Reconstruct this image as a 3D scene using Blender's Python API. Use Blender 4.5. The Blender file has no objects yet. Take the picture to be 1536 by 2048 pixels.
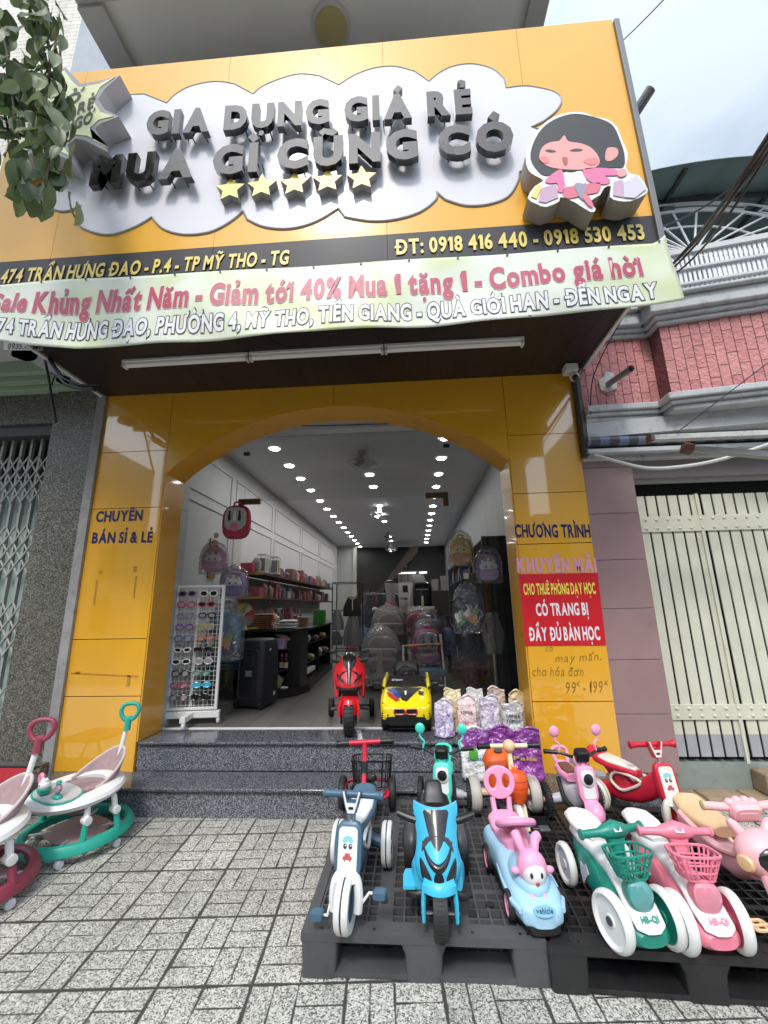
import bpy, bmesh, math, random
from math import sin, cos, pi, radians
from mathutils import Matrix, Vector, Euler
random.seed(7)
D = bpy.data
SC = bpy.context.scene
COL = SC.collection
# ---------------------------------------------------------------- camera
CR, CU, CF = [Vector(v) for v in [[0.997808, 0.063564, -0.018432], [0.032262, -0.223991, 0.974057], [-0.057786, 0.972516, 0.22555]]]
cd = D.cameras.new('camera'); cam = D.objects.new('camera', cd); COL.objects.link(cam)
cd.sensor_fit = 'HORIZONTAL'; cd.sensor_width = 36; cd.lens = 36 * 819.217 / 1536
cd.clip_start = .05; cd.clip_end = 2000
m3 = Matrix((CR, CU, -CF)).transposed()
cam.matrix_world = Matrix.Translation((0, 0, 1.45)) @ m3.to_4x4()
SC.camera = cam
# ---------------------------------------------------------------- sky, sun, exposure
SUN_EL, SUN_AZ = radians(52), radians(11)      # in front of the shop, a little to the left
sd = Vector((-sin(SUN_AZ) * cos(SUN_EL), -cos(SUN_AZ) * cos(SUN_EL), sin(SUN_EL)))
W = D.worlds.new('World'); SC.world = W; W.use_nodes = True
nt = W.node_tree; nt.nodes.clear()
def N(t, ty, **k):
    n = t.nodes.new(ty)
    for a, v in k.items():
        if a.startswith('i_'):
            n.inputs[a[2:].replace('_', ' ')].default_value = v
        else: setattr(n, a, v)
    return n
sky = N(nt, 'ShaderNodeTexSky', sky_type='NISHITA', sun_disc=False, sun_elevation=SUN_EL, sun_rotation=math.atan2(sd.x, sd.y), air_density=1.0, dust_density=3.0, ozone_density=1.0)
tc = N(nt, 'ShaderNodeTexCoord')
mp = N(nt, 'ShaderNodeMapping'); mp.inputs['Scale'].default_value = (1.2, 1.2, 2.6)
nz = N(nt, 'ShaderNodeTexNoise'); nz.inputs['Scale'].default_value = 1.7; nz.inputs['Detail'].default_value = 7; nz.inputs['Roughness'].default_value = .55
rp = N(nt, 'ShaderNodeValToRGB'); rp.color_ramp.elements[0].position = .30; rp.color_ramp.elements[1].position = .58
rp.color_ramp.elements[0].color = (.45, .45, .45, 1); rp.color_ramp.elements[1].color = (.95, .95, .95, 1)
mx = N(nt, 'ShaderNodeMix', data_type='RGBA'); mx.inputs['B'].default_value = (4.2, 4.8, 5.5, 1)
bg = N(nt, 'ShaderNodeBackground'); bg.inputs['Strength'].default_value = .10
wo = N(nt, 'ShaderNodeOutputWorld')
L = nt.links.new
L(tc.outputs['Generated'], mp.inputs['Vector']); L(mp.outputs[0], nz.inputs['Vector']); L(nz.outputs['Fac'], rp.inputs['Fac'])
L(rp.outputs['Color'], mx.inputs['Factor']); L(sky.outputs[0], mx.inputs['A']); # the overcast is brighter round the veiled sun
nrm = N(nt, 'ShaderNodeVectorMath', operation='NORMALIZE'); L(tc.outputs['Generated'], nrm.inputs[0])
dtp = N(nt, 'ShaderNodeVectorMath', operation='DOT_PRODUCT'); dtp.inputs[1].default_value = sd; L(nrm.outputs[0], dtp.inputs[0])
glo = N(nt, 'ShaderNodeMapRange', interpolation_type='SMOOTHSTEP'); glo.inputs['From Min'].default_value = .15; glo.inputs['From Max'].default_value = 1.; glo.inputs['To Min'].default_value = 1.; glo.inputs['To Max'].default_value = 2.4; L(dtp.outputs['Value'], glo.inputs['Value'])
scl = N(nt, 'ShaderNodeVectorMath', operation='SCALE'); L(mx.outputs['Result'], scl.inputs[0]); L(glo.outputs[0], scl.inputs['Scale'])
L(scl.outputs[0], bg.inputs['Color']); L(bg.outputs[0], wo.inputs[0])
sl = D.lights.new('sun', 'SUN'); sl.energy = 1.05; sl.angle = radians(10); sl.color = (1, .96, .9)
so = D.objects.new('sun', sl); COL.objects.link(so); so.rotation_euler = (-sd).to_track_quat('-Z', 'Y').to_euler()
so.location = (-3, -12, 14)
SC.view_settings.view_transform = 'Standard'; SC.view_settings.look = 'None'; SC.view_settings.gamma = 1
SC.view_settings.exposure = .98
SC.render.engine = 'CYCLES'
SC.cycles.max_bounces = 8; SC.cycles.transparent_max_bounces = 24; SC.cycles.caustics_reflective = False; SC.cycles.caustics_refractive = False
SC.cycles.use_denoising = True
# ---------------------------------------------------------------- materials
MATS = {}
def rgb(h):
    h = h.lstrip('#'); c = [int(h[i:i+2], 16) / 255 for i in (0, 2, 4)]
    return tuple(v / 12.92 if v <= .04045 else ((v + .055) / 1.055) ** 2.4 for v in c)
def mat(name, col, r=.5, metal=0., coat=0., var=0., vs=6., bump=0., bs=40., spec=.5, emit=0., dirt=0., obj=True, al=1.):
    """one plain surface: base colour with a little uneven colour, roughness and relief"""
    if name in MATS: return MATS[name]
    if isinstance(col, str): col = rgb(col)
    m = D.materials.new(name); m.use_nodes = True; t = m.node_tree; b = t.nodes['Principled BSDF']; l = t.links.new
    b.inputs['Base Color'].default_value = (*col, 1); b.inputs['Roughness'].default_value = r
    b.inputs['Metallic'].default_value = metal; b.inputs['Coat Weight'].default_value = coat; b.inputs['Coat Roughness'].default_value = .06
    b.inputs['Specular IOR Level'].default_value = spec
    b.inputs['Alpha'].default_value = al
    if emit:
        b.inputs['Emission Color'].default_value = (*col, 1); b.inputs['Emission Strength'].default_value = emit
    tcn = N(t, 'ShaderNodeTexCoord')
    src = tcn.outputs['Object']
    if var or dirt:
        n = N(t, 'ShaderNodeTexNoise'); n.inputs['Scale'].default_value = vs; n.inputs['Detail'].default_value = 6; n.inputs['Roughness'].default_value = .6
        l(src, n.inputs['Vector'])
        r1 = N(t, 'ShaderNodeValToRGB')
        r1.color_ramp.elements[0].position = .3; r1.color_ramp.elements[1].position = .7
        a = tuple(max(0, c * (1 - var)) for c in col); c2 = tuple(min(1, c * (1 + var * .7)) for c in col)
        r1.color_ramp.elements[0].color = (*a, 1); r1.color_ramp.elements[1].color = (*c2, 1)
        l(n.outputs['Fac'], r1.inputs['Fac']); out = r1.outputs['Color']
        if dirt:
            n2 = N(t, 'ShaderNodeTexNoise'); n2.inputs['Scale'].default_value = vs * 2.7; n2.inputs['Detail'].default_value = 9; n2.inputs['Roughness'].default_value = .7
            l(src, n2.inputs['Vector'])
            r2 = N(t, 'ShaderNodeMapRange'); r2.inputs['From Min'].default_value = .52; r2.inputs['From Max'].default_value = .75; r2.inputs['To Max'].default_value = dirt
            l(n2.outputs['Fac'], r2.inputs['Value'])
            mm = N(t, 'ShaderNodeMix', data_type='RGBA'); mm.inputs['B'].default_value = (.055, .05, .042, 1)
            l(r2.outputs[0], mm.inputs['Factor']); l(out, mm.inputs['A']); out = mm.outputs['Result']
        l(out, b.inputs['Base Color'])
        rr = N(t, 'ShaderNodeMapRange'); rr.inputs['To Min'].default_value = max(0, r - .1); rr.inputs['To Max'].default_value = min(1, r + .12)
        l(n.outputs['Fac'], rr.inputs['Value']); l(rr.outputs[0], b.inputs['Roughness'])
    if bump:
        nb = N(t, 'ShaderNodeTexNoise'); nb.inputs['Scale'].default_value = bs; nb.inputs['Detail'].default_value = 4; l(src, nb.inputs['Vector'])
        bp = N(t, 'ShaderNodeBump'); bp.inputs['Strength'].default_value = bump; bp.inputs['Distance'].default_value = .01
        l(nb.outputs['Fac'], bp.inputs['Height']); l(bp.outputs[0], b.inputs['Normal'])
    MATS[name] = m; return m
def plastic(name, col, r=.38, **k):
    k.setdefault('var', .06); k.setdefault('vs', 14); k.setdefault('dirt', .07); k.setdefault('bump', .04); k.setdefault('bs', 160)
    return mat(name, col, r=r, **k)
def speckle(name, dark, mid, light, scale, r=.35, bump=.0, joint=None, plane='XZ', stain=.0):
    """granite / terrazzo: cells of three tones"""
    m = D.materials.new(name); m.use_nodes = True; t = m.node_tree; b = t.nodes['Principled BSDF']; l = t.links.new
    tcn = N(t, 'ShaderNodeTexCoord'); src = tcn.outputs['Object']
    v = N(t, 'ShaderNodeTexVoronoi'); v.inputs['Scale'].default_value = scale; l(src, v.inputs['Vector'])
    n = N(t, 'ShaderNodeTexNoise'); n.inputs['Scale'].default_value = scale * .9; n.inputs['Detail'].default_value = 4; l(src, n.inputs['Vector'])
    ad = N(t, 'ShaderNodeMath', operation='ADD'); sp = N(t, 'ShaderNodeSeparateColor'); l(v.outputs['Color'], sp.inputs[0])
    ml = N(t, 'ShaderNodeMath', operation='MULTIPLY'); ml.inputs[1].default_value = .5; l(sp.outputs[0], ml.inputs[0])
    l(ml.outputs[0], ad.inputs[0])
    m2 = N(t, 'ShaderNodeMath', operation='MULTIPLY'); m2.inputs[1].default_value = .5; l(n.outputs['Fac'], m2.inputs[0]); l(m2.outputs[0], ad.inputs[1])
    rmp = N(t, 'ShaderNodeValToRGB'); e = rmp.color_ramp.elements
    e[0].position = .3; e[0].color = (*dark, 1); e[1].position = .72; e[1].color = (*light, 1)
    q = e.new(.5); q.color = (*mid, 1)
    l(ad.outputs[0], rmp.inputs['Fac']); out = rmp.outputs['Color']
    if stain:
        n2 = N(t, 'ShaderNodeTexNoise'); n2.inputs['Scale'].default_value = 1.6; n2.inputs['Detail'].default_value = 8; l(src, n2.inputs['Vector'])
        r2 = N(t, 'ShaderNodeMapRange'); r2.inputs['From Min'].default_value = .45; r2.inputs['From Max'].default_value = .75; r2.inputs['To Max'].default_value = stain
        l(n2.outputs['Fac'], r2.inputs['Value'])
        mm = N(t, 'ShaderNodeMix', data_type='RGBA'); mm.inputs['B'].default_value = (.16, .15, .12, 1)
        l(r2.outputs[0], mm.inputs['Factor']); l(out, mm.inputs['A']); out = mm.outputs['Result']
    l(out, b.inputs['Base Color']); b.inputs['Roughness'].default_value = r
    if bump:
        bp = N(t, 'ShaderNodeBump'); bp.inputs['Strength'].default_value = bump; bp.inputs['Distance'].default_value = .004
        l(ad.outputs[0], bp.inputs['Height']); l(bp.outputs[0], b.inputs['Normal'])
    MATS[name] = m; return m
def glass(name, tint=(.93, .96, .95), refl=1.0, rough=.02, haze=0.):
    m = D.materials.new(name); m.use_nodes = True; t = m.node_tree; t.nodes.clear(); l = t.links.new
    o = N(t, 'ShaderNodeOutputMaterial'); tr = N(t, 'ShaderNodeBsdfTransparent'); tr.inputs[0].default_value = (*tint, 1)
    gl = N(t, 'ShaderNodeBsdfGlossy'); gl.inputs['Roughness'].default_value = rough
    fr = N(t, 'ShaderNodeFresnel'); fr.inputs['IOR'].default_value = 1.5
    mu = N(t, 'ShaderNodeMath', operation='MULTIPLY_ADD'); mu.inputs[1].default_value = refl; mu.inputs[2].default_value = .02; mu.use_clamp = True
    mxs = N(t, 'ShaderNodeMixShader'); l(fr.outputs[0], mu.inputs[0]); l(mu.outputs[0], mxs.inputs[0]); l(tr.outputs[0], mxs.inputs[1]); l(gl.outputs[0], mxs.inputs[2])
    last = mxs.outputs[0]
    if haze:
        df = N(t, 'ShaderNodeBsdfDiffuse'); df.inputs[0].default_value = (.8, .8, .8, 1)
        m2 = N(t, 'ShaderNodeMixShader'); m2.inputs[0].default_value = haze; l(last, m2.inputs[1]); l(df.outputs[0], m2.inputs[2]); last = m2.outputs[0]
    l(last, o.inputs[0]); MATS[name] = m; return m
def wrap_film(name, bs=22, wear=.55, milk=.1):
    """crumpled clear plastic bag: mostly see-through, bright glints on its creases"""
    m = D.materials.new(name); m.use_nodes = True; t = m.node_tree; t.nodes.clear(); l = t.links.new
    o = N(t, 'ShaderNodeOutputMaterial'); tr = N(t, 'ShaderNodeBsdfTransparent'); tr.inputs[0].default_value = (.9, .9, .92, 1)
    gl = N(t, 'ShaderNodeBsdfGlossy'); gl.inputs['Roughness'].default_value = .12
    df = N(t, 'ShaderNodeBsdfDiffuse'); df.inputs[0].default_value = (.85, .85, .88, 1)
    tcn = N(t, 'ShaderNodeTexCoord'); n = N(t, 'ShaderNodeTexVoronoi', feature='DISTANCE_TO_EDGE'); n.inputs['Scale'].default_value = bs
    nw = N(t, 'ShaderNodeTexNoise'); nw.inputs['Scale'].default_value = bs * .4; l(tcn.outputs['Object'], nw.inputs['Vector'])
    mv = N(t, 'ShaderNodeMix', data_type='RGBA'); mv.inputs['Factor'].default_value = .35; l(tcn.outputs['Object'], mv.inputs['A']); l(nw.outputs['Color'], mv.inputs['B'])
    l(mv.outputs['Result'], n.inputs['Vector'])
    bp = N(t, 'ShaderNodeBump'); bp.inputs['Strength'].default_value = 1; bp.inputs['Distance'].default_value = .03; l(n.outputs['Distance'], bp.inputs['Height'])
    l(bp.outputs[0], gl.inputs['Normal'])
    fr = N(t, 'ShaderNodeFresnel'); fr.inputs['IOR'].default_value = 1.7; l(bp.outputs[0], fr.inputs['Normal'])
    mu = N(t, 'ShaderNodeMath', operation='MULTIPLY_ADD'); mu.inputs[1].default_value = wear; mu.inputs[2].default_value = .06; mu.use_clamp = True
    m1 = N(t, 'ShaderNodeMixShader'); m1.inputs[0].default_value = milk; l(tr.outputs[0], m1.inputs[1]); l(df.outputs[0], m1.inputs[2])
    m2 = N(t, 'ShaderNodeMixShader'); l(fr.outputs[0], mu.inputs[0]); l(mu.outputs[0], m2.inputs[0]); l(m1.outputs[0], m2.inputs[1]); l(gl.outputs[0], m2.inputs[2])
    l(m2.outputs[0], o.inputs[0]); MATS[name] = m; return m
# ---------------------------------------------------------------- mesh builder
class M:
    def __init__(s): s.v = []; s.f = []; s.mi = []; s.T = Matrix.Identity(4); s.cur = 0
    def at(s, loc=(0, 0, 0), rot=(0, 0, 0), sc=(1, 1, 1)):
        s.T = Matrix.Translation(loc) @ Euler([radians(a) for a in rot]).to_matrix().to_4x4() @ Matrix.Diagonal((*sc, 1)); return s
    def add(s, vs, fs, mi=None):
        k = len(s.v); s.v += [s.T @ Vector(p) for p in vs]
        for f in fs: s.f.append([i + k for i in f]); s.mi.append(s.cur if mi is None else mi)
        return s
    def box(s, x0, x1, y0, y1, z0, z1, mi=None):
        return s.add([(x0,y0,z0),(x1,y0,z0),(x1,y1,z0),(x0,y1,z0),(x0,y0,z1),(x1,y0,z1),(x1,y1,z1),(x0,y1,z1)],
                     [(0,3,2,1),(4,5,6,7),(0,1,5,4),(1,2,6,5),(2,3,7,6),(3,0,4,7)], mi)
    def bx(s, c, d, rot=(0, 0, 0), mi=None):
        o = s.T; s.T = o @ Matrix.Translation(c) @ Euler([radians(a) for a in rot]).to_matrix().to_4x4()
        s.box(-d[0]/2, d[0]/2, -d[1]/2, d[1]/2, -d[2]/2, d[2]/2, mi); s.T = o; return s
    def rings(s, R, caps=True, closed=False, mi=None):
        n = len(R[0]); vs = [p for r in R for p in r]; fs = []
        K = len(R)
        for i in range(K if closed else K - 1):
            a = i * n; b = ((i + 1) % K) * n
            for j in range(n):
                j2 = (j + 1) % n; fs.append((a + j, a + j2, b + j2, b + j))
        if caps and not closed: fs.append(tuple(range(n))[::-1]); fs.append(tuple((K - 1) * n + j for j in range(n)))
        return s.add(vs, fs, mi)
    def tube(s, pts, r, n=8, closed=False, caps=True, mi=None, sq=1.):
        P = [Vector(p) for p in pts]; K = len(P); R = []
        rr = r if isinstance(r, (list, tuple)) else [r] * K
        up = None
        for i in range(K):
            a = P[i - 1] if (i > 0 or closed) else P[i]; b = P[(i + 1) % K] if (i < K - 1 or closed) else P[i]
            d = (b - a).normalized()
            if up is None:
                up = Vector((0, 0, 1)) if abs(d.z) < .9 else Vector((0, 1, 0))
            u = (up - d * up.dot(d))
            if u.length < 1e-4: u = Vector((1, 0, 0)) - d * d.x
            u.normalize(); w = d.cross(u); up = u
            R.append([P[i] + (u * cos(2*pi*j/n) * sq + w * sin(2*pi*j/n)) * rr[i] for j in range(n)])
        return s.rings(R, caps, closed, mi)
    def lathe(s, prof, c=(0, 0, 0), axis='X', n=24, caps=True, mi=None, closed=False):
        R = []
        for r, h in prof:
            ring = []
            for j in range(n):
                a = 2*pi*j/n; x, y = r*cos(a), r*sin(a)
                p = {'X': (h, x, y), 'Y': (y, h, x), 'Z': (x, y, h)}[axis]
                ring.append((p[0]+c[0], p[1]+c[1], p[2]+c[2]))
            R.append(ring)
        return s.rings(R, caps and not closed, closed, mi)
    def ell(s, c, rx, ry, rz, nu=18, nv=10, mi=None, z0=-1., z1=1.):
        R = []
        a0, a1 = math.asin(max(-1, z0)), math.asin(min(1, z1))
        for i in range(nv + 1):
            t = a0 + (a1 - a0) * i / nv; k = max(cos(t), 1e-3)
            R.append([(c[0] + rx*k*cos(2*pi*j/nu), c[1] + ry*k*sin(2*pi*j/nu), c[2] + rz*sin(t)) for j in range(nu)])
        return s.rings(R, True, False, mi)
    def loft(s, secs, n=20, caps=True, mi=None):
        """sections (x, y, z, half width, half height, tilt, power); tilt 0: section stands in XZ, 90: lies in XY"""
        R = []
        for q in secs:
            x, y, z, a, b = q[:5]; t = radians(q[5]) if len(q) > 5 else 0; p = q[6] if len(q) > 6 else .75
            V = Vector((0, -sin(t), cos(t))); ring = []
            for j in range(n):
                A = 2*pi*j/n; ca, sa = cos(A), sin(A)
                u = math.copysign(abs(ca)**p, ca) * a; w = math.copysign(abs(sa)**p, sa) * b
                ring.append((x + u, y + V.y*w, z + V.z*w))
            R.append(ring)
        return s.rings(R, caps, False, mi)
    def prism(s, o, y0, y1, mi=None, side=None):
        """outline (x, z) standing in XZ, from y0 (front) to y1"""
        n = len(o)
        if sum(o[i][0]*o[(i+1)%n][1] - o[(i+1)%n][0]*o[i][1] for i in range(n)) < 0: o = o[::-1]
        s.add([(x, y0, z) for x, z in o], [tuple(range(n))], mi)
        s.add([(x, y1, z) for x, z in o], [tuple(range(n))[::-1]], mi)
        s.add([(x, y0, z) for x, z in o] + [(x, y1, z) for x, z in o], [(i, n + i, n + (i+1) % n, (i+1) % n) for i in range(n)], side if side is not None else mi)
        return s
    def shield(s, lev, th=.01, curve=.03, n=10, mi=None):
        """rounded shell facing -Y: levels (z, half width, y[, x])"""
        F = []; B = []
        for q in lev:
            z, hw, y = q[:3]; x0 = q[3] if len(q) > 3 else 0
            F.append([(x0 + hw*(2*j/n-1), y + curve*(2*j/n-1)**2, z) for j in range(n+1)])
            B.append([(x0 + hw*(1-2*j/n), y + th + curve*(1-2*j/n)**2, z) for j in range(n+1)])
        return s.rings([f + b for f, b in zip(F, B)], True, False, mi)
    def sheet(s, rows, mi=None):
        n = len(rows[0]); fs = []
        for i in range(len(rows)-1):
            for j in range(n-1): fs.append((i*n+j, i*n+j+1, (i+1)*n+j+1, (i+1)*n+j))
        return s.add([p for r in rows for p in r], fs, mi)
    def torus(s, c, R, r, axis='Z', n=24, k=8, mi=None, sy=1.):
        pts = []
        for i in range(n):
            a = 2*pi*i/n; x, y = R*cos(a), R*sin(a)*sy
            p = {'X': (0, x, y), 'Y': (x, 0, y), 'Z': (x, y, 0)}[axis]; pts.append((c[0]+p[0], c[1]+p[1], c[2]+p[2]))
        return s.tube(pts, r, k, True, mi=mi)
    def merge(s, o):
        k = len(s.v); s.v += [s.T @ Vector(p) for p in o.v]
        s.f += [[i + k for i in f] for f in o.f]; s.mi += o.mi; return s
def rrect(w, h, r, n=5, cx=0, cz=0):
    o = []
    for k, (sx, sz) in enumerate(((1, 1), (-1, 1), (-1, -1), (1, -1))):
        for i in range(n + 1):
            a = pi/2*(k + i/n); o.append((cx + sx*(w/2-r) + r*cos(a), cz + sz*(h/2-r) + r*sin(a)))
    return o
def circ(r, n=24, cx=0, cz=0, sz=1.): return [(cx + r*cos(2*pi*i/n), cz + r*sz*sin(2*pi*i/n)) for i in range(n)]
def smooth_line(pts, k=4, closed=False):
    P = [Vector(p) for p in pts]; n = len(P); out = []
    for i in range(n if closed else n - 1):
        p0 = P[(i-1) % n] if (closed or i > 0) else P[i]; p1 = P[i]; p2 = P[(i+1) % n]; p3 = P[(i+2) % n] if (closed or i < n-2) else p2
        for j in range(k):
            t = j / k
            out.append(.5*((2*p1) + (p2-p0)*t + (2*p0-5*p1+4*p2-p3)*t*t + (3*p1-p0-3*p2+p3)*t**3))
    if not closed: out.append(P[-1])
    return [tuple(v) for v in out]
def build(mb, name, mats, parent=None, sm=35, bevel=0, world=False, label=None, seg=2):
    me = D.meshes.new(name); me.from_pydata([tuple(v) for v in mb.v], [], mb.f)
    if not isinstance(mats, (list, tuple)): mats = [mats]
    for m in mats: me.materials.append(m)
    if len(mats) > 1: me.polygons.foreach_set('material_index', mb.mi)
    bm = bmesh.new(); bm.from_mesh(me); bmesh.ops.recalc_face_normals(bm, faces=bm.faces) if not getattr(mb, 'keep', False) else None; bm.to_mesh(me); bm.free()
    if sm:
        me.polygons.foreach_set('use_smooth', [True] * len(me.polygons)); me.set_sharp_from_angle(angle=radians(sm))
    me.update()
    o = D.objects.new(name, me); COL.objects.link(o)
    if parent:
        o.parent = parent
        if world: o.matrix_parent_inverse = worldmat(parent).inverted()
    if bevel:
        b = o.modifiers.new('bevel', 'BEVEL'); b.width = bevel; b.segments = seg; b.limit_method = 'ANGLE'; b.angle_limit = radians(40)
    if label: o['label'] = label
    return o
def worldmat(o):
    m = Matrix.LocRotScale(o.location, o.rotation_euler, o.scale)
    return (worldmat(o.parent) @ o.matrix_parent_inverse @ m) if o.parent else m
def tag(o, label, cat, group=None, kind=None):
    if label: o['label'] = label
    if cat: o['category'] = cat
    if group: o['group'] = group
    if kind: o['kind'] = kind
    return o
def thing(name, label, cat, loc=(0, 0, 0), rz=0, group=None):
    o = D.objects.new(name, None); COL.objects.link(o); o.empty_display_size = .1
    o.location = loc; o.rotation_euler = (0, 0, radians(rz))
    return tag(o, label, cat, group)
def struct(mb, name, m, **k):
    o = build(mb, name, m, **k); o['kind'] = 'structure'; return o
def dup(root, loc=None, rot=None, label=None, group=None):
    r = root.copy(); COL.objects.link(r)
    if loc is not None: r.location = loc
    if rot is not None: r.rotation_euler = rot
    if label: r['label'] = label
    if group: r['group'] = group
    for ch in root.children:
        c = ch.copy(); COL.objects.link(c); c.parent = r
        for g in ch.children:
            q = g.copy(); COL.objects.link(q); q.parent = c
    return r
# ---------------------------------------------------------------- lettering (Blender's own built-in font)
def text_mesh(body, bold=.0, shear=0., extrude=0., spacing=1., res=3):
    c = D.curves.new('lettering', 'FONT'); c.body = body; c.size = 1; c.offset = bold; c.shear = shear; c.extrude = extrude; c.space_character = spacing; c.resolution_u = res
    o = D.objects.new('lettering', c); COL.objects.link(o)
    bpy.context.view_layer.update()
    me = D.meshes.new_from_object(o.evaluated_get(bpy.context.evaluated_depsgraph_get()))
    vs = [v.co.copy() for v in me.vertices]; fs = [list(p.vertices) for p in me.polygons]; nz_ = [p.normal.z for p in me.polygons]
    D.objects.remove(o); D.curves.remove(c); D.meshes.remove(me)
    return vs, fs, nz_
CAPH = None
import unicodedata
def strip(pts, w):
    """flat ribbon outline along a polyline"""
    P = [Vector((*p, 0)) for p in pts]; a = []; b_ = []
    for i, p in enumerate(P):
        d = (P[min(i+1, len(P)-1)] - P[max(i-1, 0)]).normalized(); n = Vector((-d.y, d.x, 0)) * w / 2
        a.append((p + n)[:2]); b_.append((p - n)[:2])
    return a + b_[::-1]
GL = {}
def glyph(ch, bold, solid=False):
    """one character as triangles: base letter plus Vietnamese marks; returns verts (x, y, z, layer), faces, facing"""
    key = (ch, bold, solid)
    if key in GL: return GL[key]
    d = unicodedata.normalize('NFD', ch); base, marks = d[0], list(d[1:])
    if base in 'Đđ': base = 'D' if base == 'Đ' else 'd'; marks.append('bar')
    if base == '1':
        w = .13 + 2*bold; vs = [(.10, .56, 0), (.19, .68, 0), (.19 + w, .68, 0), (.19 + w, 0, 0), (.19, 0, 0), (.19, .54, 0), (.10, .46, 0)]; polys = [vs]; base_vs, base_fs, base_nz = [], [], []
        base_polys = [([(q[0], q[1]) for q in vs], 0)]; x0, x1, top = .10, .19 + w, .68
    else:
        vs, fs, nz_ = text_mesh(base, bold, 0, .5 if solid else 0); base_vs = [(v.x, v.y, v.z) for v in vs]; base_fs = fs; base_nz = nz_; base_polys = []
        x0 = min(v[0] for v in base_vs); x1 = max(v[0] for v in base_vs); top = max(v[1] for v in base_vs)
    w = .085 + 1.5*bold; cx = (x0 + x1) / 2; y0 = top + .055; ps = list(base_polys)
    if base == 'i' and marks: pass
    stack = any(m in '\u0302\u0306' for m in marks if m != 'bar')
    for m in marks:
        sx = cx + (.17 if stack and m not in '\u0302\u0306' else 0); sy = y0 + (.08 if stack and m not in '\u0302\u0306' else 0); k = .8 if stack else 1
        if m == '\u0301': ps.append((strip([(sx - .05*k, sy), (sx + .10*k, sy + .17*k)], w), 0))
        elif m == '\u0300': ps.append((strip([(sx + .05*k, sy), (sx - .10*k, sy + .17*k)], w), 0))
        elif m == '\u0309': ps.append((strip([(sx - .08*k, sy + .15*k), (sx - .01, sy + .20*k), (sx + .07*k, sy + .16*k), (sx + .06*k, sy + .09*k), (sx, sy + .05*k), (sx, sy)], w*.75), 0))
        elif m == '\u0303': ps.append((strip([(sx - .19*k, sy + .02), (sx - .10*k, sy + .10), (sx, sy + .06), (sx + .10*k, sy + .02), (sx + .19*k, sy + .10)], w*.9), 0))
        elif m == '\u0302': ps.append((strip([(cx - .17, y0), (cx - .01, y0 + .13), (cx + .01, y0 + .13), (cx + .17, y0)], w*.8), 0))
        elif m == '\u0306': ps.append((strip([(cx - .15, y0 + .11), (cx - .10, y0 + .03), (cx, y0), (cx + .10, y0 + .03), (cx + .15, y0 + .11)], w*.8), 0))
        elif m == '\u0323': ps.append(([(cx + .075*(1 + 2*bold)*cos(a*pi/5), -.17 - bold + .075*(1 + 2*bold)*sin(a*pi/5)) for a in range(10)], 0))
        elif m == '\u031b': ps.append((strip([(x1 - .06, top - .06), (x1 + .05, top - .02), (x1 + .09, top + .08), (x1 + .07, top + .14)], w*.85), 1))
        elif m == 'bar': yb = .33 if base == 'D' else .58; a0, a1 = (x0 - .10, x0 + .30) if base == 'D' else (x1 - .32, x1 + .08); ps.append(([(a0, yb - w*.42), (a1, yb - w*.42), (a1, yb + w*.42), (a0, yb + w*.42)], 1))
    V = [(*v, 0) for v in base_vs]; F = [list(f) for f in base_fs]; Z = list(base_nz)
    for o, lay in ps:
        n = len(o)
        if sum(o[i][0]*o[(i+1)%n][1] - o[(i+1)%n][0]*o[i][1] for i in range(n)) < 0: o = o[::-1]
        bm = bmesh.new(); f = bm.faces.new([bm.verts.new((x, y, 0)) for x, y in o]); bm.verts.index_update(); r = bmesh.ops.triangulate(bm, faces=[f]); tri = [[v.index for v in q.verts] for q in bm.faces]; bm.free()
        k = len(V)
        if solid:
            V += [(x, y, .5, lay) for x, y in o] + [(x, y, -.5, lay) for x, y in o]
            F += [[i + k for i in t_] for t_ in tri]; Z += [1]*len(tri); F += [[i + k + n for i in t_[::-1]] for t_ in tri]; Z += [-1]*len(tri)
            F += [[k + i, k + n + i, k + n + (i+1) % n, k + (i+1) % n] for i in range(n)]; Z += [0]*n
        else:
            V += [(x, y, 0, lay) for x, y in o]; F += [[i + k for i in t_] for t_ in tri]; Z += [1]*len(tri)
    GL[key] = (V, F, Z, min(v[0] for v in V), max(v[0] for v in V), x0, x1); return GL[key]
def layout(body, bold, gap=.075, space=.27, solid=False):
    out = []; x = 0
    for ch in body:
        if ch == ' ': x += space; continue
        V, F, Z, m0, m1, x0, x1 = glyph(ch, bold, solid)
        if 'bar' in str(ch) or ch in 'Đ': x0 = m0
        if unicodedata.normalize('NFD', ch)[1:].find('\u031b') >= 0: x1 = x1 + .04
        out.append((ch, V, F, Z, x - x0)); x += (x1 - x0) + gap + .6*bold
    return out, x - gap - .6*bold
def caph():
    global CAPH
    if CAPH is None: CAPH = max(v.y for v in text_mesh('H')[0])
    return CAPH
def letters(mb, body, bl, br, h, y=None, bold=.02, shear=0., fn=None, mi=None, spacing=1.):
    """flat lettering facing -Y, from baseline-left to baseline-right, cap height h"""
    ref, tot = layout(body, .03, .075 + (spacing - 1)); ch_ = caph(); up = Vector((0, 0, 1)); gs = []
    for ch, V, F, Z, ox in ref:       # every layer of a word keeps the same letter centres
        g0, g1 = glyph(ch, .03), glyph(ch, bold); gs.append((ch, g1[0], g1[1], g1[2], ox + (g0[5] + g0[6])/2 - (g1[5] + g1[6])/2))
    bl = Vector(bl); ux = Vector(br) - bl
    for ch, V, F, Z, ox in gs:
        out = []
        for x, yy, z, lay in V:
            p = bl + ux * ((x + ox + shear*yy) / tot) + up * (yy / ch_ * h)
            if y is not None: p.y = y
            if fn: p = fn(p)
            p.y -= lay * .0012; out.append(tuple(p))
        mb.add(out, F, mi)
    return mb
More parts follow.
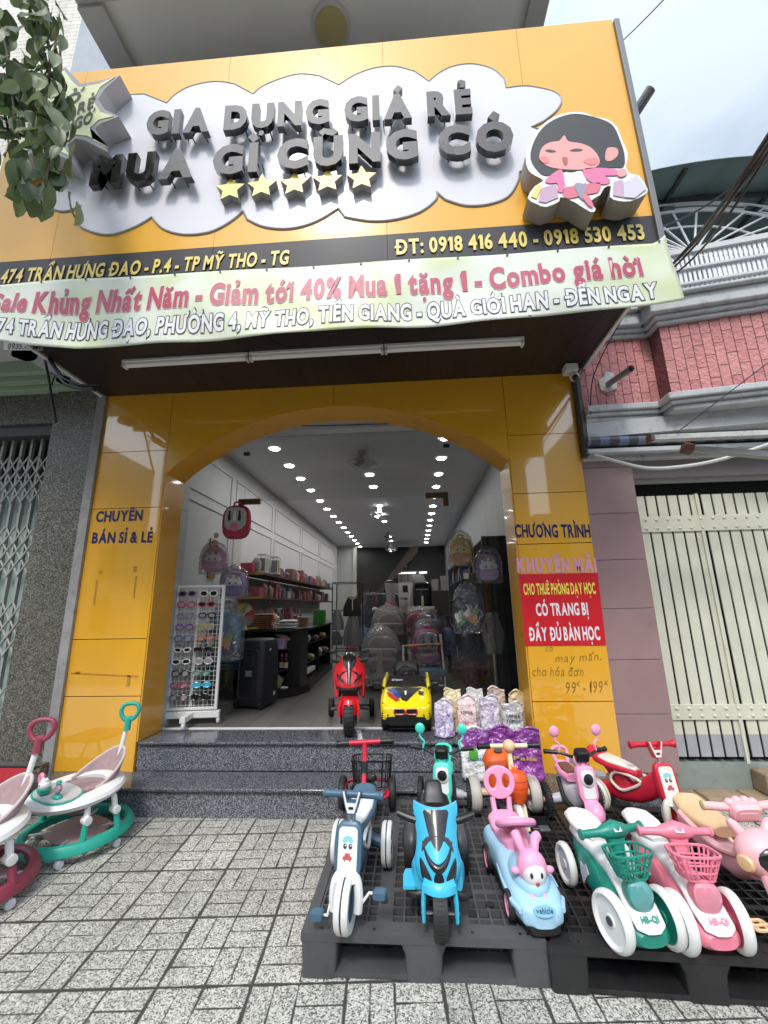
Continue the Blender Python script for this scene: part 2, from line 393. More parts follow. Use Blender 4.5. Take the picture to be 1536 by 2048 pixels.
def flat_text(name, body, bl, br, h, m, parent=None, y=None, bold=.02, shear=0., world=True, fn=None, spacing=1.):
    b = M(); letters(b, body, bl, br, h, y, bold, shear, fn, None, spacing); b.keep = True
    return build(b, name, m, parent, sm=0, world=world)

# ================================================================ ground
def paving():
    m = D.materials.new('terrazzo_paving'); m.use_nodes = True; t = m.node_tree; b = t.nodes['Principled BSDF']; l = t.links.new
    tcn = N(t, 'ShaderNodeTexCoord'); mpn = N(t, 'ShaderNodeMapping', vector_type='TEXTURE')
    mpn.inputs['Location'].default_value = (-1.051, 1.939, 0); mpn.inputs['Rotation'].default_value = (0, 0, radians(4)); mpn.inputs['Scale'].default_value = (.188, .188, .188)
    l(tcn.outputs['Object'], mpn.inputs['Vector'])
    se = N(t, 'ShaderNodeSeparateXYZ'); l(mpn.outputs[0], se.inputs[0])
    def mth(op, a, b_=None, c=None):
        n = N(t, 'ShaderNodeMath', operation=op)
        for i, q in enumerate((a, b_, c)):
            if q is None: continue
            if isinstance(q, (int, float)): n.inputs[i].default_value = q
            else: l(q, n.inputs[i])
        return n.outputs[0]
    X, Y = se.outputs[0], se.outputs[1]
    def edge(v, per):      # distance to the nearest multiple of per
        q = mth('FRACT', mth('DIVIDE', v, per)); return mth('MULTIPLY', mth('MINIMUM', q, mth('SUBTRACT', 1, q)), per)
    fx, fy = mth('FLOOR', X), mth('FLOOR', Y)
    par = mth('MODULO', mth('ABSOLUTE', mth('ADD', fx, fy)), 2)        # 0: strips across, 1: strips along
    sx, sy = edge(mth('ADD', X, .5), 1), edge(mth('ADD', Y, .5), 1)
    strip = mth('ADD', mth('MULTIPLY', par, sx), mth('MULTIPLY', mth('SUBTRACT', 1, par), sy))
    e1 = mth('MINIMUM', edge(X, 1), edge(Y, 1))
    e2 = mth('MINIMUM', edge(X, 2), edge(Y, 2))
    wob = N(t, 'ShaderNodeTexNoise'); wob.inputs['Scale'].default_value = 9; wob.inputs['Detail'].default_value = 5; l(tcn.outputs['Object'], wob.inputs['Vector'])
    wv = mth('MULTIPLY_ADD', wob.outputs['Fac'], .07, -.030)
    g = mth('MINIMUM', mth('MINIMUM', mth('SUBTRACT', strip, .016), mth('SUBTRACT', e1, .018)), mth('SUBTRACT', e2, .036))
    g = mth('ADD', g, wv)
    gr = N(t, 'ShaderNodeMapRange', interpolation_type='SMOOTHSTEP'); gr.inputs['From Min'].default_value = -.012; gr.inputs['From Max'].default_value = .02; l(g, gr.inputs['Value'])
    # chips of stone
    v = N(t, 'ShaderNodeTexVoronoi'); v.inputs['Scale'].default_value = 190; l(tcn.outputs['Object'], v.inputs['Vector'])
    sp = N(t, 'ShaderNodeSeparateColor'); l(v.outputs['Color'], sp.inputs[0])
    rm = N(t, 'ShaderNodeValToRGB'); e = rm.color_ramp.elements
    e[0].position = .08; e[0].color = (.10, .097, .09, 1); e[1].position = .80; e[1].color = (.66, .65, .60, 1); q = e.new(.40); q.color = (.40, .39, .36, 1)
    l(sp.outputs[0], rm.inputs['Fac'])
    # per block shade and large stains, dirt
    wn = N(t, 'ShaderNodeTexWhiteNoise', noise_dimensions='2D'); cb = N(t, 'ShaderNodeCombineXYZ'); l(mth('FLOOR', mth('MULTIPLY', X, .5)), cb.inputs[0]); l(mth('FLOOR', mth('MULTIPLY', Y, .5)), cb.inputs[1]); l(cb.outputs[0], wn.inputs['Vector'])
    st = N(t, 'ShaderNodeTexNoise'); st.inputs['Scale'].default_value = 1.3; st.inputs['Detail'].default_value = 9; st.inputs['Roughness'].default_value = .68; l(tcn.outputs['Object'], st.inputs['Vector'])
    sh = mth('ADD', mth('MULTIPLY_ADD', wn.outputs['Value'], .22, .55), mth('MULTIPLY', st.outputs['Fac'], .4))
    m1 = N(t, 'ShaderNodeMix', data_type='RGBA', blend_type='MULTIPLY'); m1.inputs['Factor'].default_value = 1; l(rm.outputs['Color'], m1.inputs['A'])
    cg = N(t, 'ShaderNodeCombineColor'); l(sh, cg.inputs[0]); l(sh, cg.inputs[1]); l(mth('MULTIPLY', sh, .96), cg.inputs[2]); l(cg.outputs[0], m1.inputs['B'])
    s2 = N(t, 'ShaderNodeTexNoise'); s2.inputs['Scale'].default_value = 4.2; s2.inputs['Detail'].default_value = 10; s2.inputs['Roughness'].default_value = .75; l(tcn.outputs['Object'], s2.inputs['Vector'])
    d2 = N(t, 'ShaderNodeMapRange'); d2.inputs['From Min'].default_value = .54; d2.inputs['From Max'].default_value = .72; d2.inputs['To Max'].default_value = .6; l(s2.outputs['Fac'], d2.inputs['Value'])
    m15 = N(t, 'ShaderNodeMix', data_type='RGBA'); m15.inputs['B'].default_value = (.075, .07, .06, 1); l(d2.outputs[0], m15.inputs['Factor']); l(m1.outputs['Result'], m15.inputs['A'])
    m2 = N(t, 'ShaderNodeMix', data_type='RGBA'); m2.inputs['A'].default_value = (.05, .047, .04, 1); l(gr.outputs[0], m2.inputs['Factor']); l(m15.outputs['Result'], m2.inputs['B'])
    l(m2.outputs['Result'], b.inputs['Base Color']); b.inputs['Roughness'].default_value = .62
    hb = mth('ADD', mth('MULTIPLY', gr.outputs[0], 1.), mth('MULTIPLY', sp.outputs[0], .12))
    bp = N(t, 'ShaderNodeBump'); bp.inputs['Strength'].default_value = .8; bp.inputs['Distance'].default_value = .006; l(hb, bp.inputs['Height']); l(bp.outputs[0], b.inputs['Normal'])
    return m
b = M(); b.add([(-14, -1.2, 0), (14, -1.2, 0), (14, 5, 0), (-14, 5, 0)], [(0, 1, 2, 3)]); struct(b, 'sidewalk', paving(), sm=0)
b = M(); b.add([(-300, -300, -.15), (300, -300, -.15), (300, 300, -.15), (-300, 300, -.15)], [(0, 1, 2, 3)]); struct(b, 'road', mat('asphalt', (.055, .055, .055), r=.85, var=.2, vs=3, bump=.4, bs=120), sm=0)
b = M(); b.box(-14, 14, -1.36, -1.2, -.3, .012); struct(b, 'kerb', mat('kerb_concrete', (.32, .31, .29), r=.8, var=.15, bump=.3))
# ================================================================ materials of the buildings
YEL = (.80, .40, .020)
def panel_mat(name, col, r, spec, stain):
    m = mat(name, col, r=r, var=.05, vs=1.4, spec=spec, coat=1., bump=.006, bs=2.2); q = m.node_tree.nodes['Principled BSDF']; q.inputs['Coat IOR'].default_value = 1.8; q.inputs['Coat Roughness'].default_value = .03
    return m
M_YEL = panel_mat('yellow_panel', YEL, .22, .5, 0)
M_YJ = mat('panel_joint', (.10, .05, .01), r=.8)
M_YREV = mat('yellow_reveal', (.68, .33, .028), r=.3, var=.07, vs=3, coat=.35)
M_WOOD = None
def planks(name, c1, c2, width, axis='X', r=.45, gap=.06):
    m = D.materials.new(name); m.use_nodes = True; t = m.node_tree; b = t.nodes['Principled BSDF']; l = t.links.new
    tcn = N(t, 'ShaderNodeTexCoord'); se = N(t, 'ShaderNodeSeparateXYZ'); l(tcn.outputs['Object'], se.inputs[0])
    d = N(t, 'ShaderNodeMath', operation='DIVIDE'); d.inputs[1].default_value = width; l(se.outputs['XYZ'.index(axis)], d.inputs[0])
    fr = N(t, 'ShaderNodeMath', operation='FRACT'); l(d.outputs[0], fr.inputs[0]); fl = N(t, 'ShaderNodeMath', operation='FLOOR'); l(d.outputs[0], fl.inputs[0])
    wn = N(t, 'ShaderNodeTexWhiteNoise', noise_dimensions='1D'); l(fl.outputs[0], wn.inputs['W'])
    mpn = N(t, 'ShaderNodeMapping'); mpn.inputs['Scale'].default_value = (30, 1.5, 1.5) if axis == 'X' else (1.5, 30, 1.5); l(tcn.outputs['Object'], mpn.inputs[0])
    n = N(t, 'ShaderNodeTexNoise'); n.inputs['Scale'].default_value = 1.5; n.inputs['Detail'].default_value = 6; l(mpn.outputs[0], n.inputs['Vector'])
    ad = N(t, 'ShaderNodeMath', operation='MULTIPLY_ADD'); ad.inputs[1].default_value = .45; l(wn.outputs['Value'], ad.inputs[0]); 
    m0 = N(t, 'ShaderNodeMath', operation='MULTIPLY'); m0.inputs[1].default_value = .6; l(n.outputs['Fac'], m0.inputs[0]); l(m0.outputs[0], ad.inputs[2])
    mx_ = N(t, 'ShaderNodeMix', data_type='RGBA'); mx_.inputs['A'].default_value = (*c1, 1); mx_.inputs['B'].default_value = (*c2, 1); l(ad.outputs[0], mx_.inputs['Factor'])
    gt = N(t, 'ShaderNodeMath', operation='GREATER_THAN'); gt.inputs[1].default_value = gap; l(fr.outputs[0], gt.inputs[0])
    m3_ = N(t, 'ShaderNodeMix', data_type='RGBA'); m3_.inputs['A'].default_value = (c1[0]*.25, c1[1]*.25, c1[2]*.25, 1); l(gt.outputs[0], m3_.inputs['Factor']); l(mx_.outputs['Result'], m3_.inputs['B'])
    l(m3_.outputs['Result'], b.inputs['Base Color']); b.inputs['Roughness'].default_value = r
    bp = N(t, 'ShaderNodeBump'); bp.inputs['Strength'].default_value = .6; bp.inputs['Distance'].default_value = .006; l(gt.outputs[0], bp.inputs['Height']); l(bp.outputs[0], b.inputs['Normal'])
    return m
M_WOOD = planks('dark_wood_planks', (.010, .005, .004), (.026, .013, .009), .115)
M_FLOOR = planks('grey_laminate', (.085, .08, .075), (.20, .19, .175), .19, r=.3, gap=.02)
M_WHITE = mat('white_paint', (.66, .66, .67), r=.6, var=.03, vs=2)
M_CEIL = mat('ceiling_paint', (.80, .81, .83), r=.7)
M_GRAN = speckle('grey_granite', (.022, .024, .03), (.085, .09, .105), (.34, .35, .38), 200, r=.28)
M_GRAN2 = speckle('polished_granite', (.022, .024, .03), (.07, .075, .09), (.22, .23, .25), 200, r=.10)
M_OLDG = speckle('olive_granite', (.018, .018, .014), (.075, .072, .058), (.22, .21, .175), 130, r=.4, stain=.3)
M_CEM = mat('cement', (.30, .295, .285), r=.85, var=.18, vs=5, bump=.3, bs=60, dirt=.5)
M_BLACK = plastic('black_plastic', (.012, .012, .013), r=.4)
M_STEEL = mat('steel', (.55, .55, .56), r=.28, metal=1)
M_WMETAL = mat('white_metal', (.78, .78, .76), r=.35, var=.04, vs=9)
M_RUBBER = mat('black_rubber', (.018, .018, .018), r=.62, var=.15, vs=30, bump=.1, bs=90)
# ================================================================ shop building
shop = thing('shop_building', 'yellow shop front with a wide arched opening and dark plank canopy', 'building', (-.7, 3.55, 0))
FX0, FX1, FY = -2.95, 1.555, 3.55
AX0, AX1, AZ = -2.277, .93, 2.722
def arch_z(x):
    c = (AX0 + AX1) / 2; hw = (AX1 - AX0) / 2; rise = .615; Rr = (hw*hw + rise*rise) / (2*rise)
    return AZ + math.sqrt(max(Rr*Rr - (x-c)**2, 0)) - (Rr - rise)
ARCH = [(AX0 + (AX1-AX0)*i/36, arch_z(AX0 + (AX1-AX0)*i/36)) for i in range(37)]
b = M()
# front slabs, joints left open between the panels (3 mm)
j = .003
def slab(o, y0=FY, y1=FY+.05): b.prism(o, y0, y1)
def rect(x0, x1, z0, z1): return [(x0, z0), (x1, z0), (x1, z1), (x0, z1)]
TOPZ = 3.56
for z0, z1 in ((.18, .76), (.76, 1.222), (1.222, 2.39), (2.39, 2.95)): slab(rect(FX0, AX0 - j, z0 + j, z1 - j))
for z0, z1 in ((.18, .70), (.70, 1.95), (1.95, 2.40), (2.40, 2.95)): slab(rect(AX1 + j, FX1, z0 + j, z1 - j))
half = [p for p in ARCH if p[0] <= -.6735]; other = [p for p in ARCH if p[0] >= -.6735]
slab([(FX0, 2.953), (AX0 - j, 2.953), (AX0 - j, TOPZ), (FX0, TOPZ)])
slab([(AX1 + j, 2.953), (FX1, 2.953), (FX1, TOPZ), (AX1 + j, TOPZ)])
slab([(AX0 + 0, AZ)] + half[1:] + [(half[-1][0] - j, TOPZ), (AX0 + j, TOPZ)])
slab([(other[0][0] + j, TOPZ), (other[0][0] + j, other[0][1])] + other[1:] + [(AX1 - j, TOPZ)])
build(b, 'facade_panel', M_YEL, shop, sm=0, world=True)
b = M(); b.box(FX0 + .01, AX0 - .012, FY + .03, FY + .3, .18, 3.55); b.box(AX1 + .012, FX1 - .01, FY + .03, FY + .3, .18, 3.55)
b.prism([(p[0], p[1] + .01) for p in ARCH] + [(AX1 + .011, 3.55), (AX0 - .011, 3.55)], FY + .03, FY + .3)
build(b, 'facade_backing', M_YJ, shop, sm=0, world=True)
b = M(); path = [(AX0, .41)] + ARCH + [(AX1, .41)]
inner = [(AX0 + .012, .41)] + [(p[0] * 1.0 + (.012 if i == 0 else -.012 if i == 36 else 0), p[1] - .012) for i, p in enumerate(ARCH)] + [(AX1 - .012, .41)]
rows = [[(x, FY + .002, z) for x, z in path], [(x, FY + .002, z) for x, z in inner], [(x, FY + .32, z) for x, z in inner], [(x, FY + .32, z) for x, z in path]]
b.sheet(rows); build(b, 'arch_reveal', M_YREV, shop, sm=30, world=True)
b = M()      # traces of old adhesive tape on the left pillar
for x, z, w, h in ((-2.80, 1.62, .018, .22), (-2.44, 1.66, .016, .20), (-2.78, 1.80, .03, .03), (-2.46, 1.82, .03, .05), (-2.62, .93, .60, .012), (-2.40, .88, .03, .09), (-2.86, .95, .04, .02), (1.04, 2.05, .02, .012), (1.40, 2.02, .02, .012)): b.at((x, FY - .0012, z), (0, 3*sin(x*9), 0)); b.box(-w/2, w/2, -.0006, .0012, -h/2, h/2)
build(b, 'tape_trace', mat('old_tape', (.46, .22, .02), r=.8, var=.35, vs=60), shop, sm=0, world=True)
# tiled return walls between the reveal and the glass
for x0, x1 in ((AX0 - .10, AX0 - .03), (AX1 + .03, AX1 + .10)):
    b = M()
    for k, (z0, z1) in enumerate(((.41, .80), (.80, 1.2), (1.2, 1.62), (1.62, 2.04), (2.04, 2.46), (2.46, 3.6))): b.box(x0, x1, 3.872, 4.07, z0 + .002, z1 - .002)
    build(b, 'return_wall', mat('grey_tile', (.46, .46, .45), r=.35, var=.08, vs=4), shop, sm=0, world=True)
b = M(); b.box(-2.55, 1.3, 4.38, 4.42, 3.42, 3.48); build(b, 'door_jamb', M_WHITE, shop, world=True, sm=0)
# canopy
b = M(); b.box(FX0 - .03, FX1 + .08, 2.36, FY - .003, 3.548, 3.60); build(b, 'canopy_soffit', M_WOOD, shop, sm=0, world=True)
for x0, x1 in ((FX0 - .06, FX0 - .032), (FX1 + .082, FX1 + .11)): b = M(); b.box(x0, x1, 2.36, FY, 3.53, 3.66); build(b, 'canopy_trim', M_WHITE, shop, sm=0, world=True)
# room
b = M(); b.box(-2.62, -2.55, 3.86, 15.5, .3, 3.66); build(b, 'side_wall', M_WHITE, shop, sm=0, world=True)
b = M(); b.box(1.30, 1.37, 3.86, 15.5, .3, 3.66); build(b, 'side_wall', mat('grey_paint', (.30, .30, .31), r=.6, var=.1), shop, sm=0, world=True)
b = M()
for y0, y1 in ((4.3, 5.6), (5.75, 7.4), (7.55, 9.4), (9.55, 11.4), (11.55, 13.6)):      # mouldings on the left wall
    for z0, z1 in ((1.1, 2.75), (2.86, 3.35)):
        for q in ((y0, y1, z0, z0 + .03), (y0, y1, z1 - .03, z1), (y0, y0 + .03, z0 + .03, z1 - .03), (y1 - .03, y1, z0 + .03, z1 - .03)):
            b.box(-2.55, -2.535, *q)
build(b, 'wall_moulding', M_WHITE, shop, sm=0, world=True)
b = M(); b.box(-2.55, 1.30, 3.86, 15.5, 3.60, 3.66); build(b, 'ceiling', M_CEIL, shop, sm=0, world=True)
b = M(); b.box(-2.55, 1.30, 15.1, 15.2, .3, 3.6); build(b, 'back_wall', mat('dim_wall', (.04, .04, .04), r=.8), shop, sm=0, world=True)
b = M(); b.box(-2.55, -1.98, 14.4, 14.5, .41, 3.6); b.box(-1.98, -1.86, 14.3, 14.5, .41, 3.6); build(b, 'partition', mat('pale_wall', (.45, .46, .44), r=.7), shop, sm=0, world=True)
b = M()
for i in range(9): b.box(-1.7 + i*.2, -1.5 + i*.2, 14.3, 15.0, 1.3 + i*.22, 1.42 + i*.22)
b.prism([(-1.75, 1.2), (-1.6, 1.2), (.3, 3.3), (.3, 3.5), (.1, 3.5)], 14.25, 14.29)
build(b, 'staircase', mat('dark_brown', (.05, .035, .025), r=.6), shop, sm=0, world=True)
b = M(); b.box(-.62, .62, 15.06, 15.095, 2.62, 2.66)
build(b, 'slit_window', mat('slit_light', (.9, .95, 1), emit=2.2), shop, sm=0, world=True)
b = M(); b.box(-2.55, 1.30, 3.935, 15.5, .30, .412); build(b, 'shop_floor', M_FLOOR, shop, sm=0, world=True)
b = M(); b.box(AX0 - .02, AX1 + .02, 3.905, 3.935, .40, .418); build(b, 'threshold_strip', mat('white_strip', (.75, .75, .73), r=.4), shop, sm=0, world=True)
# upper balcony over the sign
b = M(); b.box(-2.62, 1.16, 2.22, 9, 6.42, 6.60); build(b, 'balcony_slab', mat('grey_render', (.86, .87, .85), r=.85, var=.06, vs=2), shop, sm=0, world=True)
b = M(); b.box(1.16, 1.32, 2.15, 9, 6.36, 6.9); b.box(-2.62, -2.40, 2.22, 9, 6.36, 6.418); b.box(-2.62, 1.158, 2.1, 2.218, 6.40, 6.9)
build(b, 'balcony_edge', mat('pale_render', (.56, .57, .56), r=.85, var=.08, vs=2), shop, sm=0, world=True)
b = M(); b.box(-2.9, 1.4, 3.62, 3.70, 3.6, 9); build(b, 'upper_wall', mat('pale_render', 0), shop, sm=0, world=True)
b = M(); b.box(-2.80, -2.72, 2.9, 9, 6.1, 6.34); build(b, 'drain_gutter', mat('black_metal', (.03, .03, .032), r=.5), shop, sm=0, world=True)
b = M(); b.box(-3.4, -2.80, 2.95, 9, 3.7, 9); build(b, 'party_wall', mat('blue_grey_render', (.40, .43, .47), r=.9, var=.12, vs=3, bump=.2), shop, sm=0, world=True)
t_ = thing('ceiling_lamp', 'round pale yellow lamp under the grey balcony slab above the sign', 'lamp', (-0.529,2.509,6.420))
b = M(); b.lathe([(.17, 0), (.17, -.02), (.155, -.03)], axis='Z', n=28); build(b, 'lamp_ring', M_WHITE, t_)
b = M(); b.lathe([(.15, -.02), (.13, -.045), (.06, -.06), (.001, -.062)], axis='Z', n=28, caps=False); build(b, 'lamp_shade', mat('yellowed_glass', (.60, .52, .24), r=.3), t_)
# steps
st = thing('front_steps', 'two grey speckled granite steps in front of the shop opening', 'steps', (-.7, 3.4, 0))
b = M(); b.box(-4.6, 1.72, 3.262, 3.56, -.1, .168); build(b, 'riser', M_GRAN, st, sm=0, world=True)
b = M(); b.box(-4.6, 1.74, 3.238, 3.56, .170, .195); build(b, 'tread', M_GRAN2, st, bevel=.008, world=True)
b = M(); b.box(-2.272, .925, 3.575, 3.9, .1955, .384); build(b, 'riser', M_GRAN, st, sm=0, world=True)
b = M(); b.box(-2.262, .915, 3.55, 3.905, .386, .411); build(b, 'tread', M_GRAN2, st, bevel=.008, world=True)
# glass front
M_GLASS = glass('shop_glass', (.93, .95, .945), .55, .01, haze=.006)
gl = thing('glass_shopfront', 'frameless glass shop front with side panes and a pane over the doorway', 'glass front', (-.7, 4.4, .41))
GY = 4.40
def pane(x0, x1, z0, z1):
    q = M(); q.box(x0, x1, GY - .005, GY + .005, z0, z1); build(q, 'glass_pane', M_GLASS, gl, sm=0, world=True)
pane(-2.54, -1.852, .42, 2.636); pane(.392, 1.29, .42, 2.636); pane(-2.54, -1.854, 2.640, 3.42); pane(-1.850, .388, 2.640, 3.42); pane(.392, 1.29, 2.640, 3.42)
M_BRASS = mat('tarnished_brass', (.16, .09, .045), r=.4, metal=.7)
for x, s in ((-1.85, 1), (.39, -1)):
    b = M(); b.box(min(x, x + s*.19), max(x, x + s*.19), GY - .02, GY + .02, 2.61, 2.67); b.box(min(x, x - s*.06), max(x, x - s*.06), GY - .0215, GY + .0215, 2.52, 2.671); build(b, 'hinge_bracket', M_BRASS, gl, world=True, bevel=.003)
for x in (-1.85, .46):
    b = M(); b.box(x - .035, x + .035, GY - .02, GY + .02, 3.20, 3.235); build(b, 'glass_clip', M_BLACK, gl, world=True, bevel=.003)
# ================================================================ left neighbour
lh = thing('left_house', 'grey granite clad house front with a pale green cornice beside the yellow pillar', 'building', (-4, 3.6, 0))
b = M(); b.box(-3.035, -2.952, 3.52, 3.9, .15, 3.6); build(b, 'cement_strip', M_CEM, lh, sm=0, world=True)
GX = [(-3.479,3.560,3.219),(-3.458,3.560,0.813)]
b = M(); b.box(-3.475, -3.037, 3.535, 3.95, .15, 2.38); b.box(-3.475, -3.037, 3.535, 3.95, 2.384, 3.62); build(b, 'granite_pier', M_OLDG, lh, sm=0, world=True)
b = M(); b.box(-7, -3.477, 3.56, 3.95, 3.30, 3.62); build(b, 'granite_lintel', M_OLDG, lh, sm=0, world=True)
b = M(); b.box(-7, -3.477, 3.60, 3.95, 3.19, 3.298); build(b, 'shutter_box', mat('dark_grey_metal', (.06, .062, .06), r=.5), lh, sm=0, world=True)
M_GRN = mat('pale_green_paint', (.30, .40, .28), r=.7, var=.08, vs=3)
b = M()
for i, (y, z0, z1) in enumerate(((3.47, 3.622, 3.67), (3.40, 3.672, 3.73), (3.34, 3.732, 3.86))): b.box(-7, -2.99, y, 4, z0, z1)
build(b, 'cornice', M_GRN, lh, sm=0, world=True, bevel=.006)
b = M(); b.box(-7, -2.99, 2.6, 4, 3.862, 3.98); b.box(-7, -2.99, 2.5, 2.598, 3.88, 4.5); build(b, 'balcony_slab', mat('grey_white_paint', (.52, .53, .52), r=.8, var=.08, vs=2), lh, sm=0, world=True)
def bricks(name, c1, c2, mortar, w, h, squash=1.0, rot=0, bump=.5, plane='XZ', noise=30):
    m = D.materials.new(name); m.use_nodes = True; t = m.node_tree; bb = t.nodes['Principled BSDF']; l = t.links.new
    tcn = N(t, 'ShaderNodeTexCoord'); mpn = N(t, 'ShaderNodeMapping'); mpn.inputs['Rotation'].default_value = (radians(-90), 0, 0) if plane == 'XZ' else (0, 0, 0)
    l(tcn.outputs['Object'], mpn.inputs[0])
    m2 = N(t, 'ShaderNodeMapping'); m2.inputs['Rotation'].default_value = (0, 0, radians(rot)); l(mpn.outputs[0], m2.inputs[0])
    br = N(t, 'ShaderNodeTexBrick'); br.inputs['Scale'].default_value = 1; br.inputs['Brick Width'].default_value = w; br.inputs['Row Height'].default_value = h; br.inputs['Mortar Size'].default_value = .0035
    br.inputs['Color1'].default_value = (*c1, 1); br.inputs['Color2'].default_value = (*c2, 1); br.inputs['Mortar'].default_value = (*mortar, 1); br.inputs['Bias'].default_value = -.2
    l(m2.outputs[0], br.inputs['Vector']); 
    n = N(t, 'ShaderNodeTexNoise'); n.inputs['Scale'].default_value = noise; n.inputs['Detail'].default_value = 5; l(tcn.outputs['Object'], n.inputs['Vector'])
    st_ = N(t, 'ShaderNodeTexNoise'); st_.inputs['Scale'].default_value = 2.2; st_.inputs['Detail'].default_value = 6; l(tcn.outputs['Object'], st_.inputs['Vector'])
    hs = N(t, 'ShaderNodeMapRange'); hs.inputs['From Min'].default_value = .3; hs.inputs['From Max'].default_value = .7; hs.inputs['To Min'].default_value = .75; hs.inputs['To Max'].default_value = 1.15; l(st_.outputs['Fac'], hs.inputs['Value'])
    mm = N(t, 'ShaderNodeMix', data_type='RGBA', blend_type='MULTIPLY'); mm.inputs['Factor'].default_value = 1; l(br.outputs['Color'], mm.inputs['A']); l(hs.outputs[0], mm.inputs['B']); l(mm.outputs['Result'], bb.inputs['Base Color'])
    bb.inputs['Roughness'].default_value = .75
    iv = N(t, 'ShaderNodeMath', operation='MULTIPLY_ADD'); iv.inputs[1].default_value = -1.2; l(br.outputs['Fac'], iv.inputs[0]); l(n.outputs['Fac'], iv.inputs[2])
    bp = N(t, 'ShaderNodeBump'); bp.inputs['Strength'].default_value = bump; bp.inputs['Distance'].default_value = .018; l(iv.outputs[0], bp.inputs['Height']); l(bp.outputs[0], bb.inputs['Normal'])
    MATS[name] = m; return m
b = M(); b.box(-6.5, -3.42, 3.6, 9, 4.5, 11); build(b, 'upper_wall', bricks('whitewashed_brick', (.72, .68, .60), (.62, .58, .50), (.40, .36, .30), .22, .07, bump=1, noise=14), lh, sm=0, world=True)
# folding gate of the left house
fg = thing('folding_gate', 'closed grey folding lattice gate of the left house, pale green sheet behind', 'gate', (-4.3, 3.8, .2))
b = M(); b.box(-6.2, -3.48, 3.80, 3.83, .27, 2.75); build(b, 'backing_sheet', mat('pale_green_sheet', (.30, .40, .36), r=.6, var=.1), fg, sm=0, world=True)
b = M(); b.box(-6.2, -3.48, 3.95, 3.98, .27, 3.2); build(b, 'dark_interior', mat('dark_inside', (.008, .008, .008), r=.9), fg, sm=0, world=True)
M_GATE = mat('grey_gate_paint', (.30, .31, .29), r=.5, var=.1, vs=8)
b = M()
for i in range(24): x = -3.51 - i*.105; b.box(x - .012, x + .012, 3.70, 3.735, .27, 3.19)
build(b, 'upright_bars', M_GATE, fg, sm=0, world=True)
b = M()
for k in range(4):
    zz = .36 + k*.72
    for i in range(22):
        x = -3.51 - i*.105
        for q in range(3):
            z = zz + q*.155
            b.tube([(x, 3.70, z), (x - .105, 3.70, z + .17)], .008, 5); b.tube([(x, 3.692, z + .17), (x - .105, 3.692, z)], .008, 5)
build(b, 'lattice', mat('pale_grey_gate_paint', (.42, .43, .41), r=.5), fg, world=True)
b = M(); b.box(-7, -2.97, 3.44, 4, .196, .272); build(b, 'floor_ledge', M_OLDG, lh, sm=0, world=True)
# ================================================================ right neighbour
rh = thing('right_house', 'neighbouring house with pink brick balcony and mauve tiled pier', 'building', (2.4, 3.6, 0))
M_MAUVE = mat('mauve_tile', (.31, .20, .195), r=.35, var=.1, vs=2, dirt=.12)
b = M()
for z0, z1 in ((.19, .60), (.60, 1.0), (1.0, 1.4), (1.4, 1.8), (1.8, 2.2), (2.2, 2.62), (2.62, 2.78)): b.box(1.562, 1.99, 3.575, 3.80, z0 + .002, z1 - .002)
build(b, 'mauve_pier', M_MAUVE, rh, sm=0, world=True, bevel=.003)
b = M(); b.box(1.57, 1.985, 3.59, 3.8, .19, 2.78); build(b, 'pier_core', M_CEM, rh, sm=0, world=True)
M_CORN = mat('weathered_white_paint', (.50, .52, .53), r=.75, var=.12, vs=4, dirt=.45, bump=.15)
M_PINK = bricks('pink_rough_brick', (.60, .26, .25), (.52, .20, .20), (.20, .07, .07), .21, .075, rot=90, bump=1.1, noise=34)
def skew(x0, y0, x1, y1, d, z0, z1, q):      # wall slab along a plan line, thickness d away from the street
    q.add([(x0, y0, z0), (x1, y1, z0), (x1, y1 + d, z0), (x0, y0 + d, z0), (x0, y0, z1), (x1, y1, z1), (x1, y1 + d, z1), (x0, y0 + d, z1)],
          [(0,3,2,1),(4,5,6,7),(0,1,5,4),(1,2,6,5),(2,3,7,6),(3,0,4,7)])
b = M(); skew(1.60, 3.46, 2.25, 3.44, .3, 3.14, 3.80, b); build(b, 'brick_parapet', M_PINK, rh, sm=0, world=True)
b = M(); skew(2.252, 3.29, 4.4, 2.92, .46, 3.14, 3.80, b); build(b, 'brick_parapet', M_PINK, rh, sm=0, world=True)
b = M()
prof_low = ((0.0, 3.0, 3.045), (-.03, 3.047, 3.08), (-.055, 3.082, 3.138))
for d, z0, z1 in prof_low:
    skew(1.60, 3.45 + d, 2.28 + d, 3.43 + d, .3, z0, z1, b); skew(2.24 + d, 3.28 + d, 4.4, 2.91 + d, .5, z0, z1, b)
build(b, 'lower_cornice', M_CORN, rh, sm=0, world=True, bevel=.01)
b = M()
for d, z0, z1 in ((-.02, 3.802, 3.84), (-.05, 3.842, 3.88), (-.09, 3.882, 4.0), (-.13, 4.002, 4.03)):
    skew(1.60, 3.45 + d, 2.28 + d, 3.43 + d, .3, z0, z1, b); skew(2.24 + d, 3.28 + d, 4.4, 2.91 + d, .5, z0, z1, b)
build(b, 'upper_cornice', M_CORN, rh, sm=0, world=True, bevel=.01)
b = M(); skew(1.60, 3.46, 4.4, 3.1, 1.2, 2.86, 2.998, b); build(b, 'balcony_floor', M_CORN, rh, sm=0, world=True)
b = M(); b.box(1.57, 4.4, 3.62, 3.9, 2.52, 2.858); build(b, 'lintel_wall', mat('mauve_grey_render', (.22, .19, .19), r=.8, var=.1), rh, sm=0, world=True)
b = M(); b.box(1.563, 4.4, 3.54, 3.62, 2.68, 2.76); build(b, 'lintel_ledge', M_CORN, rh, sm=0, world=True, bevel=.008)
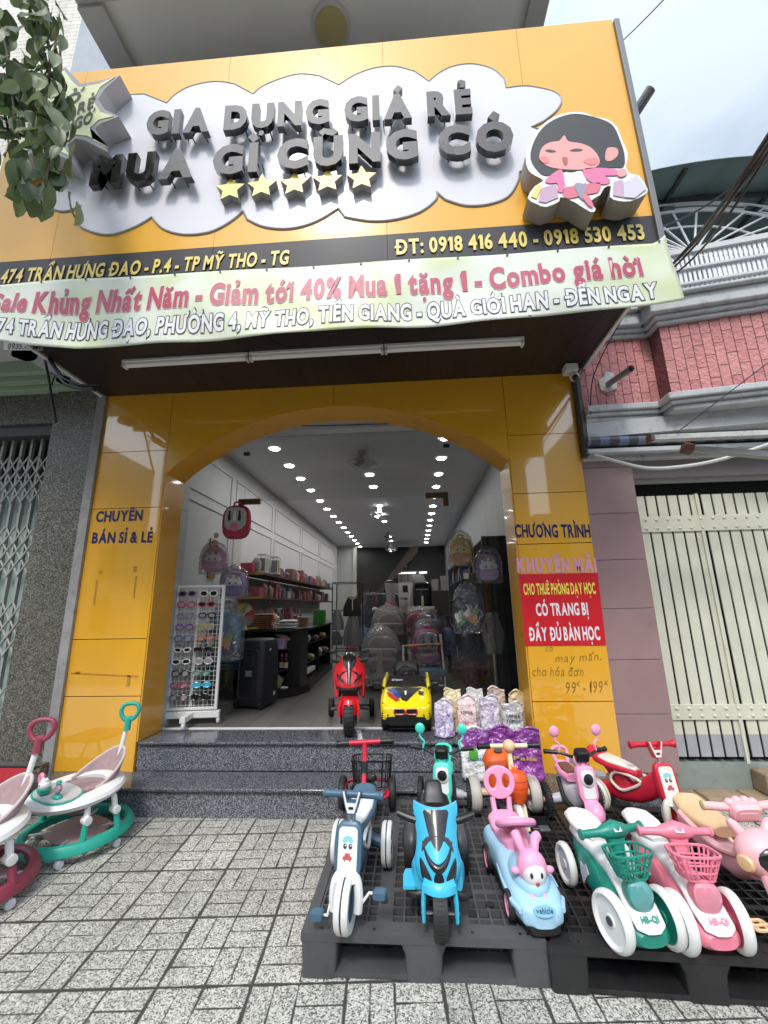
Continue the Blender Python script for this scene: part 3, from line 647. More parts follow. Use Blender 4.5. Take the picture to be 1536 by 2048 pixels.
# slatted white railing on the balcony
rl = thing('slat_railing', 'white slatted balcony railing on top of the pink brick parapet', 'railing', (2.8, 3.25, 4.08))
b = M()
ra, rb = Vector((2.2, 3.24, 0)), Vector((4.4, 2.87, 0))
for i in range(62):
    p = ra.lerp(rb, i/61); b.bx((p.x, p.y, 4.24), (.022, .014, .40), (0, 0, -9.5))
build(b, 'slats', mat('white_rail_paint', (.78, .79, .79), r=.5), rl, sm=0, world=True)
b = M()
for z in (4.13, 4.28, 4.46):
    h = .05 if z > 4.4 else .02; skew(ra.x, ra.y - .03, rb.x, rb.y - .03, .06, z - h/2, z + h/2, b)
build(b, 'rails', mat('grey_rail_paint', (.55, .56, .56), r=.5), rl, sm=0, world=True)
for k in range(2):
    pass
# sunburst grille and green roof behind the railing
sg = thing('sunburst_grille', 'white sunburst iron grille under the green arched roof', 'grille', (2.9, 4.3, 4.7))
GC = Vector((3.510,4.300,5.491))
M_WI = mat('white_iron', (.70, .72, .72), r=.5)
def arcpts(r, a0, a1, n=24, ry=.46): return [(GC.x + r*cos(radians(a0 + (a1-a0)*i/n)), GC.y, GC.z + ry*r*sin(radians(a0 + (a1-a0)*i/n))) for i in range(n+1)]
b = M()
for a in range(0, 181, 12):
    r0 = 1.37; b.tube([tuple(GC), (GC.x + r0*cos(radians(a)), GC.y, GC.z + .46*r0*sin(radians(a)))], .013, 6)
build(b, 'rays', M_WI, sg, world=True)
b = M(); b.tube(arcpts(.85, 0, 180), .013, 6); b.tube(arcpts(1.37, 0, 180), .018, 6); b.tube(arcpts(1.62, 0, 180), .013, 6); build(b, 'hoops', M_WI, sg, world=True)
b = M()
for a0 in (22, 62, 104, 146):
    o = arcpts(1.44, a0, a0 + 32, 10) + arcpts(1.56, a0 + 32, a0, 10); b.tube(o, .011, 6, closed=True)
build(b, 'oval_links', M_WI, sg, world=True)
b = M(); b.box(GC.x - 1.5, GC.x + 2.2, 4.28, 4.32, GC.z - .06, GC.z - .02)
for i in range(60): b.box(GC.x - 1.5 + i*.06, GC.x - 1.48 + i*.06, 4.29, 4.31, 3.9, GC.z - .06)
build(b, 'lower_bars', M_WI, sg, sm=0, world=True)
rf = thing('arched_roof', 'dark green corrugated arched roof over the neighbouring balcony', 'roof', (3.2, 5, 5.8))
b = M(); rc = Vector((GC.x + .45, 0, GC.z - .70))
rows = []
for k, y in enumerate([3.9 + .12*i for i in range(30)]):
    r0 = 2.0 + (.012 if k % 2 else 0); rows.append([(rc.x + 1.5*r0*cos(radians(a)), y, rc.z + .80*r0*sin(radians(a))) for a in range(168, 11, -4)])
b.sheet(rows); o = build(b, 'roof_sheet', mat('green_roof', (.14, .20, .19), r=.6, var=.25, vs=3), rf, world=True); sd_ = o.modifiers.new('thick', 'SOLIDIFY'); sd_.thickness = .012
b = M()
for y in (4.35, 5.4, 6.5): b.tube([(rc.x + 1.5*1.96*cos(radians(a)), y, rc.z + .80*1.96*sin(radians(a))) for a in range(168, 11, -4)], .03, 6)
for a in range(30, 160, 24): b.tube([(rc.x + 1.5*1.96*cos(radians(a)), 3.95, rc.z + .80*1.96*sin(radians(a))), (rc.x + 1.5*1.96*cos(radians(a)), 7.3, rc.z + .80*1.96*sin(radians(a)))], .025, 6)
build(b, 'roof_ribs', mat('dark_steel', (.05, .055, .055), r=.6), rf, world=True)
# panelled steel gate on the right
pg = thing('panel_gate', 'cream steel plank gate with riveted cross bands beside the mauve pier', 'gate', (2.4, 3.72, .2))
M_CREAM = mat('cream_gate_paint', (.60, .60, .48), r=.5, var=.08, vs=3, dirt=.12)
M_PRIM = mat('grey_primer', (.36, .36, .38), r=.6, var=.1)
b = M(); xs = []
x = 2.045
while x < 4.3: xs.append(x); x += .094 if not (2.50 < x < 2.56) else .10
for x in xs: b.box(x, x + .078, 3.70, 3.712, .42, 2.375)
build(b, 'planks', M_CREAM, pg, sm=0, world=True, bevel=.002)
b = M()
for x in xs: b.box(x, x + .078, 3.70, 3.712, .262, .419)
build(b, 'plank_feet', M_PRIM, pg, sm=0, world=True, bevel=.002)
RV = None
for z0, z1 in ((2.045, 2.185), (.53, .645)):
    b = M(); b.box(2.03, 2.565, 3.686, 3.699, z0, z1); b.box(2.572, 4.3, 3.686, 3.699, z0, z1); bd = build(b, 'cross_band', M_CREAM, pg, sm=0, world=True, bevel=.003)
    b = M()
    for i, x in enumerate(xs[:-1]):
        for z in (z0 + .03, z1 - .03):
            if RV is None: b.ell((0, 0, 0), .014, .009, .014, 10, 6); RV = build(b, 'rivet', M_CREAM)
            o = D.objects.new('rivet', RV.data) if RV.parent else RV
            if o is not RV: COL.objects.link(o)
            o.parent = bd; o.location = (x + .05, 3.685, z)
b = M(); b.box(2.02, 2.043, 3.68, 3.73, .25, 2.39); b.box(2.552, 2.575, 3.684, 3.71, .22, 2.38); build(b, 'gate_frame', M_CREAM, pg, sm=0, world=True)
b = M(); b.box(2.02, 4.3, 3.78, 3.80, .2, 2.7); build(b, 'dark_interior', mat('dark_inside', 0), pg, sm=0, world=True)
b = M(); b.box(2.0, 4.3, 3.67, 3.72, 2.49, 2.53)
for i in range(18): b.box(2.05 + i*.125, 2.07 + i*.125, 3.68, 3.70, 2.53, 2.68)
build(b, 'transom_bars', mat('pale_grey_gate_paint', 0), pg, sm=0, world=True)
b = M(); b.box(2.0, 4.3, 3.68, 3.80, .0, .222); build(b, 'threshold', mat('green_grey_tile', (.26, .30, .27), r=.5, var=.15, vs=5, dirt=.3), rh, sm=0, world=True)
b = M()
for i in range(9):
    x = 1.80 + i*.31; b.box(x, x + .295, 3.50, 3.678, -.05, .052)
b.box(2.55, 4.3, 3.52, 3.67, .054, .20)
build(b, 'stone_ledge', mat('ochre_stone', (.30, .22, .14), r=.75, var=.35, vs=5, bump=.3, bs=40, dirt=.5), rh, sm=0, world=True, bevel=.012)

# ================================================================ sign board
sign = thing('sign_board', 'big yellow shop sign with a white cloud panel, raised chrome letters and five stars', 'sign', (-.7, 2.3, 3.6))
SY = 2.30
def sign_panel(name, col, r, coat=.32):
    m = mat(name, col, r=r, var=.05, vs=1.1, coat=coat, spec=.2, bump=.01, bs=2.5, dirt=.0)
    m.node_tree.nodes['Principled BSDF'].inputs['Coat Roughness'].default_value = .16
    return m
M_SY = sign_panel('sign_yellow', (.82, .42, .04), .42)
M_SW = sign_panel('sign_white', (.72, .72, .77), .5, .22)
M_SG = sign_panel('sign_grey', (.055, .055, .06), .5, .05)
M_SE = mat('sign_outline_grey', (.34, .34, .36), r=.4)
M_FRAME = mat('sign_frame_grey', (.16, .16, .165), r=.45)
b = M(); zt, zm, zb = 5.768, 3.93, 3.47
xs = [-3.06, -2.50, -1.30, -.08, .95, 1.672]
for i in range(5): b.box(xs[i] + .0012, xs[i+1] - .0012, SY, SY + .03, zm, zt)
build(b, 'yellow_panel', M_SY, sign, sm=0, world=True)
b = M()
for i in range(5): b.box(xs[i] + .0012, xs[i+1] - .0012, SY, SY + .03, zb, zm - .001)
build(b, 'grey_strip', M_SG, sign, sm=0, world=True)
b = M(); b.box(1.673, 1.71, SY - .02, SY + .12, 3.47, 5.74); b.box(-3.06, 1.672, SY + .031, SY + .06, 3.48, 5.76)
build(b, 'side_frame', M_FRAME, sign, sm=0, world=True, bevel=.002)
b = M(); b.tube([(1.72, 2.32, 4.86), (1.79, 2.24, 4.94)], .035, 10); build(b, 'pipe_stub', M_FRAME, sign, world=True)
def c2(L_): return [(p[0], p[2]) for p in L_]
lobes = [[(-2.630,2.300,4.475),(-2.584,2.300,4.392),(-2.458,2.300,4.339),(-2.330,2.300,4.382)], [(-2.356,2.300,4.302),(-2.330,2.300,4.210),(-2.215,2.300,4.133),(-2.059,2.300,4.097),(-1.897,2.300,4.149),(-1.775,2.300,4.227)], [(-1.753,2.300,4.194),(-1.669,2.300,4.107),(-1.516,2.300,4.050),(-1.334,2.300,4.056),(-1.194,2.300,4.130),(-1.101,2.300,4.218)],
 [(-1.067,2.300,4.141),(-0.937,2.300,4.064),(-0.757,2.300,4.035),(-0.581,2.300,4.075),(-0.416,2.300,4.177)], [(-0.370,2.300,4.099),(-0.196,2.300,4.049),(-0.023,2.300,4.046),(0.151,2.300,4.094),(0.265,2.300,4.191),(0.272,2.300,4.255)], [(0.327,2.300,4.185),(0.460,2.300,4.121),(0.612,2.300,4.115),(0.752,2.300,4.166),(0.830,2.300,4.288),(0.848,2.300,4.374)],
 [(0.994,2.300,4.403),(1.093,2.300,4.527),(1.075,2.300,4.688),(0.968,2.300,4.766)], [(1.053,2.300,4.808),(1.150,2.300,4.891),(1.202,2.300,4.981),(1.186,2.300,5.056),(1.103,2.300,5.115),(0.963,2.300,5.162),(0.825,2.300,5.159)], [(0.818,2.300,5.251),(0.742,2.300,5.362),(0.598,2.300,5.433),(0.448,2.300,5.426),(0.332,2.300,5.364),(0.265,2.300,5.295)],
 [(0.163,2.300,5.411),(0.013,2.300,5.483),(-0.141,2.300,5.487),(-0.297,2.300,5.434),(-0.420,2.300,5.345)], [(-0.569,2.300,5.458),(-0.728,2.300,5.499),(-0.885,2.300,5.466),(-1.021,2.300,5.404),(-1.089,2.300,5.334)], [(-1.244,2.300,5.458),(-1.408,2.300,5.506),(-1.609,2.300,5.477),(-1.724,2.300,5.401),(-1.777,2.300,5.324)], [(-1.974,2.300,5.442),(-2.159,2.300,5.438),(-2.305,2.300,5.297),(-2.379,2.300,5.099)],
 [(-2.492,2.300,5.035),(-2.603,2.300,4.847),(-2.651,2.300,4.657)]]
outl = []
for q in lobes: outl += smooth_line(q, 4)
O2 = c2(outl)
cx_, cz_ = sum(p[0] for p in O2)/len(O2), sum(p[1] for p in O2)/len(O2)
def grow(o, d):
    n = len(o); a = sum(o[i][0]*o[(i+1)%n][1] - o[(i+1)%n][0]*o[i][1] for i in range(n)); s = 1 if a > 0 else -1; r = []
    for i in range(n):
        p, q = Vector(o[i-1]), Vector(o[(i+1) % n]); t = (q - p).normalized(); r.append((o[i][0] + s*d*t.y, o[i][1] - s*d*t.x))
    return r
b = M(); b.tube([(x, SY - .003, z) for x, z in O2], .008, 6, True); build(b, 'cloud_outline', M_SE, sign, world=True)
b = M(); b.prism(O2, SY - .007, SY - .0031); build(b, 'cloud_panel', M_SW, sign, sm=0, world=True)
# raised letters on stand-offs
M_CHR = mat('worn_chrome', (.050, .051, .054), r=.5, metal=.2, var=.35, vs=2.5)
M_BLK = mat('black_gloss_film', (.006, .006, .007), r=.12, coat=.6)
def peel():
    m = D.materials.new('peeling_chrome'); m.use_nodes = True; t = m.node_tree; bb = t.nodes['Principled BSDF']; l = t.links.new
    tcn = N(t, 'ShaderNodeTexCoord'); n = N(t, 'ShaderNodeTexNoise'); n.inputs['Scale'].default_value = 6; n.inputs['Detail'].default_value = 5; n.inputs['Distortion'].default_value = 1.2; l(tcn.outputs['Object'], n.inputs['Vector'])
    g = N(t, 'ShaderNodeMath', operation='GREATER_THAN'); g.inputs[1].default_value = .58; l(n.outputs['Fac'], g.inputs[0])
    mx_ = N(t, 'ShaderNodeMix', data_type='RGBA'); mx_.inputs['A'].default_value = (.055, .056, .06, 1); mx_.inputs['B'].default_value = (.006, .006, .007, 1); l(g.outputs[0], mx_.inputs['Factor']); l(mx_.outputs['Result'], bb.inputs['Base Color'])
    iv = N(t, 'ShaderNodeMath', operation='SUBTRACT'); iv.inputs[0].default_value = .3; l(g.outputs[0], iv.inputs[1]); l(iv.outputs[0], bb.inputs['Metallic']); bb.inputs['Roughness'].default_value = .5
    return m
M_PEEL = peel()
def sign_word(words, bl, br, h, yf, depth, bold, black=''):
    """words laid along a baseline, every letter its own solid"""
    bl, br = Vector(bl), Vector(br); u = (br - bl); gs, tot = layout(words, bold, .10, .34, True); k = 0
    for ch, V, F, Z, ox in gs:
        b = M(); out = []
        for x, yy, z, lay in V:
            p = bl + u * ((x + ox) / tot); out.append((p.x, yf if z > 0 else yf + depth, p.z + yy / caph() * h))
        b.add(out, F); b.mi = [0 if q > .5 else 1 for q in Z]
        c = sum((Vector(p) for p in out), Vector()) / len(out)
        for dx in (-.05, .05): b.tube([(c.x + dx, yf + depth - .002, c.z - h*.3), (c.x + dx, SY - .007, c.z - h*.3)], .005, 6, mi=1)
        b.keep = True
        face = M_BLK if k in black else (M_PEEL if k in (2, 3, 9) else M_CHR)
        build(b, 'letter', [face, M_BLK], sign, sm=30, world=True, label='raised letter %s' % ch); k += 1
L1 = [(-1.843,2.200,4.882),(0.543,2.200,4.816)]; L2 = [(-2.211,2.200,4.458),(0.804,2.200,4.462)]
sign_word('GIA DỤNG GIÁ RẺ', L1[0], L1[1], .200, 2.20, .045, .062, (12,))
sign_word('MUA GÌ CŨNG CÓ', L2[0], L2[1], .226, 2.20, .045, .062, (0, 1))
# five stars
M_STAR = mat('star_yellow', (.88, .68, .14), r=.4); M_STS = mat('star_side', (.30, .29, .28), r=.5)
for x, z in c2([(-1.180,2.235,4.351),(-0.953,2.235,4.356),(-0.717,2.235,4.354),(-0.484,2.235,4.358),(-0.245,2.235,4.356)]):
    b = M(); o = [(x + r*cos(radians(90 + 36*i)) , z + r*sin(radians(90 + 36*i))) for i, r in enumerate([.108, .054]*5)]
    b.prism(o, 2.235, 2.290, 0, 1); build(b, 'star', [M_STAR, M_STS], sign, sm=0, world=True)
# burst panel on the left
bo = c2([(-2.087,2.150,5.400),(-2.191,2.150,5.295),(-2.229,2.150,5.179),(-2.157,2.150,5.061),(-2.044,2.150,4.994),(-2.162,2.150,4.959),(-2.211,2.150,4.902),(-2.176,2.150,4.794),(-2.054,2.150,4.678),(-2.247,2.150,4.811),(-2.334,2.150,4.835),(-2.399,2.150,4.762),(-2.331,2.150,4.624),(-2.510,2.150,4.741),(-2.662,2.150,4.734),(-2.815,2.150,4.629),(-2.782,2.150,4.794),(-2.818,2.150,4.942),(-2.982,2.150,5.069),(-2.855,2.150,5.129),(-2.864,2.150,5.281),(-3.014,2.150,5.481),(-2.781,2.150,5.374),(-2.646,2.150,5.409),(-2.527,2.150,5.535),(-2.434,2.150,5.408),(-2.375,2.150,5.339),(-2.219,2.150,5.355)])
b = M(); b.prism(grow(bo, .02), 2.15, 2.292, 0, 1); build(b, 'burst_box', [M_SE, mat('burst_side', (.48, .46, .46), r=.5)], sign, sm=0, world=True)
b = M(); b.prism(grow(bo, -.018), 2.146, 2.1495); build(b, 'burst_face', mat('burst_green_yellow', (.82, .85, .46), r=.4, coat=.2), sign, sm=0, world=True)
M_INK = mat('dark_ink', (.04, .045, .04), r=.5)
for s_, q in (('!!! Ở', [(-2.614,2.142,5.063),(-2.339,2.142,5.179)]), ('GIÁ RẺ', [(-2.562,2.142,4.926),(-2.230,2.142,5.102)]), ('BẤT NGỜ', [(-2.624,2.142,4.775),(-2.216,2.142,4.954)])):
    flat_text('burst_lettering', s_, q[0], q[1], .105, M_INK, sign, bold=.03)
# address and telephone on the grey strip
M_LY = mat('letter_yellow', (.82, .62, .13), r=.4); M_LO = mat('letter_dark', (.02, .02, .02), r=.5)
for s_, q, h in (('474 TRẦN HƯNG ĐẠO - P.4 - TP MỸ THO - TG', [(-2.842,2.296,3.741),(-0.760,2.296,3.739)], .108), ('ĐT: 0918 416 440 - 0918 530 453', [(-0.030,2.296,3.757),(1.594,2.296,3.744)], .112)):
    for k, (bd, yy, m) in enumerate(((.06, 2.2965, M_LO), (.032, 2.2925, M_LY))):
        flat_text('strip_lettering', s_, q[0], q[1], h, m, sign, y=yy, bold=bd, shear=.15 if h < .11 else 0)
# cut-out of a shopper with bags (plain drawing)
mo = c2([(0.850,2.160,4.324),(0.890,2.160,4.439),(0.970,2.160,4.566),(1.066,2.160,4.643),(1.181,2.160,4.674),(1.284,2.160,4.653),(1.326,2.160,4.617),(1.408,2.160,4.586),(1.462,2.160,4.510),(1.478,2.160,4.401),(1.498,2.160,4.280),(1.471,2.160,4.184),(1.475,2.160,4.143),(1.500,2.160,4.108),(1.539,2.160,4.096),(1.575,2.160,3.984),(1.545,2.160,3.940),(1.460,2.160,3.901),(1.388,2.160,3.908),(1.338,2.160,3.944),(1.356,2.160,4.030),(1.312,2.160,4.018),(1.280,2.160,3.965),(1.216,2.160,3.924),(1.240,2.160,3.859),(1.205,2.160,3.839),(1.117,2.160,3.925),(1.036,2.160,3.973),(1.026,2.160,3.942),(0.941,2.160,3.903),(0.883,2.160,3.932),(0.831,2.160,3.985),(0.887,2.160,4.076),(0.945,2.160,4.115),(0.895,2.160,4.161),(0.856,2.160,4.214)])
b = M(); b.prism(smooth_line([(x, z) + (0,) for x, z in mo], 2, True) and [(p[0], p[1]) for p in smooth_line([(x, z, 0) for x, z in mo], 2, True)], 2.16, 2.29, 0, 1)
cut = build(b, 'shopper_cutout', [mat('cutout_white', (.80, .79, .76), r=.4, coat=.4), mat('cutout_side', (.33, .29, .25), r=.5)], sign, sm=0, world=True)
def drawn(name, pts, col, k, close=3):
    o = c2(pts); o = [(p[0], p[1]) for p in smooth_line([(x, z, 0) for x, z in o], close, True)] if close else o
    b = M(); b.prism(o, 2.16 - .002*k - .0012, 2.16 - .002*k + .0006); build(b, name, mat('drawn_%s_%d_%d' % (name, col[0]*1000, col[1]*1000), col, r=.55, coat=0), cut, sm=0, world=True)
drawn('hair', [(0.880,2.160,4.300),(0.909,2.160,4.425),(0.976,2.160,4.543),(1.066,2.160,4.616),(1.179,2.160,4.652),(1.278,2.160,4.632),(1.399,2.160,4.565),(1.444,2.160,4.499),(1.462,2.160,4.398),(1.473,2.160,4.279),(1.454,2.160,4.173),(1.376,2.160,4.173),(1.275,2.160,4.163),(1.086,2.160,4.166),(0.974,2.160,4.149),(0.923,2.160,4.183)], (.016, .018, .020), 1)
drawn('face', [(0.935,2.160,4.302),(0.963,2.160,4.384),(1.019,2.160,4.421),(1.078,2.160,4.427),(1.115,2.160,4.471),(1.135,2.160,4.417),(1.209,2.160,4.392),(1.268,2.160,4.351),(1.306,2.160,4.280),(1.307,2.160,4.213),(1.261,2.160,4.177),(1.151,2.160,4.176),(1.027,2.160,4.201),(0.961,2.160,4.241)], (.78, .36, .33), 2)
drawn('ear', [(1.366,2.160,4.324),(1.399,2.160,4.337),(1.435,2.160,4.321),(1.430,2.160,4.267),(1.384,2.160,4.226),(1.348,2.160,4.238)], (.74, .34, .32), 2)
drawn('cheek', [(0.934,2.160,4.294),(0.967,2.160,4.303),(0.994,2.160,4.279),(0.981,2.160,4.247),(0.950,2.160,4.255)], (.80, .22, .22), 3); drawn('cheek', [(1.209,2.160,4.240),(1.256,2.160,4.260),(1.299,2.160,4.247),(1.294,2.160,4.215),(1.249,2.160,4.203)], (.80, .22, .22), 3)
drawn('mouth', [(1.081,2.160,4.283),(1.112,2.160,4.275),(1.106,2.160,4.230),(1.086,2.160,4.220)], (.45, .10, .10), 3)
for q in ([(0.979,2.160,4.353),(1.012,2.160,4.358),(1.045,2.160,4.337),(1.009,2.160,4.335)], [(1.135,2.160,4.336),(1.178,2.160,4.348),(1.217,2.160,4.331),(1.175,2.160,4.325)]): drawn('eye', q, (.05, .06, .06), 3)
drawn('jacket', [(0.954,2.160,4.110),(1.024,2.160,4.172),(1.066,2.160,4.185),(1.073,2.160,4.106),(1.059,2.160,4.011),(1.022,2.160,4.014),(1.026,2.160,4.078),(0.976,2.160,4.083)], (.74, .18, .36), 2); drawn('jacket', [(1.197,2.160,4.171),(1.292,2.160,4.178),(1.410,2.160,4.149),(1.401,2.160,4.106),(1.330,2.160,4.109),(1.356,2.160,4.070),(1.321,2.160,4.041),(1.226,2.160,4.075)], (.74, .18, .36), 2)
drawn('shirt', [(1.069,2.160,4.176),(1.117,2.160,4.155),(1.190,2.160,4.164),(1.207,2.160,4.072),(1.135,2.160,4.043),(1.079,2.160,4.049)], (.80, .78, .80), 1)
drawn('skirt', [(1.065,2.160,4.034),(1.135,2.160,4.047),(1.286,2.160,4.057),(1.270,2.160,3.986),(1.204,2.160,3.973),(1.093,2.160,3.952),(1.055,2.160,3.971)], (.70, .16, .22), 2)
drawn('leg', [(1.129,2.160,4.052),(1.168,2.160,4.064),(1.201,2.160,4.029),(1.182,2.160,3.975),(1.197,2.160,3.918),(1.154,2.160,3.946)], (.30, .30, .38), 3); drawn('shoe', [(1.168,2.160,3.960),(1.205,2.160,3.957),(1.224,2.160,3.868),(1.190,2.160,3.891)], (.74, .20, .26), 4)
drawn('hand', [(1.410,2.160,4.145),(1.454,2.160,4.149),(1.463,2.160,4.107),(1.426,2.160,4.087),(1.404,2.160,4.105)], (.78, .36, .33), 3)
drawn('bag', [(0.850,2.160,3.991),(0.900,2.160,4.079),(0.930,2.160,4.063),(0.885,2.160,3.967)], (.80, .68, .20), 2, 0); drawn('bag', [(0.896,2.160,3.946),(0.922,2.160,4.048),(1.016,2.160,4.075),(1.020,2.160,3.966),(0.938,2.160,3.931)], (.55, .36, .48), 2, 0)
drawn('bag', [(1.358,2.160,3.950),(1.375,2.160,4.056),(1.433,2.160,4.066),(1.413,2.160,3.929)], (.58, .38, .50), 2, 0); drawn('bag', [(1.416,2.160,3.929),(1.432,2.160,4.042),(1.522,2.160,4.089),(1.564,2.160,3.981),(1.481,2.160,3.915)], (.66, .62, .80), 3, 0)
# suspension rods
for q in ((-2.434,3.000,8.057), (0.385,3.000,7.632)): pass
rod = []
for lab, x, xt in (('left hanger rod between the balcony slab and the sign', -1.83, -1.93), ('right hanger rod between the balcony slab and the sign', .30, .33)):
    b = M(); b.tube([(x, SY + .05, 5.74), (xt, 2.95, 6.42)], .014, 8); o = build(b, 'hanger_rod', mat('dark_rod', (.09, .10, .10), r=.5)); tag(o, lab, 'rod', 'hanger rods of the sign')
# ================================================================ cloth banner under the sign
BTOP = [(p[0], p[2]) for p in [(-3.006,2.250,3.691),(-2.285,2.250,3.702),(-1.280,2.250,3.684),(-0.328,2.250,3.676),(0.650,2.250,3.670),(1.625,2.250,3.673)]] + [(1.78, 3.80)]
BBOT = [(p[0], p[2]) for p in [(-2.913,2.250,3.271),(-2.470,2.250,3.189),(-2.149,2.250,3.143),(-1.704,2.250,3.129),(-1.302,2.250,3.133),(-0.327,2.250,3.143),(0.609,2.250,3.163),(1.216,2.250,3.192),(1.633,2.250,3.212)]]
def lin(T, x):
    if x <= T[0][0]: return T[0][1]
    for (a, za), (c, zc_) in zip(T, T[1:]):
        if x <= c: return za + (zc_ - za) * (x - a) / (c - a)
    return T[-1][1]
def bwave(x, v):
    k = 1 - v
    return 2.262 - .03*k + .016*sin(2.3*x + 1.7*v) * k + .012*sin(5.1*x - 2.6*v + 1) * (.35 + k*.65) + .007*sin(9*x + 7*v) * k + .002*sin(14*x + 3*v)*k*v
def bpt(x, v, off=0.): z0, z1 = lin(BBOT, x), lin(BTOP, x); return (x, bwave(x, v) - off, z0 + (z1 - z0)*v)
BX0, BX1 = BTOP[0][0], 1.70
b = M(); rows = []
for i in range(25):
    v = i/24; rows.append([bpt(BX0 + (BX1 - BX0)*k/160, v) for k in range(161)])
b.sheet(rows)
ban = thing('sale_banner', 'pale green cloth sale banner tied along the bottom of the yellow sign', 'banner', (-.7, 2.25, 3.3))
def banner_mat():
    m = D.materials.new('banner_cloth'); m.use_nodes = True; t = m.node_tree; bb = t.nodes['Principled BSDF']; l = t.links.new
    tcn = N(t, 'ShaderNodeTexCoord'); n = N(t, 'ShaderNodeTexNoise'); n.inputs['Scale'].default_value = 1.3; n.inputs['Detail'].default_value = 3; n.inputs['Distortion'].default_value = .8; l(tcn.outputs['Object'], n.inputs['Vector'])
    r_ = N(t, 'ShaderNodeValToRGB'); r_.color_ramp.elements[0].position = .26; r_.color_ramp.elements[1].position = .52; r_.color_ramp.elements[0].color = (.52, .60, .24, 1); r_.color_ramp.elements[1].color = (.66, .70, .60, 1)
    l(n.outputs['Fac'], r_.inputs['Fac']); l(r_.outputs['Color'], bb.inputs['Base Color']); bb.inputs['Roughness'].default_value = .42
    return m
cl = build(b, 'cloth', banner_mat(), ban, sm=60, world=True); sd_ = cl.modifiers.new('thick', 'SOLIDIFY'); sd_.thickness = .002; sd_.offset = 1
def on_banner(px0, px1, v0, v1, off, h):
    def f(p):     # p.x across, p.z: baseline 0 + height fraction
        x = p.x; z0, z1 = lin(BBOT, x), lin(BTOP, x); return Vector(bpt(x, v0 + (v1 - v0)*(x - px0)/(px1 - px0) + p.z*h, off))
    return f
def banner_text(s_, x0, x1, v0, v1, hv, layers, sp=1.):
    words = s_.split(' ')
    for bold, m, off in layers:
        flat_text('banner_lettering', s_, (x0, 0, 0), (x1, 0, 0), 1, m, ban, bold=bold, fn=on_banner(x0, x1, v0, v1, off, hv), spacing=sp)
M_BRED = mat('banner_red', (.42, .045, .09), r=.45); M_BPALE = mat('banner_halo', (.76, .62, .60), r=.5); M_BW = mat('banner_white', (.74, .74, .76), r=.45); M_BD = mat('banner_outline', (.02, .022, .028), r=.5)
bx = lambda q: q[0]
banner_text('Sale Khủng Nhất Năm - Giảm tới 40% Mua 1 tặng 1 - Combo giá hời', -2.80, 1.505, .50, .47, .30, ((.062, M_BPALE, .003), (.042, M_BRED, .0042)))
banner_text('474 TRẦN HƯNG ĐẠO, PHƯỜNG 4, MỸ THO, TIỀN GIANG - QUÀ GIỚI HẠN - ĐẾN NGAY', -2.775, 1.565, .14, .10, .215, ((.080, M_BD, .003), (.036, M_BW, .0042)))
b = M()
for i in range(15): x = -2.8 + i*.318; b.lathe([(.003, -.003), (.007, -.003), (.007, .001), (.003, .001)], (x, bwave(x, .97) - .004, lin(BTOP, x) - .012), 'Y', 10)
build(b, 'eyelets', M_BLACK, ban, world=True)
# ================================================================ fittings under the canopy
for lab, q in (('white tube lamp under the canopy, left of the pair', [(-2.822,3.520,3.898),(-1.551,3.520,3.895)]), ('white tube lamp under the canopy, right of the pair', [(-1.511,3.520,3.898),(-0.131,3.520,3.885)]), ):
    pass
tubes = []
def tube_lamp(lab, p, q):
    p, q = Vector(p), Vector(q); c = (p + q)/2; Lh = (q - p).length/2; rz = math.degrees(math.atan2(q.y - p.y, q.x - p.x))
    t = thing('tube_lamp', lab, 'lamp', (c.x, c.y, 3.547), rz, 'tube lamps under the canopy')
    b = M(); b.box(-Lh, Lh, -.034, .034, -.024, 0); build(b, 'lamp_body', M_WMETAL, t, bevel=.003)
    b = M(); b.tube([(-Lh + .02, 0, -.036), (Lh - .02, 0, -.036)], .024, 10); build(b, 'tube', mat('tube_glass', (.86, .86, .85), r=.3), t)
    b = M(); b.bx((-Lh + .012, 0, -.036), (.022, .062, .056)); b.bx((Lh - .012, 0, -.036), (.022, .062, .056)); build(b, 'end_cap', mat('cap_white', (.62, .62, .6), r=.4), t, bevel=.004)
TL = [(-2.392,2.998,3.520),(-1.291,2.989,3.520),(-1.282,2.987,3.520),(-0.156,2.982,3.520),(-0.148,2.983,3.520),(0.979,2.985,3.520)]
tube_lamp('white tube lamp under the dark canopy, at the left end of the row', TL[0], TL[1]); tube_lamp('white tube lamp under the dark canopy, in the middle of the row', TL[2], TL[3]); tube_lamp('white tube lamp under the dark canopy, at the right end of the row', TL[4], TL[5])
b = M(); b.tube(smooth_line([(-1.05, 2.78, 3.545), (-1.0, 2.8, 3.50), (-.9, 2.84, 3.49), (-.78, 2.86, 3.51), (-.72, 2.87, 3.545)], 5), .005, 5); tag(build(b, 'lamp_cable', M_BLACK), 'thin black cable looping below the canopy above the tube lamps', 'cable')
sc = thing('security_camera', 'small white security camera on a box at the right end of the canopy', 'camera', (1.50, 3.42, 3.545))
b = M(); b.box(-.05, .06, -.05, .05, -.075, 0); build(b, 'junction_box', M_WMETAL, sc, bevel=.006)
b = M(); b.tube([(.02, -.02, -.07), (.02, -.03, -.11)], .016, 8); b.ell((.02, -.035, -.13), .042, .042, .042); build(b, 'dome', M_WMETAL, sc)
b = M(); b.ell((.018, -.055, -.15), .03, .03, .03); build(b, 'lens', mat('lens_black', (.01, .01, .012), r=.1), sc)
b = M(); b.box(1.563, 1.60, 3.46, 3.56, 2.70, 3.54); tag(build(b, 'down_pipe', mat('dark_grey_paint', (.07, .07, .07), r=.6), bevel=.006), 'narrow dark grey boxed pipe running down beside the yellow pillar under the camera', 'pipe')
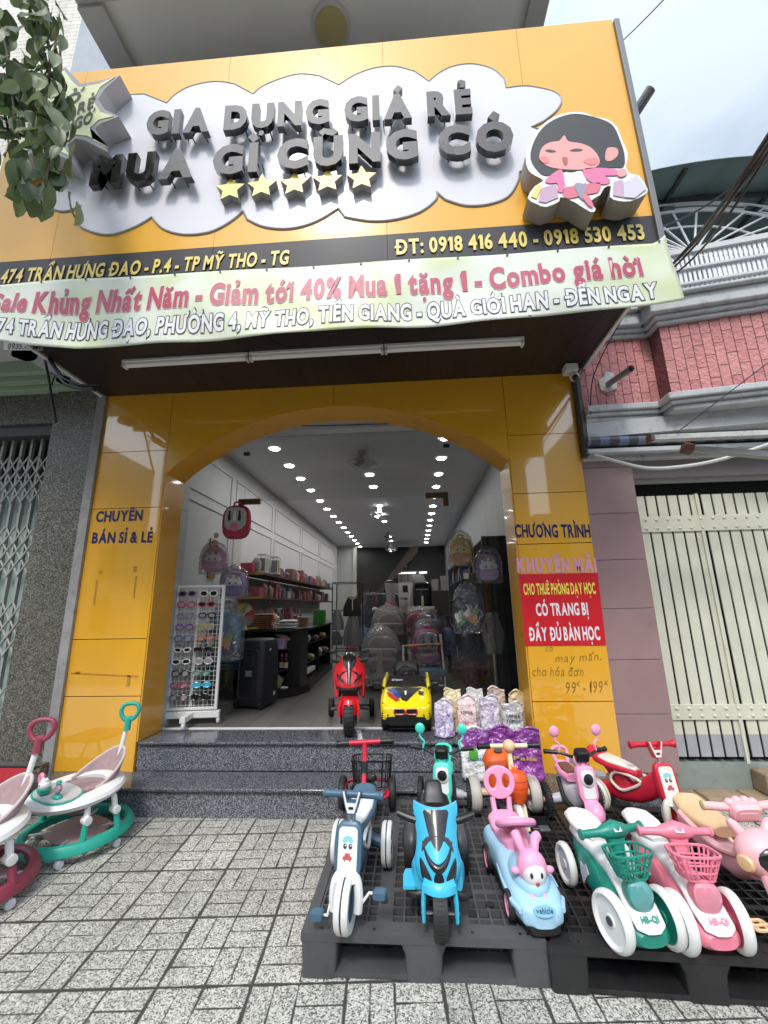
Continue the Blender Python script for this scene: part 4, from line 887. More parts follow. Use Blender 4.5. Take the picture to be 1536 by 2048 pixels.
# ================================================================ lettering on the pillars (stuck-on film)
M_BLUE = mat('navy_film', (.012, .014, .10), r=.35); M_PINKF = mat('pink_film', (.70, .32, .42), r=.4)
def sticker(name, lab, cat, parts, base):
    t = thing(name, lab, cat, base)
    return t
t1 = thing('wall_lettering', 'navy words CHUYÊN BÁN SỈ & LẺ stuck on the left yellow pillar', 'lettering', (-2.6, 3.548, 2.2))
for s_, q, h in (('CHUYÊN', [(-2.895,3.547,2.269),(-2.447,3.547,2.271)], .094), ('BÁN SỈ & LẺ', [(-2.904,3.547,2.070),(-2.328,3.547,2.063)], .094)): flat_text('word', s_, q[0], q[1], h, M_BLUE, t1, bold=.035)
t1 = thing('wall_lettering', 'navy words CHƯƠNG TRÌNH stuck on the right yellow pillar', 'lettering', (1.2, 3.548, 2.2))
q = [(0.918,3.547,2.015),(1.549,3.547,1.996)]; flat_text('word', 'CHƯƠNG TRÌNH', q[0], q[1], .105, M_BLUE, t1, bold=.035)
t1 = thing('wall_lettering', 'faded pink words KHUYẾN MÃI peeling from the right yellow pillar', 'lettering', (1.2, 3.548, 1.9))
q = [(0.913,3.547,1.720),(1.560,3.547,1.704)]; flat_text('word', 'KHUYẾN MÃI', q[0], q[1], .105, M_PINKF, t1, bold=.06, spacing=1.05)
rs = thing('rental_sheet', 'red plastic sheet advertising classroom rental on the right yellow pillar', 'sign', (1.2, 3.545, 1.6))
q = [(0.914,3.545,1.697),(1.561,3.545,1.694),(1.551,3.545,1.119),(0.914,3.545,1.124)]; b = M(); b.prism([(p[0], p[2]) for p in q], 3.543, 3.5475); build(b, 'sheet', mat('red_sheet', (.56, .012, .02), r=.35, var=.05), rs, sm=0, world=True)
for s_, q, h, m in (('CHO THUÊ PHÒNG DẠY HỌC', [(0.943,3.541,1.529),(1.525,3.541,1.525)], .085, mat('lemon_film', (.80, .70, .10), r=.4)), ('CÓ TRANG BỊ', [(1.028,3.541,1.358),(1.444,3.541,1.358)], .092, M_BW), ('ĐẦY ĐỦ BÀN HỌC', [(0.952,3.541,1.162),(1.513,3.541,1.162)], .098, M_BW)):
    flat_text('word', s_, q[0], q[1], h, m, rs, bold=.032)
t1 = thing('handwriting', 'handwritten olive prices 99K - 199K below the red sheet on the yellow pillar', 'lettering', (1.2, 3.548, 1.1))
M_OLIVE = mat('olive_marker', (.20, .13, .008), r=.6)
for s_, q, h in (('có', [(1.069,3.547,1.075),(1.132,3.547,1.078)], .05), ('may mắn,', [(1.138,3.547,0.991),(1.502,3.547,1.006)], .062), ('cho hóa đơn', [(0.947,3.547,0.891),(1.348,3.547,0.887)], .07), ('99', [(1.190,3.547,0.759),(1.274,3.547,0.759)], .085), ('K', [(1.284,3.547,0.810),(1.315,3.547,0.810)], .04), ('- 199', [(1.328,3.547,0.762),(1.481,3.547,0.765)], .085), ('K', [(1.496,3.547,0.816),(1.530,3.547,0.816)], .04)):
    flat_text('word', s_, q[0], q[1], h, M_OLIVE, t1, bold=-.012, shear=.25)
# tape marks on the left pillar

# ================================================================ pallets
def pallet(loc, rz, w, d, m, lab):
    t = thing('plastic_pallet', lab, 'pallet', loc, rz, 'plastic pallets under the toys'); H_ = .155
    b = M()
    # deck: open grid between solid border bands
    bd = .075; g = .0
    b.box(-w/2, w/2, -d/2, -d/2 + bd, H_ - .03, H_); b.box(-w/2, w/2, d/2 - bd, d/2, H_ - .03, H_); b.box(-w/2, -w/2 + bd*.6, -d/2 + bd, d/2 - bd, H_ - .03, H_); b.box(w/2 - bd*.6, w/2, -d/2 + bd, d/2 - bd, H_ - .03, H_)
    for x in (-w/6, w/6): b.box(x - .03, x + .03, -d/2 + bd, d/2 - bd, H_ - .028, H_ - .0015)
    nx = int(w/.052); ny = int(d/.055)
    for i in range(1, nx):
        x = -w/2 + w*i/nx; b.box(x - .0045, x + .0045, -d/2 + bd, d/2 - bd, H_ - .032, H_ - .003)
    for i in range(1, ny):
        y = -d/2 + d*i/ny; wd = .016 if i % 5 == 0 else .0045; b.box(-w/2 + bd*.6, w/2 - bd*.6, y - wd, y + wd, H_ - .031, H_ - .0045)
    build(b, 'deck', m, t, sm=0)
    b = M()      # nine feet with flared shoulders
    for i in (-1, 0, 1):
        for k in (-1, 0, 1):
            fw = .15 if i else .155; x = i*(w/2 - fw/2); y = k*(d/2 - .075)
            b = M(); b.loft([(x, y, H_ - .031, fw/2 + (.02 if not i else 0), .075, 90, .25), (x, y, H_ - .07, fw/2, .073, 90, .25), (x, y, .022, fw/2 - .004, .072, 90, .25), (x, y, .0, fw/2 - .004, .072, 90, .25)], 24); build(b, 'foot', m, t, sm=30)
    b = M()      # bottom runners with window grids
    for y in (-d/2 + .075, 0, d/2 - .075): b.box(-w/2 + .1, w/2 - .1, y - .065, y + .065, .002, .020)
    for i in range(int(w/.05)):
        x = -w/2 + .03 + .05*i; b.box(x - .004, x + .004, -d/2 + .14, d/2 - .14, .004, .018)
    for y in [-d/2 + .16 + .05*k for k in range(int((d - .3)/.05))]: b.box(-w/2 + .02, w/2 - .02, y - .004, y + .004, .005, .017)
    build(b, 'bottom_grid', m, t, sm=0)
    b = M()
    for x in (-.42*w, -.39*w, .39*w, .42*w, -.2*w, .2*w): b.lathe([(.006, 0), (.006, .0015)], (x, -d/2 + .03, H_ + .0003), 'Z', 8)
    for x in (-.17*w, .3*w): b.lathe([(.012, 0), (.018, 0), (.018, .003), (.012, .003)], (x, -d/2 + .2, H_ - .003), 'Z', 14)
    build(b, 'rivet_marks', M_BLACK, t)
    return t
M_PAL1 = mat('worn_grey_pallet', (.080, .081, .085), r=.5, var=.25, vs=4, bump=.15, bs=50, dirt=.25)
M_PAL2 = mat('black_pallet', (.019, .019, .020), r=.45, var=.25, vs=4, bump=.15, bs=50, dirt=.2)
pallet((.012, 2.595, 0), -.5, 1.0, 1.20, M_PAL1, 'worn dark grey plastic pallet carrying the dark blue tricycle and the blue motorcycle')
pallet((1.085, 2.545, 0), -2.5, 1.14, 1.20, M_PAL2, 'black plastic pallet carrying the green and pink basket tricycles')
PZ_ = .155
# ================================================================ toys: shared pieces
P_BLUE = plastic('slate_blue_plastic', '#45647A'); P_WHITE = plastic('white_plastic', (.74, .74, .72)); P_IVORY = plastic('ivory_plastic', (.72, .70, .62)); P_RED = plastic('crimson_plastic', '#C41F3A'); P_DRED = plastic('deep_red_plastic', '#A0182F')
P_TURQ = plastic('turquoise_plastic', '#48D6C2'); P_PINK = plastic('pink_plastic', '#EFA0C2'); P_ROSE = plastic('rose_plastic', '#E58196'); P_TEAL = plastic('teal_plastic', '#1F8573'); P_SKY = plastic('sky_blue_plastic', '#3FB4D8', r=.3); P_BABY = plastic('baby_blue_plastic', '#A3CBE2', r=.3)
P_ORANGE = plastic('orange_plastic', '#EE6420', r=.45); P_CREAM = plastic('cream_paint', '#EBDDB4'); P_BLUSH = plastic('blush_plastic', '#E9B4B8'); P_BEIGE = plastic('beige_plastic', '#DDB98F'); P_GREY = plastic('light_grey_plastic', (.56, .56, .60)); P_DGREY = plastic('dark_grey_plastic', (.07, .07, .075))
P_SMOKE = mat('smoked_plastic', (.014, .014, .016), r=.22, coat=.15); P_TEALG = mat('teal_lens', (.10, .30, .30), r=.06, coat=1); P_ROSEG = mat('rose_lens', (.62, .22, .28), r=.06, coat=1)
P_BRED = plastic('bright_red_plastic', '#D8232E', r=.22, coat=.5); P_YEL = plastic('yellow_plastic', '#F2DC18', r=.2, coat=.6)
def wheel(par, c, R_, w, tyre, rim, stripe=None, hub=None, toe=0, rr=.62, flat=.75, n=30):
    """tyre mesh with its rim and hub cap as pieces of the wheel"""
    b = M(); h = w/2
    if stripe: prof = [(R_*rr, -h*.9), (R_*.93, -h), (R_, -h*.62), (R_, -h*.16), (R_*.965, -h*.10), (R_*.965, h*.10), (R_, h*.16), (R_, h*.62), (R_*.93, h), (R_*rr, h*.9)]
    else: prof = [(R_*rr, -h*.85), (R_*.86, -h), (R_*.96, -h*flat), (R_, -h*.3), (R_, h*.3), (R_*.96, h*flat), (R_*.86, h), (R_*rr, h*.85)]
    b.lathe(prof, (0, 0, 0), 'X', n, closed=True)
    o = build(b, 'wheel', tyre, par, sm=40); o.location = c; o.rotation_euler = (0, 0, radians(toe))
    if stripe:
        b = M(); b.lathe([(R_*.968, -h*.10), (R_*.968, h*.10)], (0, 0, 0), 'X', n, caps=False); build(b, 'stripe', stripe, o)
    b = M(); b.lathe([(.001, -h*.62), (R_*.2, -h*.70), (R_*.24, -h*.45), (R_*(rr - .08), -h*.40), (R_*(rr + .01), -h*.78), (R_*(rr + .01), h*.78), (R_*(rr - .08), h*.40), (R_*.24, h*.45), (R_*.2, h*.70), (.001, h*.62)], (0, 0, 0), 'X', n)
    build(b, 'rim', rim, o)
    if hub:
        b = M(); b.lathe([(.001, -h*.95), (R_*.15, -h*.92), (R_*.16, -h*.7)], (0, 0, 0), 'X', 14); b.lathe([(R_*.16, h*.7), (R_*.15, h*.92), (.001, h*.95)], (0, 0, 0), 'X', 14); build(b, 'hub_cap', hub, o)
    return o
def pedal(par, c, s, m, crank, axle):
    b = M(); b.loft([(c[0] - .032, c[1], c[2], .001, .001)]*0 or [(c[0], c[1] - .022, c[2], .026, .012, 0, .5), (c[0], c[1], c[2], .032, .015, 0, .5), (c[0], c[1] + .022, c[2], .026, .012, 0, .5)], 16); p = build(b, 'pedal', m, par)
    b = M(); b.tube([(c[0], c[1], c[2]), (c[0] - s*.045, c[1], c[2]), (axle[0] + s*.02, axle[1], axle[2]), axle], .006, 6); build(b, 'crank', crank, p)
def pivot(o, p, ang):
    """turn a finished piece about a vertical line through p"""
    r = Matrix.Rotation(radians(ang), 3, 'Z'); p = Vector((*p, 0)); o.location = p + r @ (o.location - p); o.rotation_euler.z += radians(ang)
def face_sticker(par, org, tilt, yl, zl, s=1.):
    """printed front plate picture: a cap, two round eyes and a small red cart"""
    def flat(name, o, col, k):
        b = M(); b.at(org, (tilt, 0, 0)); b.prism([(x, q + zl) for x, q in o], yl - .0012*k, yl); return build(b, name, mat('print_' + name, col, r=.4), par, sm=0)
    flat('printed_cap', [(x*s, q*s) for x, q in ((-.022, .022), (-.024, .03), (-.018, .042), (0, .048), (.018, .042), (.024, .03), (.022, .022), (0, .027))], (.25, .55, .60), 1)
    for sx in (-1, 1):
        flat('printed_eye', circ(.008*s, 14, sx*.012*s, .010*s, 1.25), (.03, .05, .08), 1); flat('printed_glint', circ(.003*s, 8, (sx*.012 + .002)*s, .013*s), (.8, .8, .8), 2)
    flat('printed_cart', [(x*s, q*s) for x, q in ((-.020, -.036), (-.020, -.026), (-.012, -.024), (-.010, -.014), (.010, -.014), (.012, -.024), (.020, -.026), (.020, -.036), (.014, -.036), (.014, -.042), (.009, -.042), (.009, -.036), (-.009, -.036), (-.009, -.042), (-.014, -.042), (-.014, -.036))], (.50, .09, .10), 1)
def handle_tube(par, pts, r, m, grips=None, gl=.06, gr=None, ends=True):
    b = M(); b.tube(pts, r, 12); o = build(b, 'handlebar', m, par)
    for i0, i1 in ((0, 1), (-1, -2)):
        a, c = Vector(pts[i0]), Vector(pts[i1]); d = (c - a).normalized()
        b = M(); g = gr or r*1.25
        b.tube([tuple(a - d*.004), tuple(a), tuple(a + d*.006), tuple(a + d*.012), tuple(a + d*gl)], [g*.7, g*1.25, g*1.25, g, g*.96], 12); build(b, 'grip', grips or m, o)
    return o
# ================================================================ tricycle with a printed front plate
def face_trike(loc, rz, body, dark, white, lab, sc=1., steer=0):
    t = thing('toddler_tricycle', lab, 'tricycle', loc, rz, 'toddler tricycles with a printed front plate')
    wheel(t, (0, -.215, .100), .100, .058, white, dark, M_RUBBER)
    for s in (-1, 1): wheel(t, (s*.128, .235, .098), .098, .050, white, dark, M_RUBBER, white)
    b = M(); b.tube(smooth_line([(-.050, -.215, .072), (-.054, -.213, .12), (-.046, -.205, .172), (-.022, -.20, .198), (0, -.198, .204), (.022, -.20, .198), (.046, -.205, .172), (.054, -.213, .12), (.050, -.215, .072)], 4), .019, 10); b.loft([(0, -.208, .175, .048, .030, 90), (0, -.195, .20, .034, .028, 90), (0, -.175, .22, .024, .02, 90)]); build(b, 'fork', white, t)
    pedal(t, (-.118, -.235, .062), -1, dark, white, (-.045, -.215, .1)); pedal(t, (.140, -.195, .130), 1, dark, white, (.045, -.215, .1))
    # plate
    b = M(); b.at((0, -.165, .268), (-14, 0, 0)); b.loft([(0, -.022, 0, .050, .090, 0, .5), (0, -.016, 0, .059, .100, 0, .5), (0, .012, 0, .060, .102, 0, .5), (0, .030, 0, .046, .085, 0, .5)], 28); pl = build(b, 'front_plate', dark, t)
    b = M(); b.at((0, -.165, .268), (-14, 0, 0)); b.prism(rrect(.084, .165, .018), -.0245, -.0225); build(b, 'plate_panel', white, pl, sm=0)
    face_sticker(pl, (0, -.165, .268), -14, -.0246, .004, 1.0)
    # steering stem
    b = M(); b.tube([(0, -.118, .35), (0, -.108, .385)], .018, 12); build(b, 'collar', M_STEEL, t)
    b = M(); b.at((0, -.105, .410), (-8, 0, 0)); b.prism([(-.020, -.030), (.020, -.030), (.030, .0), (.046, .055), (.032, .060), (.020, .022), (-.020, .022), (-.032, .060), (-.046, .055), (-.030, .0)], -.022, .012); ss = build(b, 'stem', dark, t, bevel=.004)
    b = M(); b.at((0, -.105, .410), (-8, 0, 0)); b.prism([(-.015, -.024), (.015, -.024), (.025, .002), (.041, .057), (.034, .060), (.021, .015), (-.021, .015), (-.034, .060), (-.041, .057), (-.025, .002)], -.0245, -.0225); build(b, 'stem_face', white, ss, sm=0)
    b = M(); b.at((0, -.1055, .410), (-8, 0, 0)); b.prism(rrect(.022, .010, .002, 3, 0, -.004), -.0262, -.0246); build(b, 'badge', M_BLACK, ss, sm=0)
    handle_tube(t, [(-.140, -.082, .446), (-.05, -.084, .448), (.05, -.084, .448), (.140, -.082, .446)], .0150, dark, gl=.03, gr=.0175)
    if steer:
        for o in list(t.children):
            if o.name.split('.')[0] in ('fork', 'pedal', 'front_plate', 'collar', 'stem', 'handlebar') or (o.name.startswith('wheel') and o.location.y < 0): pivot(o, (0, -.15), steer)
    # frame, seat
    b = M(); b.loft([(0, -.13, .26, .042, .07), (0, -.08, .225, .044, .075), (0, .0, .165, .042, .062), (0, .12, .125, .040, .050), (0, .22, .115, .040, .045), (0, .28, .115, .03, .03)]); b.loft([(0, .06, .15, .030, .05, 60), (0, .14, .21, .034, .05, 70), (0, .19, .27, .045, .06, 80)]); build(b, 'frame', dark, t)
    for s in (-1, 1):
        b = M(); b.tube(smooth_line([(s*.044, -.03, .235), (s*.046, .06, .165), (s*.046, .12, .15), (s*.046, .17, .19), (s*.046, .12, .245)], 4, True), .009, 8, True); build(b, 'side_trim', white, t)
    b = M(); b.loft([(0, .0, .258, .030, .020, 10), (0, .06, .266, .052, .024, 6), (0, .16, .270, .074, .026), (0, .26, .286, .078, .028, -14), (0, .315, .318, .060, .026, -40), (0, .33, .33, .03, .012, -50)]); build(b, 'seat', dark, t)
    b = M(); b.loft([(0, .01, .279, .020, .010, 10), (0, .06, .285, .042, .014, 6), (0, .16, .290, .062, .016), (0, .235, .298, .062, .014, -14), (0, .25, .30, .05, .008, -14)]); build(b, 'seat_pad', white, t)
    b = M(); b.tube([(-.11, .235, .098), (-.05, .235, .12), (.05, .235, .12), (.11, .235, .098)], .028, 10); build(b, 'rear_axle', dark, t)
    return t
face_trike((-.297, 2.225, PZ_), -2, None, P_BLUE, P_WHITE, 'slate blue and white toddler tricycle standing at the front corner of the worn grey pallet', steer=-4)
face_trike((1.375, 2.92, PZ_), 30, None, P_RED, P_IVORY, 'crimson and ivory toddler tricycle standing behind the pink basket tricycle', steer=-24)
# ================================================================ blue toy motorcycle
def blue_motorcycle(loc, rz):
    t = thing('toy_motorcycle', 'bright blue and black toy motorcycle with dark windscreen on the worn pallet', 'toy motorcycle', loc, rz)
    w_ = wheel(t, (0, -.215, .088), .088, .060, M_RUBBER, P_DGREY, rr=.5, flat=.9)
    b = M()
    for i in range(40): a = 2*pi*i/40; b.bx((0, .0885*cos(a), .0885*sin(a)), (.024, .004, .005), (math.degrees(a) , 0, 0))
    build(b, 'tread_blocks', M_RUBBER, w_, sm=0)
    for s in (-1, 1):
        w_ = wheel(t, (s*.128, .235, .104), .104, .062, M_RUBBER, P_DGREY, rr=.55, flat=.9)
        b = M(); b.ell((s*.118, .235, .135), .052, .125, .085); build(b, 'rear_fender', P_DGREY, t)
    for s in (-1, 1):
        b = M(); b.tube([(s*.066, -.225, .062), (s*.066, -.215, .12), (s*.060, -.195, .178)], [.008, .011, .013], 8, sq=1.6); build(b, 'fork_leg', P_SKY, t)
    b = M(); b.tube([(-.078, -.215, .088), (.078, -.215, .088)], .006, 8); build(b, 'axle', M_STEEL, t)
    b = M(); b.shield([(.165, .064, -.262), (.188, .066, -.255), (.205, .060, -.235), (.212, .052, -.19)], .008, .03); build(b, 'front_fender', P_SKY, t)
    # fairing
    lev = [(.165, .050, -.232), (.178, .082, -.236), (.20, .094, -.235), (.235, .100, -.222), (.27, .090, -.200), (.31, .088, -.170), (.35, .096, -.140), (.39, .102, -.110), (.405, .100, -.098)]
    b = M(); b.shield(lev, .02, .075, 14); fa = build(b, 'fairing', P_SKY, t)
    def onf(z, x):
        for (z0, h0, y0), (z1, h1, y1) in zip(lev, lev[1:]):
            if z <= z1 or (z1, h1, y1) == lev[-1]:
                q = max(0, min(1, (z - z0)/(z1 - z0))); return y0 + (y1 - y0)*q + .075*(x/(h0 + (h1 - h0)*q))**2
    def decal(name, o, m, k=.003):
        o = [(p[0], p[1]) for p in smooth_line([(x, z, 0) for x, z in o], 3, True)]
        cxx = sum(p[0] for p in o)/len(o); czz = sum(p[1] for p in o)/len(o); b = M(); R2 = []
        for q in (1., .75, .5, .25, .03): R2.append([(cxx + (x - cxx)*q, onf(czz + (z - czz)*q, cxx + (x - cxx)*q) - k - .001*(1-q), czz + (z - czz)*q) for x, z in o])
        b.rings(R2, True); build(b, name, m, fa)
    decal('windscreen', [(-.050, .400), (.050, .400), (.048, .365), (.034, .325), (.012, .295), (0, .289), (-.012, .295), (-.034, .325), (-.048, .365)], P_SMOKE)
    b = M(); up = [(-.064, .302), (-.046, .278), (-.026, .262), (0, .253), (.026, .262), (.046, .278), (.064, .302)]; dn = [(-.064, .301), (-.053, .268), (-.034, .242), (0, .226), (.034, .242), (.053, .268), (.064, .301)]
    b.sheet([[(x, onf(z, x) - .003, z) for x, z in smooth_line([(x, z, 0) for x, z in q], 3) for z in [z]] if 0 else [(p[0], onf(p[1], p[0]) - .003, p[1]) for p in smooth_line([(x, z, 0) for x, z in q], 3)] for q in (up, [((a[0] + c[0])/2, (a[1] + c[1])/2) for a, c in zip(up, dn)], dn)]); nw = build(b, 'nose_window', P_SMOKE, fa); sd3 = nw.modifiers.new('thick', 'SOLIDIFY'); sd3.thickness = .003; sd3.offset = 0
    for s in (-1, 1): decal('headlight', [(s*.076, .254), (s*.050, .238), (s*.030, .208), (s*.028, .184), (s*.060, .190), (s*.074, .212)], P_SMOKE)
    decal('lamp', circ(.021, 14, 0, .205, 1.35), P_SMOKE, .004)
    for s in (-1, 1):
        b = M(); b.loft([(s*.075, -.15, .16, .025, .04), (s*.09, -.08, .16, .026, .05), (s*.08, 0, .16, .02, .04)]); build(b, 'side_panel', P_SKY, t)
    b = M(); b.loft([(0, -.16, .24, .07, .09), (0, -.06, .23, .085, .10), (0, .06, .19, .10, .09), (0, .2, .18, .11, .07), (0, .33, .18, .09, .05)]); build(b, 'body', P_DGREY, t)
    b = M(); b.loft([(0, .08, .262, .07, .03), (0, .16, .255, .085, .03), (0, .26, .26, .09, .035), (0, .33, .27, .08, .04)]); build(b, 'seat', M_BLACK, t)
    b = M(); b.loft([(0, .25, .25, .062, .03, 80, .5), (0, .28, .31, .052, .025, 80, .5), (0, .31, .365, .042, .02, 80, .5), (0, .315, .372, .03, .014, 80, .5)]); build(b, 'backrest', M_BLACK, t)
    for s in (-1, 1):
        b = M(); b.tube([(s*.085, -.06, .345), (s*.12, -.055, .352), (s*.175, -.04, .365)], [.017, .016, .014], 10); build(b, 'grip', M_BLACK, t)
        b = M(); b.tube([(s*.05, -.14, .115), (s*.10, -.15, .11), (s*.135, -.135, .112)], [.018, .017, .013], 10); build(b, 'footrest', M_BLACK, t)
    b = M(); b.loft([(-.125, -.155, .135, .026, .006, 0, .3), (-.125, -.10, .148, .028, .008, 0, .3), (-.12, -.06, .15, .024, .006, 0, .3)]); build(b, 'foot_pedal', P_SKY, t)
blue_motorcycle((.083, 2.20, PZ_), -1)
# ================================================================ push car with a rabbit head on the bonnet
def push_car(loc, rz):
    t = thing('push_car', 'baby blue ride-on car with pink seat, pink wheel and a pink rabbit ornament', 'ride-on car', loc, rz)
    b = M(); b.loft([(0, -.285, .062, .045, .025, 0, .6), (0, -.262, .066, .082, .040, 0, .6), (0, -.20, .074, .106, .050, 0, .6), (0, -.08, .085, .112, .062, 0, .6), (0, .05, .095, .105, .072, 0, .6), (0, .17, .100, .118, .075, 0, .6), (0, .25, .10, .115, .07, 0, .6), (0, .275, .10, .09, .05, 0, .6)], 28); build(b, 'body', P_BABY, t)
    b = M(); b.loft([(0, -.255, .080, .096, .012, 0, .5), (0, -.20, .085, .118, .014, 0, .5), (0, -.08, .095, .120, .014, 0, .5), (0, .02, .10, .112, .012, 0, .5)], 24); build(b, 'side_band', P_BABY, t)
    b = M(); b.ell((0, -.10, .125), .086, .135, .062, 24, 12); build(b, 'bonnet', P_BABY, t)
    b = M(); b.loft([(0, -.28, .03, .06, .02), (0, -.2, .035, .10, .025), (0, .2, .035, .11, .025), (0, .27, .04, .08, .02)]); build(b, 'underbody', M_BLACK, t)
    b = M(); b.loft([(0, .015, .165, .05, .045), (0, .08, .175, .075, .03), (0, .17, .18, .088, .026), (0, .25, .19, .085, .03), (0, .275, .20, .06, .02)]); build(b, 'seat', P_PINK, t)
    for s in (-1, 1):
        wheel(t, (s*.108, -.165, .052), .052, .032, M_RUBBER, P_PINK, rr=.72); wheel(t, (s*.115, .165, .058), .058, .034, M_RUBBER, P_PINK, rr=.72)
    # backrest: a plate with two oval openings
    out = circ(.086, 32, 0, 0, .92); b = M(); b.at((0, .285, .345), (-8, 0, 0)); holes = (circ(.021, 20, -.036, .004, 1.6), circ(.021, 20, .036, .004, 1.6))
    bm = bmesh.new(); ed = []
    for o in (out, *holes):
        vs = [bm.verts.new((x, 0, z)) for x, z in o]; ed += [bm.edges.new((vs[i], vs[(i+1) % len(vs)])) for i in range(len(vs))]
    bmesh.ops.triangle_fill(bm, use_beauty=True, use_dissolve=False, edges=ed)
    r = bmesh.ops.extrude_face_region(bm, geom=bm.faces[:]); bmesh.ops.translate(bm, verts=[v for v in r['geom'] if isinstance(v, bmesh.types.BMVert)], vec=(0, .024, 0)); bm.verts.index_update()
    b.add([v.co.copy() for v in bm.verts], [[v.index for v in f.verts] for f in bm.faces]); bm.free(); build(b, 'backrest', P_PINK, t, bevel=.006, sm=50)
    for s in (-1, 1): b = M(); b.tube([(s*.04, .25, .19), (s*.042, .275, .23), (s*.045, .288, .275)], .014, 8); build(b, 'backrest_post', P_PINK, t)
    # steering wheel
    b = M(); b.tube([(0, -.01, .16), (0, .03, .245)], [.028, .022], 12); build(b, 'steering_column', P_ROSE, t)
    b = M(); b.at((0, .035, .262), (-28, 0, 0)); b.torus((0, 0, 0), .082, .0155, 'Z', 30, 10); b.loft([(0, -.03, .002, .085, .010), (0, 0, .004, .05, .012), (0, .03, .002, .085, .010)]); sw = build(b, 'steering_wheel', P_PINK, t)
    b = M(); b.at((0, .035, .262), (-28, 0, 0)); b.lathe([(.036, .012), (.040, .020), (.038, .024), (.001, .025)], (0, .012, 0), 'Z', 24); build(b, 'wheel_rim_pad', P_WHITE, sw)
    b = M(); b.at((0, .035, .262), (-28, 0, 0)); b.lathe([(.034, .0252), (.001, .0262)], (0, .012, 0), 'Z', 24, caps=False); build(b, 'wheel_sticker', mat('teal_print', (.10, .36, .40), r=.3, var=.4, vs=60), sw)
    # ornament: plain rabbit head
    b = M(); b.ell((0, -.165, .185), .064, .055, .068, 22, 14); rb_ = build(b, 'rabbit_head', P_PINK, t)
    b = M(); b.ell((0, -.186, .176), .052, .044, .052, 22, 14); build(b, 'rabbit_face', P_WHITE, rb_)
    for s in (-1, 1):
        b = M(); b.tube(smooth_line([(s*.026, -.14, .232), (s*.040, -.115, .268), (s*.046, -.095, .292) if s < 0 else (s*.062, -.10, .272)], 4), [.015, .017, .018, .02, .021, .021, .021, .02, .012][:9], 10); build(b, 'rabbit_ear', P_PINK, rb_)
        b = M(); b.ell((s*.072, -.17, .178), .022, .014, .014); build(b, 'rabbit_paw', P_PINK, rb_)
        b = M(); b.ell((s*.026, -.215, .112), .012, .022, .012); build(b, 'rabbit_foot', P_PINK, rb_)
        b = M(); b.ell((s*.021, -.2235, .184), .0065, .006, .011); build(b, 'rabbit_eye', M_BLACK, rb_)
    b = M(); b.ell((0, -.2285, .158), .009, .004, .007); build(b, 'rabbit_mouth', mat('mouth_red', (.45, .06, .06), r=.4), rb_)
    b = M(); b.at((0, -.268, .086), (-34, 0, 0)); b.prism(circ(.045, 26, 0, 0, .42), -.018, .01); pl = build(b, 'name_plate', plastic('plate_blue', (.17, .42, .56)), t, sm=0)
    b = M(); letters(b, 'vehicle', (-.034, 0, -.007), (.034, 0, -.007), .017, 0, .03); b.v = [Matrix.Translation((0, -.268, .086)) @ Euler((radians(-34), 0, 0)).to_matrix().to_4x4() @ (v + Vector((0, -.0192, 0))) for v in b.v]; b.keep = True; build(b, 'plate_lettering', mat('navy_print', (.02, .05, .09), r=.5), pl, sm=0)
push_car((.475, 2.275, PZ_), 4)
